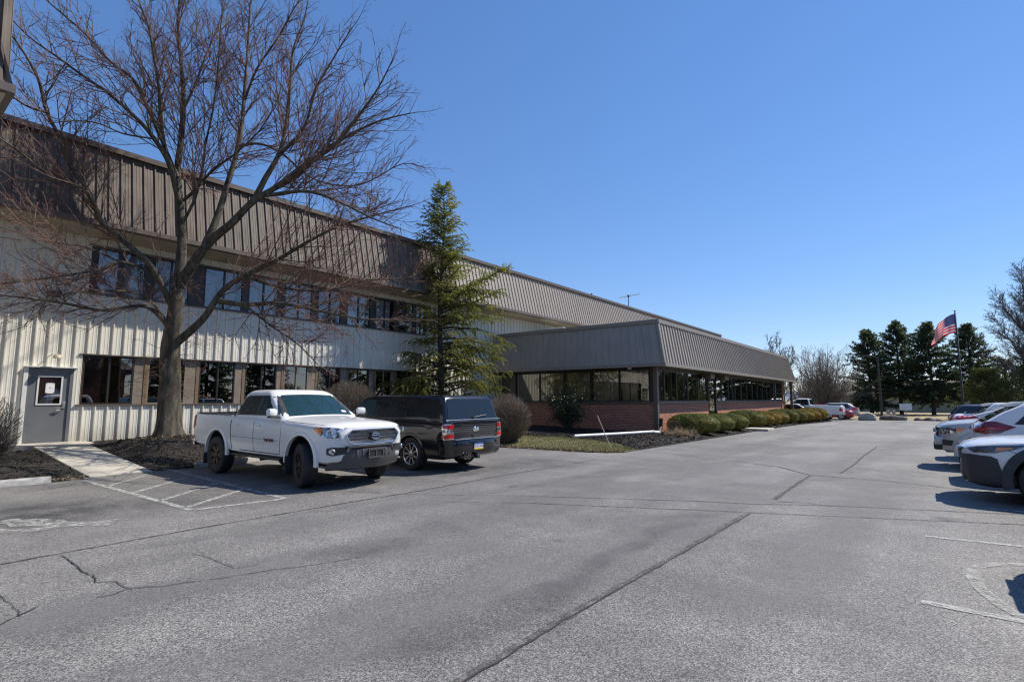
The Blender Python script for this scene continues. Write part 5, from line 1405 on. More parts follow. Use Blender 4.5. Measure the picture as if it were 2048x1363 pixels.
# silver mid size pickup, nose into the lot
PK = dict(nf=2.35, nr=-3.0, hw=.93, zb=.38, hood=1.08, belt=1.2, roof=1.74, ws0=1.0, ws1=.38, rw0=-1.05, rw1=-.9, aF=1.55, aR=-1.7, Rw=.385, deck=1.22, bed=(-2.9, -1.15, -.76, .76, .75, 1.6), seams=[[(1.0, 1.1), (1.02, .6)], [(-.02, 1.12), (-.02, .6)], [(-1.08, 1.14), (-1.08, .6)]],
          handles=(.1, -.8), pillar=[(-.08, .02)], qx0=-.92, qx1=-.82, rwd=.1, rim='alloy_dark')
def pickup(loc, rz, label, pm, P=PK, group=None):
    v = suv_shell('pickup_truck', label, 'pickup truck', loc, rz, pm, P, group)
    nf, h = P['nf'], P['hood']
    hl = lamp(v, 'headlight', [(nf - .04, .56, h - .12), (nf - .04, .58, h - .24), (nf - .2, .83, h - .25), (nf - .4, .9, h - .2), (nf - .55, .92, h - .08), (nf - .2, .85, h - .09)], (1, .8, 0), 'clear_lens')
    lamp(v, 'turn_lens', [(nf - .34, .89, h - .215), (nf - .44, .91, h - .18), (nf - .53, .92, h - .09), (nf - .36, .89, h - .1)], (.6, 1, 0), 'amber_lens', .02, hl)
    mb = MB(); mb.bbox((nf - .01, 0, h - .2), (.08, 1.1, .2), .02, None, 0); mb.bbox((nf + .03, 0, h - .2), (.05, 1.12, .07), .015, None, 1); mb.build('grille', [M['black'], pm], v.root, 40)
    mb = MB(); s_ = [(-.14, .02), (-.05, .02), (-.04, .045), (.04, .045), (.05, .02), (.14, .02), (.13, -.02), (.05, -.02), (.04, -.045), (-.04, -.045), (-.05, -.02), (-.13, -.02)]
    mb.prism(s_, .03, lambda a, b, t: (nf + .05 + t, a, b + h - .2)); mb.build('emblem', M['black'], v.root, None)
    mb = MB(); mb.bbox((nf - .02, 0, h - .42), (.2, 1.5, .22), .05, None, 0); mb.bbox((nf - .0, 0, h - .58), (.2, 1.3, .14), .04, None, 1); mb.build('front_bumper', [pm, M['plastic']], v.root, 40)
    lamp(v, 'fog_bezel', [(nf - .03, .55, h - .38), (nf - .03, .58, h - .52), (nf - .25, .84, h - .52), (nf - .28, .86, h - .4)], (1, .8, 0), 'plastic', .03)
    v.arch('wheel_flare', P['aF'], P['Rw'], P['Rw'] + .055, P['Rw'] + .15, P['hw'] - .005, .022, pm, -8, 188); v.arch('wheel_flare', P['aR'], P['Rw'], P['Rw'] + .055, P['Rw'] + .15, P['hw'] - .005, .022, pm, -8, 188)
    nr = P['nr']
    lamp(v, 'tail_light', [(nr + .04, .78, 1.12), (nr + .04, .78, .84), (nr + .16, .92, .84), (nr + .3, .92, .88), (nr + .3, .92, 1.08), (nr + .16, .9, 1.13)], (-1, .9, 0), 'red_lens')
    mb = MB(); mb.bbox((nr - .04, 0, .6), (.16, 1.7, .16), .03); mb.build('rear_bumper', M['chrome'], v.root, 40)
    mb = MB(); mb.bbox((nr + .0, 0, .95), (.06, 1.5, .42), .02); mb.build('tailgate', pm, v.root, 40)
    return v
pickup((2.45, 17.6, L(17.6) + .004), PI, 'silver pickup with orange side markers, nose beyond the pale crossover', M['silver_paint'])
SD = dict(nf=2.35, nr=-2.35, hw=.9, zb=.22, hood=.82, belt=.93, roof=1.44, ws0=1.05, ws1=.2, rw0=-1.75, rw1=-.95, aF=1.38, aR=-1.35, Rw=.33, deck=1.0, seams=[[(-.1, .9), (-.1, .4)]], handles=(.0,), pillar=[(-.1, -.02)], qx0=-1.35, qx1=-.85, rwd=.8)
v = crossover((2.85, 20.4, L(20.4) - .02), 0, 'white sedan with a wraparound red tail lamp beyond the silver pickup', M['white_paint'], dict(SD, deck=1.3, belt=1.2, roof=1.58, rw0=-2.1, rw1=-1.0), 'sedan', False, tail='red_lens')
v = crossover((3.3, 23.5, L(23.5) - .02), 0, 'white suv with black glass between the sedan and the navy one', M['white_paint'], dict(CR, roof=1.62, belt=1.05, rw0=-2.2, rw1=-1.75))
mb = MB(); mb.bbox((.2, 0, 1.72), (1.5, .8, .2), .07); mb.tube([(-.3, -.6, 1.64), (-.3, .6, 1.64)], .02, 8); mb.tube([(.7, -.6, 1.64), (.7, .6, 1.64)], .02, 8)
rb_ = mb.build('roof_box', M['white_paint'], None, 40); rb_.location = (3.9, 23.5, L(23.5) - .05); tag(rb_, 'white cargo box on the roof of the white suv', 'roof box')
crossover((2.9, 27.5, L(27.5)), 0, 'navy suv with small red tail lamps, farthest car on the right', M['navy_paint'], dict(CR, roof=1.53, belt=1.1, rw0=-2.28, rw1=-2.0), tail='red_lens')
# far end of the lot
FP = dict(PK, nf=2.6, nr=-3.25, hw=1.0, hood=1.2, belt=1.34, roof=1.98, ws0=1.05, ws1=.5, rw0=-.75, rw1=-.62, deck=1.38, bed=(-3.1, -.9, -.82, .82, .8, 1.7), aF=1.7, aR=-1.85, Rw=.4, qx0=-.58, qx1=-.5, pillar=[(.0, .1)], seams=[[(-.85, 1.2), (-.85, .6)]], handles=(-.1,), rim='alloy_dark', zb=.45)
pickup((-9.4, 56.3, L(56) + .004), PI, 'white regular cab pickup with its tailgate by the last clipped shrub', M['white_paint'], FP)
crossover((-9.4, 53.9, L(54) + .004), 0, 'silver sedan half hidden behind the last clipped shrubs', M['silver_paint'], dict(SD, roof=1.5), 'sedan', False)
crossover((-8.0, 59.4, L(59.6) + .004), 0, 'red car with its nose out behind the far white pickup', M['red_paint'], dict(SD, hood=.86, roof=1.42), 'sedan', False)
crossover((-7.9, 62.3, L(62.3) + .004), PI, 'silver suv with red tail lamps behind the red car', M['silver_paint'], dict(CR, roof=1.58, belt=1.06), tail='red_lens')
# ------------------------------------------------------------------ plants
LIMBS = [[[[-17.39,6.06,0.51],[-17.42,6.04,1.99],[-17.45,6.01,3.02],[-17.41,6.04,3.88],[-17.4,6.06,4.65]],0.324,0.19],[[[-17.4,6.06,4.65],[-17.39,6.09,5.83],[-17.44,6.07,6.63],[-17.55,6.01,7.44],[-17.68,5.93,8.42],[-17.67,5.96,9.51],[-17.69,5.97,10.35],[-17.75,5.94,11.21],[-17.86,5.87,12.08],[-18.02,5.77,13.23],[-18.06,5.76,14.48],[-18.11,5.75,15.58]],0.16,0.02],[[[-17.59,5.9,8.31],[-17.67,5.53,9.17],[-17.54,5.33,10.02],[-17.39,5.2,10.72],[-17.28,4.98,11.53],[-17.18,4.76,12.33],[-17.19,4.46,13.04],[-17.15,4.22,13.74]],0.085,0.015],[[[-17.5,5.97,7.5],[-17.35,5.59,8.54],[-17.41,5.17,9.19],[-17.51,4.79,9.62],[-17.74,4.13,10.18],[-17.95,3.57,10.52],[-18.15,2.97,10.9],[-18.31,2.45,11.2],[-18.39,1.98,11.61]],0.09,0.014],[[[-17.49,5.47,9.1],[-17.55,4.88,10.31],[-17.62,4.54,10.88],[-17.84,4.09,11.21],[-18.06,3.5,11.84],[-18.25,3.06,12.21],[-18.4,2.69,12.51],[-18.48,2.41,12.83]],0.055,0.012],[[[-17.35,6.09,4.97],[-16.8,6.32,5.78],[-16.35,6.53,6.3],[-15.83,6.8,6.73],[-15.24,7.08,7.3],[-14.67,7.38,7.65],[-14.03,7.72,7.98],[-13.25,8.11,8.67],[-12.49,8.51,9.13],[-11.74,8.91,9.44],[-10.94,9.34,9.58]],0.16,0.014],[[[-16.6,6.43,6.16],[-16.53,6.65,6.91],[-16.5,6.87,7.94],[-16.5,7.11,9.18],[-16.55,7.24,10.1],[-16.69,7.33,11.22],[-16.85,7.42,12.48],[-17.04,7.51,13.98],[-17.18,7.57,15.01],[-17.31,7.65,16.18]],0.117,0.016],[[[-15.21,7.14,7.39],[-15.09,7.35,8.06],[-14.9,7.68,9.0],[-14.92,7.84,10.06],[-15.02,7.96,11.32],[-15.13,8.05,12.53],[-15.03,8.29,13.6],[-15.02,8.43,14.48]],0.1,0.014],[[[-14.82,7.57,8.78],[-13.91,7.83,9.47],[-13.31,7.82,10.44],[-12.71,7.91,11.1],[-11.96,8.03,11.85]],0.06,0.012],[[[-14.71,7.4,7.66],[-13.34,7.7,8.24],[-12.43,7.91,8.5],[-11.24,8.02,9.25],[-10.63,8.03,9.66],[-10.07,7.98,10.11]],0.07,0.012],[[[-14.82,7.32,7.51],[-13.12,7.61,7.29],[-11.76,7.78,6.69],[-10.55,7.86,6.04],[-9.53,7.91,5.58]],0.06,0.011],[[[-16.16,7.03,9.3],[-15.79,7.47,9.44],[-15.36,8.0,9.18],[-14.75,8.8,8.45],[-13.88,9.81,8.4],[-13.08,10.79,9.21],[-12.59,11.35,9.18]],0.05,0.01],[[[-17.32,6.12,3.27],[-17.0,6.32,3.57],[-16.61,6.56,4.02],[-16.16,6.83,4.78],[-15.58,7.21,5.23],[-14.82,7.72,5.67],[-14.05,8.22,6.19],[-13.28,8.72,6.63],[-12.46,9.28,6.92],[-11.51,9.91,7.19]],0.131,0.014],[[[-16.27,6.75,4.47],[-15.36,7.08,4.3],[-14.23,7.47,4.27],[-13.21,7.81,4.06],[-11.59,8.32,3.69],[-10.07,8.75,3.53]],0.09,0.012],[[[-15.59,7.21,5.19],[-15.08,8.05,4.92],[-14.36,9.15,4.93],[-13.73,10.1,5.33],[-12.95,11.22,5.5],[-12.51,11.92,6.18]],0.06,0.011],[[[-15.41,7.1,4.31],[-13.95,7.21,3.56],[-12.84,7.27,3.07],[-11.67,7.24,2.42]],0.04,0.01],[[[-17.44,5.89,3.72],[-17.36,5.48,4.11],[-17.37,5.1,4.21],[-17.34,4.28,3.97],[-17.25,3.44,4.03],[-17.09,2.68,4.03],[-16.82,1.93,4.0]],0.08,0.012],[[[-17.51,5.97,4.34],[-17.54,5.39,5.4],[-17.78,4.66,6.12],[-17.92,4.25,6.49],[-17.85,3.83,7.31],[-17.88,3.41,7.9],[-17.76,3.12,8.54],[-17.69,2.8,9.1],[-17.48,2.56,9.75],[-17.4,2.21,10.31],[-17.36,1.79,10.8],[-17.33,1.54,11.11]],0.095,0.014],[[[-17.54,4.16,6.38],[-17.15,3.63,7.07],[-17.05,2.92,7.15],[-16.78,2.32,7.45],[-16.57,1.88,7.6],[-16.38,1.51,7.63]],0.05,0.012],[[[-17.36,2.78,8.91],[-17.2,2.34,8.85],[-16.87,1.82,8.95],[-16.55,1.39,8.99]],0.035,0.012],[[[-17.63,5.49,5.28],[-17.49,4.63,5.39],[-17.32,4.09,5.04],[-16.94,3.09,4.59],[-16.48,2.29,4.26],[-16.07,1.76,4.05]],0.055,0.012],[[[-17.57,4.65,5.41],[-17.07,3.72,5.54],[-16.62,3.01,5.43],[-15.99,2.38,5.58],[-15.44,1.88,5.56]],0.035,0.01],[[[-17.43,5.78,3.93],[-17.1,5.12,4.47],[-16.84,4.12,4.42],[-16.41,3.17,4.09],[-15.68,2.32,3.41]],0.045,0.01],[[[-17.4,6.05,7.58],[-16.81,6.13,7.78],[-15.83,6.21,8.18],[-14.99,6.33,8.36],[-13.76,6.43,8.69],[-12.91,6.39,9.03]],0.055,0.012],[[[-17.42,6.04,6.78],[-16.95,6.2,7.6],[-16.62,6.23,8.56],[-16.48,6.21,9.15],[-16.15,6.23,10.18],[-15.84,6.17,11.41],[-15.63,6.09,12.48],[-15.46,6.05,13.19]],0.05,0.012],[[[-17.69,5.96,10.52],[-17.67,6.24,11.5],[-17.71,6.5,12.62],[-17.71,6.82,13.88],[-17.77,7.03,14.97]],0.045,0.012],[[[-16.72,7.35,11.07],[-16.09,7.4,11.98],[-15.26,7.6,12.77],[-14.72,7.69,13.35],[-14.21,7.79,13.84]],0.045,0.011],[[[-17.28,5.13,9.13],[-17.27,4.39,8.98],[-17.19,3.78,9.0],[-17.1,3.23,8.8],[-16.99,2.81,8.52]],0.03,0.009]]
class Skel:
    """collects branch segments (start, end, two radii) and twig tips"""
    def __init__(s, seed): s.A = []; s.B = []; s.ra = []; s.rb = []; s.tips = []; s.r = random.Random(seed)
    def seg(s, a, b, ra, rb): s.A.append(tuple(a)); s.B.append(tuple(b)); s.ra.append(ra); s.rb.append(rb)
    def rdir(s): 
        while True:
            v = Vector((s.r.uniform(-1, 1), s.r.uniform(-1, 1), s.r.uniform(-1, 1)))
            if .1 < v.length < 1: return v.normalized()
    def shoot(s, p, d, ln, r0, r1, level, step, up, wig, spawn, ok=None):
        """a curving shoot; spawn(level) gives (spacing, length ratio, angle, radius) for its own side shoots"""
        n = max(2, int(ln / step)); p = Vector(p); d = Vector(d).normalized(); acc = s.r.random()
        sp = spawn(level); side = s.r.choice((-1, 1))
        for i in range(n):
            d = (d + s.rdir() * wig + Vector((0, 0, up))).normalized()
            q = p + d * (ln / n)
            if ok and not ok(q): return
            t0, t1 = i / n, (i + 1) / n
            s.seg(p, q, lerp(r0, r1, t0), lerp(r0, r1, t1))
            if sp:
                acc += (ln / n) / sp[0]
                while acc > 1:
                    acc -= 1
                    side = -side
                    ax = d.cross(s.rdir()).normalized()
                    dd = (d * math.cos(sp[2]) + ax * math.sin(sp[2])).normalized()
                    l2 = max(sp[4], ln * sp[1] * (1.05 - t1 * .75)) * s.r.uniform(.6, 1.25)
                    s.shoot(p.lerp(q, s.r.random()), dd, l2, sp[3] * (1 - .4 * t0), sp[3] * .45, level + 1, step * .75, up, wig * 1.1, spawn, ok)
            p = q
        s.tips.append((tuple(p), tuple(d)))
    def mesh(s, name, m, k=3, buds=None, bm_=None, seed=1):
        q = seg_tubes(s.A, s.B, s.ra, s.rb, k)
        mi = np.zeros(len(q), dtype=np.int32); mats = [m]
        if buds:
            rg_ = np.random.default_rng(seed)
            A = np.array(s.A); B = np.array(s.B); thin = np.where(np.array(s.ra) < buds[2])[0]
            pick = rg_.choice(thin, size=min(len(thin), buds[0]), replace=False)
            Pt = np.concatenate([np.array([t[0] for t in s.tips]), B[pick]]); D = np.concatenate([np.array([t[1] for t in s.tips]), rnd_unit(rg_, len(pick)) * .8 + (B[pick] - A[pick]) * 3])
            lf = leaf_quads(rg_, Pt, D, rg_.uniform(.6, 1.3, len(Pt)) * buds[1], rg_.uniform(.35, .6, len(Pt)) * buds[1])
            q = np.concatenate([q, lf]); mi = np.concatenate([mi, np.ones(len(lf), dtype=np.int32)]); mats.append(bm_)
        return np_mesh(name, q, 4, mats, mi)

def smooth_path(pts, sub=4):
    P = [Vector(p) for p in pts]; out = []
    for i in range(len(P) - 1):
        p0, p1, p2, p3 = P[max(0, i - 1)], P[i], P[i + 1], P[min(len(P) - 1, i + 2)]
        for k in range(sub):
            t = k / sub
            out.append(.5 * ((2 * p1) + (p2 - p0) * t + (2 * p0 - 5 * p1 + 4 * p2 - p3) * t * t + (3 * p1 - p0 - 3 * p2 + p3) * t ** 3))
    out.append(P[-1]); return out

def hero_maple():
    t = thing('maple_tree', 'large leafless maple with reddish buds in front of the cream siding', 'tree', (-17.39, 6.06, .3))
    base = Vector((-17.39, 6.06, .3)); rr = random.Random(4)
    mb = MB(); sk = Skel(21)
    ok = lambda q: not ((q.x < -18.55 and q.z < 9.7) or q.z < .9) and not (q.y < 1.6 and q.x < -11.4 and q.z > 6.3 and q.z < 9.6 and q.y > -5 and q.x > -20.2 and q.y < 1.5)
    def spawn(level):
        return {0: (.25, .42, .62, .0125, .5), 1: (.14, .4, .7, .0036, .22), 2: (.15, .42, .8, .0024, .1)}.get(level)
    for pts, r0, r1 in LIMBS:
        path = smooth_path(pts, 5)
        n = len(path); rad = []
        for i, p in enumerate(path):
            u = i / (n - 1); rad.append(lerp(r0, r1, u ** .8))
        if r0 > .3:
            for i, p in enumerate(path):
                if p.z < 1.5: rad[i] *= 1 + .32 * math.exp(-(p.z - .5) / .2)
            path = [path[0] - Vector((0, 0, .35))] + path; rad = [rad[0] * 1.15] + rad
        # bark-rough tube
        k = 18 if r0 > .3 else 12 if r0 > .15 else 8
        o = len(mb.v); m2 = MB(); m2.tube(path, rad, k, 0)
        if r0 > .1:
            ph = [rr.uniform(0, 6.3) for _ in range(4)]
            for i, v in enumerate(m2.v):
                c = path[i // k]; d = Vector(v) - c; a = 2 * PI * (i % k) / k
                f = 1 + .06 * math.sin(3 * a + ph[0] + v[2] * 1.3) + .035 * math.sin(7 * a + ph[1] + v[2] * 4) + rr.uniform(-.02, .02)
                if r0 > .3 and v[2] < 1.0: f += .1 * max(0, math.sin(5 * a + ph[2])) * (1 - v[2])
                m2.v[i] = tuple(c + d * f)
        mb.add(m2.v, m2.f)
        # side shoots from the limb
        L_ = [0]
        for a, b in zip(path[:-1], path[1:]): L_.append(L_[-1] + (b - a).length)
        tot = L_[-1]; s0 = .42 * tot if r0 > .15 else (.22 if r0 > .06 else .12) * tot
        if r0 > .3: continue
        s = s0
        while s < tot:
            i = max(j for j in range(len(L_)) if L_[j] <= s); i = min(i, len(path) - 2)
            p = path[i].lerp(path[i + 1], (s - L_[i]) / (L_[i + 1] - L_[i] + 1e-6)); d = (path[i + 1] - path[i]).normalized()
            ax = d.cross(sk.rdir()).normalized(); an = sk.r.uniform(.55, .95)
            dd = d * math.cos(an) + ax * math.sin(an) + Vector((0, 0, .12))
            rem = tot - s
            ln = min(2.7, .55 + .45 * rem) * sk.r.uniform(.6, 1.2)
            if ok(p): sk.shoot(p, dd, ln, min(.023, .36 * rad[i] + .004), .0045, 1 if ln < .9 else 0, .2, .05, .12, spawn, ok)
            s += sk.r.uniform(.13, .25)
        e = path[-1]; sk.shoot(e, path[-1] - path[-2], .9, r1 * .9, .004, 1, .18, .02, .15, spawn, ok)
    # short epicormic twigs hanging about the trunk
    for _ in range(70):
        z = sk.r.uniform(1.6, 5.2); a = sk.r.uniform(0, 2 * PI)
        p = Vector((-17.42 + .24 * math.cos(a), 6.05 + .24 * math.sin(a), z))
        sk.shoot(p, (math.cos(a), math.sin(a), sk.r.uniform(-.5, .6)), sk.r.uniform(.4, 1.1), .006, .0035, 1, .12, -.03, .25, spawn, ok)
    tr = mb.build('trunk', M['bark'], None, 60); tr.parent = t; tr.matrix_parent_inverse = Matrix.Translation(-t.location)
    me = sk.mesh('crown', M['twig'], 3, (9000, .03, .011), M['bud'])
    cr = link('crown', me, t); cr.matrix_parent_inverse = Matrix.Translation(-t.location)
    print('maple segs', len(sk.A), 'tips', len(sk.tips))
hero_maple()

# ------------------------------------------------------------- sparse fir by the annex
def hero_fir():
    bx, by, z0, H = -18.25, 17.75, .15, 12.1
    t = thing('fir_tree', 'sparse yellow green conifer rising between warehouse and annex', 'tree', (bx, by, z0))
    rr = random.Random(9); rg_ = np.random.default_rng(9)
    mb = MB()
    mb.tube([(math.sin(z * .8) * .05, math.cos(z * .6) * .05, z) for z in span(-.3, H - .6, 24)], [lerp(.17, .02, i / 24) for i in range(25)], 10)
    CR = Vector((.787, .617, 0)); CF = Vector((-.617, .787, 0))
    sk = Skel(3); P = []; D = []; Ls = []
    def env(z, a):
        """branch length by height and direction (a: 0 towards the annex side, pi the other way)"""
        right = [(.8, 1.2), (1.5, 3.1), (2.6, 3.2), (3.5, 2.6), (4.4, 2.9), (5.6, 2.9), (6.4, 2.5), (7.4, 1.5), (8.6, 1.0), (10, .95), (11, .6), (12.2, .12)]
        left = [(.8, 1.0), (1.8, 2.4), (2.8, 2.3), (3.8, 1.5), (4.8, 1.1), (6, .9), (7.2, 1.3), (8.4, 1.2), (9.3, 1.2), (10.3, .8), (11.2, .5), (12.2, .12)]
        w_ = .5 + .5 * math.cos(a)
        return lerp(pl(left, z), pl(right, z), w_)
    z = 1.0
    while z < H - .15:
        for _ in range(rr.choice((4, 5, 5)) if z < 7 else 6):
            a = rr.uniform(0, 2 * PI); ln = env(z, a) * rr.choice((.4, .6, .8, .95, 1.1, 1.2)) * rr.uniform(.85, 1.1)
            d = CR * math.cos(a) + CF * math.sin(a)
            el = lerp(.12, .95, (z / H) ** 1.4) + rr.uniform(-.22, .25)
            d = (d + Vector((0, 0, el))).normalized()
            p = Vector((0, 0, z)); n = max(3, int(ln / .16)); r0 = .012 + .012 * ln
            bare = .28 if z < 7 else .1
            for i in range(n):
                u = i / n
                d = (d + Vector((0, 0, -.05 + .07 * u)) + sk.rdir() * .1).normalized()
                q = p + d * (ln / n)
                if bx + q.x < -19.75 and q.z + z0 < 6.6: break
                sk.seg(p, q, lerp(r0, .004, u), lerp(r0, .004, u + 1 / n))
                if u > bare or rr.random() < .15:
                    for sgn in (-1, 1):
                        if rr.random() < .12: continue
                        sd = (d.cross(Vector((0, 0, 1))) * sgn * .8 + d * .75 + Vector((0, 0, rr.uniform(-.35, .1)))).normalized()
                        l2 = (.32 + .35 * ln * .45) * (1.1 - .5 * u) * rr.uniform(.6, 1.2); m_ = max(2, int(l2 / .055))
                        c = q.copy()
                        for j in range(m_):
                            sd = (sd + Vector((0, 0, -.1)) + sk.rdir() * .16).normalized(); c2 = c + sd * (l2 / m_)
                            if j < 2 or rr.random() < .3: sk.seg(c, c2, .005, .003)
                            for s2 in (-1, 1, 0, -.6, .6):
                                dd = sd * .75 + sd.cross(Vector((0, 0, 1))) * s2 * .7 + Vector((0, 0, rr.uniform(-.3, .25)))
                                P.append(tuple(c)); D.append(tuple(dd)); Ls.append(rr.uniform(.05, .12))
                            c = c2
                p = q
        z += rr.uniform(.12, .2)
    # one long limb that sticks out to the right high up
    p = Vector((0, 0, 5.9)); d = (CR * .8 + CF * -.1 + Vector((0, 0, .62))).normalized()
    for i in range(18):
        q = p + d * .2; d = (d + Vector((0, 0, -.012)) + sk.rdir() * .04).normalized(); sk.seg(p, q, lerp(.05, .012, i / 18), lerp(.05, .012, (i + 1) / 18))
        if i > 6:
            for _ in range(14 if i > 9 else 5):
                sd = (d * .8 + sk.rdir() * .9 + Vector((0, 0, .15))).normalized(); l2 = rr.uniform(.2, .55); c = q.copy()
                for j in range(int(l2 / .05)):
                    sd = (sd + sk.rdir() * .12).normalized(); c2 = c + sd * .05
                    for s2 in (-1, 1): P.append(tuple(c)); D.append(tuple(sd * .75 + sd.cross(Vector((0, 0, 1))) * s2 * .7 + sk.rdir() * .2)); Ls.append(rr.uniform(.06, .13))
                    c = c2
        p = q
    tr = mb.build('trunk', M['bark_dark'], t, 60)
    link('branches', sk.mesh('branches', M['bark_dark'], 4), t)
    P = np.array(P); D = np.array(D); Ls = np.array(Ls)
    link('crown', np_mesh('crown', leaf_quads(rg_, P, D, Ls, Ls * .3), 4, M['fir']), t)
    print('fir', len(P))
hero_fir()

# ------------------------------------------------------------- spruces, pines, bare trees beyond the lot
def spruce(x, y, h, rad, seed, label, low=.12, group='tall spruces beyond the lot', m='spruce', wild=.12):
    z0 = L(y) + .1
    t = thing('spruce_tree', label, 'tree', (x, y, z0), 0, group)
    rr = random.Random(seed); rg_ = np.random.default_rng(seed)
    mb = MB(); mb.tube([(0, 0, -.3), (.03, .02, h * .5), (0, 0, h - .2)], [.24, .14, .02], 8); mb.build('trunk', M['bark_dark'], t, 60)
    sk = Skel(seed); P = []; D = []; Ls = []
    z = h * low
    while z < h - .2:
        u = (z - h * low) / (h * (1 - low)); prof = rad * (1 - u ** 1.9) * (.75 + .25 * math.sin(min(1, u * 5) * PI / 2)) + .15
        for _ in range(7 if u < .7 else 10):
            a = rr.uniform(0, 2 * PI); ln = prof * rr.uniform(.62, 1.18)
            d = Vector((math.cos(a), math.sin(a), lerp(-.08, .95, u ** 1.3) + rr.uniform(-.1, .1))).normalized()
            p = Vector((0, 0, z + rr.uniform(-.15, .15))); n = max(3, int(ln / .3))
            for i in range(n):
                w_ = i / n; d = (d + Vector((0, 0, -.06 + .12 * w_)) + sk.rdir() * wild).normalized(); q = p + d * (ln / n)
                sk.seg(p, q, lerp(.035, .01, w_), lerp(.035, .01, w_ + 1 / n))
                if w_ > .15:
                    for _k in range(11):
                        dd = d * .5 + sk.rdir() * .55 + Vector((0, 0, .1 if u > .6 else -.3))
                        P.append(tuple(p.lerp(q, rr.random()))); D.append(tuple(dd)); Ls.append(rr.uniform(.25, .5))
                p = q
            for _k in range(4): P.append(tuple(p)); D.append(tuple(d + sk.rdir() * .35)); Ls.append(rr.uniform(.25, .45))
        z += rr.uniform(.2, .34)
    link('branches', sk.mesh('branches', M['bark_dark'], 3), t)
    P = np.array(P); D = np.array(D); Ls = np.array(Ls)
    link('crown', np_mesh('crown', leaf_quads(rg_, P, D, Ls, Ls * .3), 4, M[m]), t)
spruce(-5.9, 82, 10.9, 3.4, 31, 'dark spruce with a low skirt, leftmost of the tall spruce row', .1)
spruce(-2.9, 84, 11.8, 3.4, 32, 'tallest spruce of the row, with a rounded tip', .2)
spruce(.3, 83, 11.3, 3.5, 33, 'spruce directly behind the flying flag', .18)
spruce(4.2, 86, 11.1, 3.1, 34, 'narrow topped spruce to the right of the flagpole', .22, wild=.16)

def pine(x, y, h, rad, seed, label, m='pine'):
    z0 = L(y) + .1
    t = thing('pine_tree', label, 'tree', (x, y, z0), 0, 'bushy pines behind the parked cars')
    rr = random.Random(seed); rg_ = np.random.default_rng(seed)
    mb = MB(); mb.tube([(0, 0, -.3), (.1, 0, h * .5), (0, 0, h * .9)], [.2, .12, .03], 8); mb.build('trunk', M['bark_dark'], t, 60)
    sk = Skel(seed); P = []; D = []; Ls = []
    for _ in range(150):
        z = h * (.05 + .9 * rr.random() ** .8); u = z / h
        a = rr.uniform(0, 2 * PI); ln = rad * (1.15 - u) * rr.uniform(.6, 1.15) + .3
        d = Vector((math.cos(a), math.sin(a), .25 + .5 * u)).normalized(); p = Vector((0, 0, z * .85)); n = max(3, int(ln / .35))
        for i in range(n):
            d = (d + Vector((0, 0, .03)) + sk.rdir() * .16).normalized(); q = p + d * (ln / n); sk.seg(p, q, .03, .02)
            if i / n > .3:
                for _k in range(16):
                    P.append(tuple(q + sk.rdir() * rr.uniform(0, .3))); D.append(tuple(d * .6 + sk.rdir())); Ls.append(rr.uniform(.18, .36))
            p = q
    link('branches', sk.mesh('branches', M['bark_dark'], 3), t)
    P = np.array(P); D = np.array(D); Ls = np.array(Ls)
    link('crown', np_mesh('crown', leaf_quads(rg_, P, D, Ls, Ls * .25), 4, M[m]), t)
pine(4.6, 70, 5.4, 3.0, 41, 'olive green bushy pine right of the flagpole foot')
pine(8.6, 74, 6.0, 3.4, 42, 'dull green bushy pine near the right edge')
pine(6.9, 82, 7.6, 2.6, 43, 'taller grey green pine behind the two bushy ones')

def bare_tree(name, x, y, h, spread, seed, label, stems=1, up=.05, r0=.18, fork=.25, group=None, m='bark_grey', dens=1.0, thick=.014):
    z0 = L(y)
    t = thing(name, label, 'tree', (x, y, z0), 0, group)
    sk = Skel(seed); rr = sk.r; mb = MB()
    def spawn(level): return {0: (.36 / dens, .45, .62, thick * 1.5, .8), 1: (.24 / dens, .48, .72, thick, .45), 2: (.3 / dens, .5, .8, thick * .7, .25)}.get(level)
    if stems == 1:
        path = [Vector((0, 0, -.3))]; d = Vector((rr.uniform(-.05, .05), rr.uniform(-.05, .05), 1))
        for i in range(7): path.append(path[-1] + d.normalized() * h * .085); d += sk.rdir() * .1
        mb.tube(path, [lerp(r0, r0 * .55, i / 7) for i in range(8)], 8); mb.build('trunk', M[m], t, 60)
        for k in range(13):
            i = rr.randint(2, 7); a = 2 * PI * k / 13 * 2.4 + rr.uniform(-.3, .3); el = lerp(.45, 1.6, (i - 2) / 5) + rr.uniform(-.15, .2)
            dd = Vector((math.cos(a), math.sin(a), el)).normalized()
            ln = lerp(spread, h * .5, sstep((el - .4) / 1.2)) * rr.uniform(.8, 1.1)
            sk.shoot(path[i], dd, ln, r0 * .35, thick, 0, .4, up, .1, spawn)
    else:
        mb.lathe([(0, .35), (.35, .2), (.45, -.2)], (0, 0, 0), 'z', 10); mb.build('trunk', M[m], t, 60)
        for k in range(stems):
            a = rr.uniform(0, 2 * PI); tilt = abs(rr.gauss(0, .34)); dd = Vector((math.cos(a) * math.sin(tilt), math.sin(a) * math.sin(tilt), math.cos(tilt)))
            sk.shoot((math.cos(a) * .3, math.sin(a) * .3, .1), dd, h * rr.uniform(.7, 1.02) * (1 - .12 * tilt), r0, thick, 0, .4, up, .07, spawn)
    me = sk.mesh('crown', M[m], 3); link('crown', me, t)
    print(name, len(sk.A))
bare_tree('bare_tree', 8.7, 74, 15.0, 5.6, 51, 'large bare tree with a dense twig crown at the right edge', r0=.26, dens=1.9, thick=.022)
bare_tree('bare_tree', -10.1, 76, 8.4, 4, 52, 'bare many stemmed tree fanning out behind the far cars', stems=70, r0=.045, up=.01, dens=.6, thick=.016, m='bark_light')
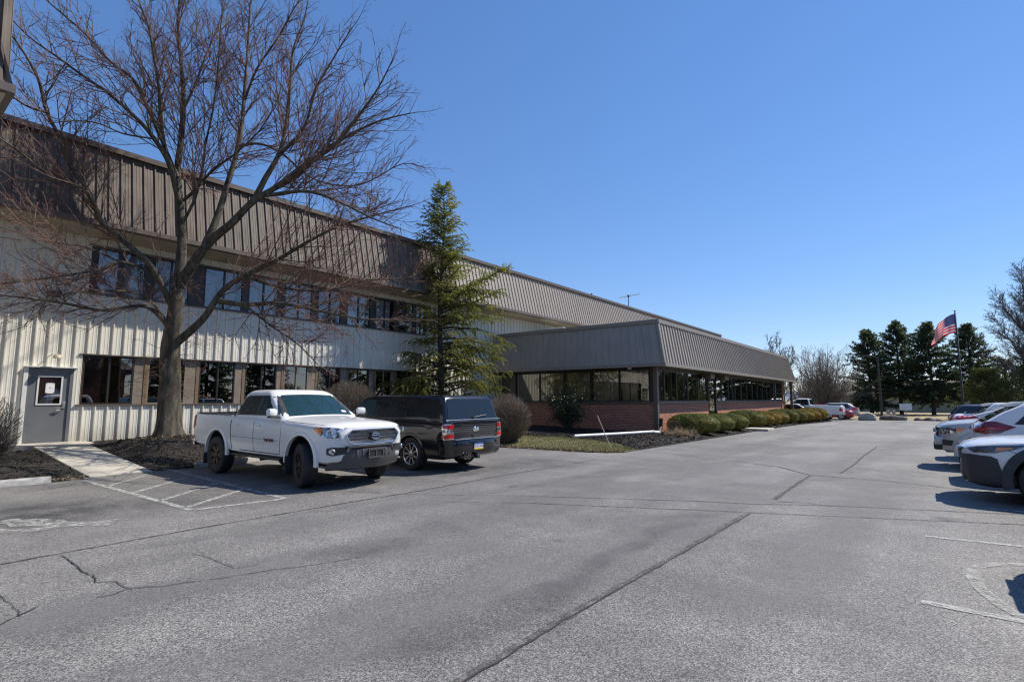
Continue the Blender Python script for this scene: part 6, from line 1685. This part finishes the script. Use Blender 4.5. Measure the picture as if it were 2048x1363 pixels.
bare_tree('bare_tree', -20.6, 96, 12.3, 4.2, 53, 'thin bare tree peeking over the annex roof, left one', group='bare trees beyond the annex roof', thick=.03)
bare_tree('bare_tree', -18.0, 92, 11.3, 3.4, 54, 'thin bare tree peeking over the annex roof, right one', group='bare trees beyond the annex roof', thick=.03)
bare_tree('bare_tree', -13.8, 84, 6.0, 3.0, 55, 'low reddish bare tree seen under the annex eave', stems=20, r0=.05, up=.0, dens=.8, thick=.02, m='twig')

# ------------------------------------------------------------- clipped yews, bushes, dry grass
def dome_pt(u, seed):
    lump = 1 + .035 * np.sin(u[:, 0] * 4 + seed) * np.cos(u[:, 1] * 5 + seed * 2) + .012 * np.sin(u[:, 0] * 13 + u[:, 2] * 11) + .01 * np.sin(u[:, 1] * 17 + u[:, 0] * 9)
    e = np.sign(u) * np.abs(u) ** .85
    P = e * lump[:, None] * np.array([1, 1, .52]); P[:, 2] += .48; return P
def dome_mesh(seed, m, n=12000):
    """clipped foliage: a lumpy leafy skin plus thousands of small leaves lying along it"""
    rg_ = np.random.default_rng(seed)
    u = rnd_unit(rg_, n); u[:, 2] = np.where(u[:, 2] < -.62, -u[:, 2], u[:, 2])
    P = dome_pt(u, seed) * np.array([1, 1, 1]) ; P += u * rg_.uniform(-.045, .004, n)[:, None]
    tan = np.cross(u, rnd_unit(rg_, n))
    D = tan + u * rg_.uniform(.0, .5, n)[:, None] + np.array([0, 0, .25])
    D /= np.linalg.norm(D, axis=1)[:, None]
    S = np.cross(u + rg_.normal(size=(n, 3)) * .45, D); S /= np.linalg.norm(S, axis=1)[:, None]
    Lh = rg_.uniform(.03, .06, n)[:, None]; W = rg_.uniform(.014, .026, n)[:, None]
    lf = np.stack([P, P + D * Lh * .5 + S * W * .5, P + D * Lh, P + D * Lh * .5 - S * W * .5], axis=1)
    skin = []
    nu, nv = 48, 24
    g = np.array([[math.cos(2 * PI * i / nu) * math.cos(t), math.sin(2 * PI * i / nu) * math.cos(t), math.sin(t)] for t in np.linspace(-.72, PI / 2, nv + 1) for i in range(nu)])
    G = dome_pt(g, seed) * .975; G += rg_.normal(size=G.shape) * .012
    for j in range(nv):
        for i in range(nu):
            k = (i + 1) % nu; skin.append([G[j * nu + i], G[j * nu + k], G[(j + 1) * nu + k], G[(j + 1) * nu + i]])
    return np_mesh('crown', np.concatenate([np.array(skin), lf]), 4, m)
def dome_core():
    mb = MB(); mb.tube([(0, 0, -.2), (0, 0, .35)], .09, 8)
    for k in range(9): mb.tube([(0, 0, -.05), (.55 * math.cos(k * .7), .55 * math.sin(k * .7), .3)], .03, 5)
    return mb
core_me = dome_core().mesh('stems', M['bark_dark'], 60)
dm = [dome_mesh(1, M['yew']), dome_mesh(2, M['yew']), dome_mesh(3, M['yew_brown'])]
YEWS = [(-8.92, 25.3, 1.12, 0.98, 0, 'green clipped yew dome nearest the brick corner'),
        (-8.92, 27.7, 1.02, 0.92, 0, 'green clipped yew dome, second from the brick corner'),
        (-8.92, 30.4, 1.05, 0.92, 0, 'green clipped yew dome beside the entry slab, near side'),
        (-8.92, 34.5, 1.15, 1.05, 1, 'broad clipped yew dome just beyond the entry slab'),
        (-8.92, 36.6, 0.85, 0.9, 2, 'bronzed yew dome tucked behind the broad dome past the entry slab'),
        (-8.92, 38.6, 0.98, 0.95, 2, 'orange tinted yew dome, third beyond the entry slab'),
        (-8.87, 40.7, 0.9, 0.92, 2, 'strongly orange yew dome, fourth beyond the entry slab'),
        (-8.69, 43.3, 1.08, 1.05, 1, 'olive yew dome, fifth beyond the entry slab'),
        (-8.53, 45.6, 0.95, 0.98, 1, 'olive yew dome, fourth from the far pickup'),
        (-8.37, 47.8, 0.98, 0.98, 2, 'bronzed yew dome, third from the far pickup'),
        (-8.23, 49.9, 0.95, 0.98, 2, 'bronzed yew dome, second from the far pickup'),
        (-8.07, 52.2, 1.12, 1.12, 2, 'rounder bronzed yew dome next to the far pickup')]
for i, (x, y, r_, h, k, lab) in enumerate(YEWS):
    t = thing('yew_shrub', lab, 'shrub', (x, y, L(y) + .06), (i % 3 - 1) * .12, 'row of clipped yews')
    t.scale = (1.16 if i < 11 else 1.2, r_, h)
    link('crown', dm[k], t); link('stems', core_me, t)

def twiggy_bush(name, label, x, y, z, r_, h, seed, m, leaves=9000, twigs=420, leafsize=.035):
    t = thing(name, label, 'shrub', (x, y, z)); rg_ = np.random.default_rng(seed); sk = Skel(seed)
    def spawn(level): return {0: (.22, .45, .6, .005, .2), 1: (.18, .5, .7, .0035, .1)}.get(level)
    c = Vector((0, 0, h * .52))
    ok = lambda q: ((q.x / r_) ** 2 + (q.y / r_) ** 2 + ((q.z - h * .52) / (h * .53)) ** 2) < 1.06
    for k in range(twigs):
        a = sk.r.uniform(0, 2 * PI); tl = sk.r.uniform(.05, 1.25)
        sk.shoot((sk.r.uniform(-.3, .3) * r_, sk.r.uniform(-.3, .3) * r_, .02), (math.cos(a) * math.sin(tl), math.sin(a) * math.sin(tl), math.cos(tl)), max(r_, h) * 1.05, .011, .004, 0, .16, .01, .16, spawn, ok)
    q = seg_tubes(sk.A, sk.B, sk.ra, sk.rb, 3)
    link('stems', np_mesh('stems', q, 4, M['bark_grey'] if m != 'pale_twig' else M['pale_twig']), t)
    n = leaves; u = rnd_unit(rg_, n); rad_ = rg_.uniform(.55, 1.0, n) ** .5
    lump = 1 + .07 * np.sin(u[:, 0] * 5 + seed) * np.cos(u[:, 1] * 6) + .04 * np.sin(u[:, 2] * 14)
    P = u * (rad_ * lump)[:, None] * np.array([r_, r_, h * .5]); P[:, 2] += h * .52
    D = u + rg_.normal(size=(n, 3)) * .9
    link('crown', np_mesh('crown', leaf_quads(rg_, P, D, rg_.uniform(.6, 1.5, n) * leafsize, rg_.uniform(.25, .5, n) * leafsize), 4, M[m]), t)
twiggy_bush('brown_bush', 'round brown dry leaved bush behind the white pickup hood', -17.7, 12.35, .3, 1.08, 1.95, 61, 'dead_leaf', 12000)
twiggy_bush('bare_bush', 'round pale leafless bush behind the black wagon tailgate', -12.35, 15.45, bed_h(-12.35, 16.5) - .05, .9, 1.68, 62, 'pale_twig', 9000, 520)
twiggy_bush('low_bush', 'small dark brown bush at the foot of the brick corner post', -9.35, 24.0, .02, .36, .62, 63, 'dead_leaf', 1500, 60)
twiggy_bush('bare_bush', 'bare twiggy bush cut by the left edge beside the steel door', -17.6, 2.35, .15, .62, 1.5, 64, 'dead_leaf', 500, 160)
def holly(x, y):
    z = bed_h(x, y); t = thing('evergreen_shrub', 'dark loose evergreen shrub against the shaded brick wall', 'shrub', (x, y, z)); sk = Skel(71); rg_ = np.random.default_rng(71); P = []; D = []
    def spawn(level): return {0: (.3, .45, .7, .008, .3)}.get(level)
    for k in range(26):
        a = sk.r.uniform(0, 2 * PI); tl = sk.r.uniform(.05, .75)
        sk.shoot((0, 0, 0), (math.cos(a) * math.sin(tl), math.sin(a) * math.sin(tl), math.cos(tl)), sk.r.uniform(1.1, 2.2), .016, .006, 0, .2, .0, .14, spawn)
    link('stems', np_mesh('stems', seg_tubes(sk.A, sk.B, sk.ra, sk.rb, 4), 4, M['bark_dark']), t)
    for tp, td in sk.tips:
        for _ in range(26): P.append(np.array(tp) + rg_.normal(size=3) * .14); D.append(rg_.normal(size=3) + np.array((0, 0, -.3)))
    P = np.array(P); n = len(P)
    link('crown', np_mesh('crown', leaf_quads(rg_, P, np.array(D), rg_.uniform(.07, .13, n), rg_.uniform(.03, .05, n)), 4, M['holly']), t)
holly(-13.35, 21.3)
def dry_grass(x, y):
    z = bed_h(x, y); rg_ = np.random.default_rng(81); n = 420
    a = rg_.uniform(0, 2 * PI, n); el = rg_.uniform(.05, .9, n); P = np.stack([x + rg_.normal(size=n) * .28, y + rg_.normal(size=n) * .22, np.full(n, z)], 1)
    D = np.stack([np.cos(a), np.sin(a), el], 1); Ln = rg_.uniform(.25, .75, n)
    return tag(link('dry_grass', np_mesh('dry_grass', leaf_quads(rg_, P, D, Ln, np.full(n, .012)), 4, M['straw'])), 'clump of dry straw coloured grass by the drain pipe coupling', 'grass clump')
dry_grass(-8.55, 22.7)
# ------------------------------------------------------------------ flag, lamp post, boulders, signs, distance
fp = thing('flagpole', 'dark flagpole with a ball finial standing before the spruces', 'flagpole', (2.35, 63, L(63)))
mb = MB(); mb.tube([(0, 0, -.2), (0, 0, 5), (0, 0, 9.9)], [.085, .07, .045], 12); mb.lathe([(0.09, 0), (.16, .02), (.16, .12), (.09, .16)], (0, 0, 0), 'z', 14); mb.build('pole', M['dark_metal'], fp)
mb = MB(); mb.lathe([(0, 9.9), (.05, 9.93), (.09, 10.0), (.07, 10.07), (0, 10.1)], (0, 0, 0), 'z', 14); mb.build('finial', M['grey_metal'], fp)
mb = MB(); mb.tube([(.07, .02, 1.2), (.075, .02, 9.85)], .012, 5); mb.build('rope', M['white_metal'], fp)
def flag():
    M['flag_red'] = leafmat('flag_red', (.7, .01, .035), (.75, .014, .04), .5, .6, .7); M['flag_white'] = leafmat('flag_white', (.72, .71, .7), (.78, .77, .76), .5, .4, .7); M['flag_blue'] = leafmat('flag_blue', (.03, .045, .2), (.035, .05, .22), .5, .4, .7)
    for k in ('flag_red', 'flag_white', 'flag_blue'):
        nt = M[k].node_tree
        for n in nt.nodes:
            if n.type == 'VALTORGB' and n.color_ramp.elements[-1].color[0] > 1.1:
                for e in n.color_ramp.elements: e.color = (1, 1, 1, 1)
    F = thing('flag', 'striped red white and blue flag with stars flying from the flagpole', 'flag', (2.35, 63, L(63) + 9.75))
    H, W = 1.75, 3.1; nu, nv = 44, 26
    CRv = Vector((.787, .617, 0)); CFv = Vector((-.617, .787, 0))
    def pos(u, v):
        s = u * W
        x = -.06 - s * (.82 - .12 * u); drop = .18 * s + .62 * s * u * (.7 + .3 * (1 - v)) * .75
        gather = lerp(1, .78, u)
        zz = -v * H * gather - drop
        side = .16 * u * math.sin(u * 11 + v * 2.2) + .1 * u * math.sin(u * 23 - v * 3)
        p = CRv * (x + .05 * math.sin(v * 4 + u * 8) * u) + CFv * side; return Vector((p.x, p.y, zz))
    vs = [pos(i / nu, j / nv) for j in range(nv + 1) for i in range(nu + 1)]
    fs = []; mi = []; can = []
    for j in range(nv):
        for i in range(nu):
            f = (j * (nu + 1) + i, j * (nu + 1) + i + 1, (j + 1) * (nu + 1) + i + 1, (j + 1) * (nu + 1) + i)
            if j < 14 and i < nu * .4: can.append(f)
            else: fs.append(f); mi.append((j // 2) % 2)
    def mk(name, fl, mm, mats):
        me = bpy.data.meshes.new(name); me.from_pydata([tuple(v) for v in vs], [], fl)
        for m in mats: me.materials.append(m)
        me.polygons.foreach_set('material_index', mm); me.polygons.foreach_set('use_smooth', [True] * len(fl)); me.update()
        bm = bmesh.new(); bm.from_mesh(me); bmesh.ops.delete(bm, geom=[v for v in bm.verts if not v.link_faces], context='VERTS'); bm.to_mesh(me); bm.free()
        return link(name, me, F)
    mk('stripes', fs, mi, [M['flag_red'], M['flag_white']]); c = mk('canton', can, [0] * len(can), [M['flag_blue']])
    st = MB()
    for r_ in range(9):
        for k in range(6 if r_ % 2 == 0 else 5):
            u = .4 * ((k + (.5 if r_ % 2 == 0 else 1)) / 6); v = (7 / 13) * (r_ + .7) / 9.4
            p = pos(u, v); q = []
            for a in range(10):
                rr_ = .055 if a % 2 == 0 else .024; t = a * PI / 5
                q.append(p + CRv * math.sin(t) * rr_ + Vector((0, 0, math.cos(t) * rr_)))
            for sd in (.012, -.012): st.add([x + CFv * sd for x in q], [tuple(range(10))])
    so_ = st.build('stars', M['flag_white'], c, None)
flag()
lp = thing('lamp_post', 'dark slim lamp post with a short arm in front of the leftmost spruce', 'lamp post', (-3.65, 61.2, L(61)))
mb = MB(); mb.tube([(0, 0, -.2), (0, 0, 5.95)], [.11, .075], 12); mb.lathe([(.2, 0), (.2, .1), (.12, .14)], (0, 0, 0), 'z', 12); mb.build('pole', M['dark_metal'], lp)
mb = MB(); mb.tube([(0, 0, 5.8), (-.25, -.15, 6.0), (-.5, -.3, 6.05)], .035, 8); mb.bbox((-.75, -.45, 6.05), (.6, .32, .12), .03, Matrix.Rotation(R(31), 3, 'Z')); mb.build('lamp_head', M['dark_metal'], lp)
def boulder(name, label, loc, size, seed, m, cat='boulder'):
    bm = bmesh.new(); bmesh.ops.create_icosphere(bm, subdivisions=3, radius=1); rr = random.Random(seed); pl_ = []
    for _ in range(9):
        n = Vector((rr.gauss(0, 1), rr.gauss(0, 1), rr.gauss(0, .7))).normalized(); pl_.append((n, rr.uniform(.62, .85)))
    for v in bm.verts:
        for n, d in pl_:
            e = v.co.dot(n) - d
            if e > 0: v.co -= n * e * .92
        v.co += v.co.normalized() * rr.uniform(-.02, .02)
        v.co = Vector((v.co.x * size[0], v.co.y * size[1], max(-.3, v.co.z) * size[2]))
    me = bpy.data.meshes.new(name); bm.to_mesh(me); bm.free(); me.materials.append(m); smooth_by_angle(me, 28)
    o = link(name, me); o.location = loc; return tag(o, label, cat)
boulder('boulder', 'flat topped grey boulder on the lot edge left of the lamp post', (-4.55, 58.2, L(58) + .16), (.75, .6, .58), 3, M['stone'])
boulder('mulch_mound', 'long low brown rubble mound right of the lamp post', (-2.75, 61.0, L(61) + .1), (1.15, .7, .5), 8, M['rubble'], 'mound')
for i, (x, y, s_, lab) in enumerate(((-.9, 61.3, .3, 'low brown rock at the left end of the rubble strip'), (-.25, 61.5, .4, 'broad brown rock in the middle of the rubble strip'), (.45, 61.2, .34, 'brown rock at the right end of the rubble strip'), (.1, 60.8, .18, 'small pale rock in front of the rubble strip'))):
    o = boulder('rock', lab, (x, y, L(y) + .04), (s_ * 1.3, s_, s_ * .8), 20 + i, M['rubble'] if i < 3 else M['stone'], 'rock'); o['group'] = 'rocks along the lot edge'
sg_ = thing('lot_sign', 'small white sign board on a thin post before the spruces', 'sign', (-1.85, 63, L(63)))
mb = MB(); mb.tube([(0, 0, -.2), (0, 0, 1.35)], .03, 8); mb.build('post', M['grey_metal'], sg_)
mb = MB(); mb.bbox((0, -.04, 1.22), (.95, .03, .62), .012, Matrix.Rotation(R(8), 3, 'Z')); mb.build('board', M['white_metal'], sg_)
for x, w_, lab in ((-3.2, .3, 'left pale utility box beside the lamp post'), (-2.78, .26, 'right pale utility box beside the lamp post')):
    u = thing('utility_box', lab, 'utility box', (x, 62.4, L(62)), R(10), 'utility boxes by the lamp post')
    mb = MB(); mb.bbox((0, 0, .45), (w_, .3, .9), .04); mb.build('cabinet', M['soffit_tan'], u)
    mb = MB(); mb.bbox((0, -.155, .45), (w_ * .7, .02, .6), .006); mb.build('door', M['soffit_tan'], u)
bp_ = thing('bollard', 'black post with a rounded white cap beyond the navy suv', 'bollard', (1.05, 31.5, L(31)))
mb = MB(); mb.lathe([(.16, 0), (.16, 1.0), (.13, 1.05)], (0, 0, 0), 'z', 16); mb.build('post', M['dark_metal'], bp_)
mb = MB(); mb.lathe([(.14, 1.05), (.17, 1.12), (.15, 1.24), (.08, 1.3), (0, 1.31)], (0, 0, 0), 'z', 16); mb.build('cap', M['white_metal'], bp_)
# pale lane, far houses and the hills
mb = MB(); mb.add([(-160, 150, L(150) + .25), (160, 150, L(150) + .25), (160, 158, L(150) + .25), (-160, 158, L(150) + .25)], [(0, 1, 2, 3)]); tag(mb.build('far_lane', mat('pale_lane', (.5, .48, .42), .9, c2=(.42, .4, .34), scale=.5), None, None), kind='structure')
M['far_wall'] = mat('far_house_wall', (.55, .55, .53), .8, c2=(.6, .6, .58), scale=.5); M['far_roof'] = mat('far_house_roof', (.12, .11, .11), .9, c2=(.16, .15, .15), scale=1)
for i, (x, y, lab) in enumerate(((-27, 250, 'small white house far behind the many stemmed tree'), (-42, 330, 'tiny white barn far off near the hills'))):
    h_ = thing('house', lab, 'house', (x, y, L(y)), R(20 * i), 'far houses')
    mb = MB(); mb.box(-5, 5, -4, 4, 0, 3.2); mb.add([(-5, -4, 3.2), (-5, 4, 3.2), (-5, 0, 5.6), (5, -4, 3.2), (5, 4, 3.2), (5, 0, 5.6)], [(0, 2, 1), (3, 4, 5)]); mb.build('wall', M['far_wall'], h_, None)
    mb = MB(); mb.add([(-5.3, -4.4, 3.0), (5.3, -4.4, 3.0), (5.3, 0, 5.7), (-5.3, 0, 5.7), (-5.3, 4.4, 3.0), (5.3, 4.4, 3.0)], [(0, 1, 2, 3), (3, 2, 5, 4)]); mb.build('roof', M['far_roof'], h_, None)
rr = random.Random(2); vs = []; fs = []; nx = 90
for j in range(3):
    for i in range(nx + 1):
        x = lerp(-2600, 2600, i / nx); h_ = 20 + 10 * math.sin(i * .31) + 7 * math.sin(i * .83 + 1) + 3 * math.sin(i * 2.1)
        vs.append((x, 1500 + j * 160, -1 + (0, h_, h_ * .6)[j]))
for j in range(2):
    for i in range(nx): a = j * (nx + 1) + i; fs.append((a, a + 1, a + nx + 2, a + nx + 1))
me = bpy.data.meshes.new('hills'); me.from_pydata(vs, [], fs); me.materials.append(mat('haze_blue_woods', (.13, .17, .24), 1, c2=(.19, .23, .3), scale=.02)); me.update(); tag(link('hills', me), kind='structure')  # distance haze is painted into the hills as their blue-grey colour
# what stands across the lot, behind the photographer's right shoulder: it is seen mirrored in the windows
nb = thing('neighbour_building', 'long red brick building across the lot, outside the right edge of the frame', 'building', (27, 8, 0))
mb = MB(); mb.box(0, 12, -24, 11, -.4, 4.2); mb.build('wall', M['brick'], nb, None)
mb = MB(); mb.box(-.5, 12.5, -24.5, 11.5, 4.2, 4.7); mb.add([(-.5, -24.5, 4.7), (-.5, 11.5, 4.7), (6, 11.5, 6.6), (6, -24.5, 6.6), (12.5, -24.5, 4.7), (12.5, 11.5, 4.7)], [(0, 3, 2, 1), (3, 4, 5, 2), (1, 2, 5), (0, 4, 3)]); mb.build('roof', M['far_roof'], nb, None)
for y in (-20, -15, -10, -5, 0, 5):
    mb = MB(); mb.box(-.06, .02, y, y + 2.2, 1.0, 2.6); mb.build('window', M['white_metal'], nb, None)
spr = [o for o in bpy.data.objects if o.name.startswith('spruce_tree')][0]
for i, (x, y, s_, lab) in enumerate(((20, 20.5, .8, 'spruce across the lot outside the frame, nearest the brick neighbour'), (23, 25.5, .95, 'spruce across the lot outside the frame, in the middle of three'), (21, 31, .85, 'spruce across the lot outside the frame, farthest of three'), (19, -2, .7, 'spruce in front of the brick neighbour outside the frame'))):
    c = copy_tree(spr); c.location = (x, y, L(y)); c.scale = (s_,) * 3; c['label'] = lab; c['group'] = 'spruces across the lot'
bt = [o for o in bpy.data.objects if o.name.startswith('bare_tree') and o.parent is None]
for i, (x, y, s_, lab) in enumerate(((17, 12, .75, 'bare tree across the lot outside the frame, between spruce and cars'), (18, 38, .8, 'bare tree across the lot outside the frame, farther along'))):
    c = copy_tree(bt[0]); c.location = (x, y, L(y)); c.scale = (s_,) * 3; c['label'] = lab; c['group'] = 'bare trees across the lot'
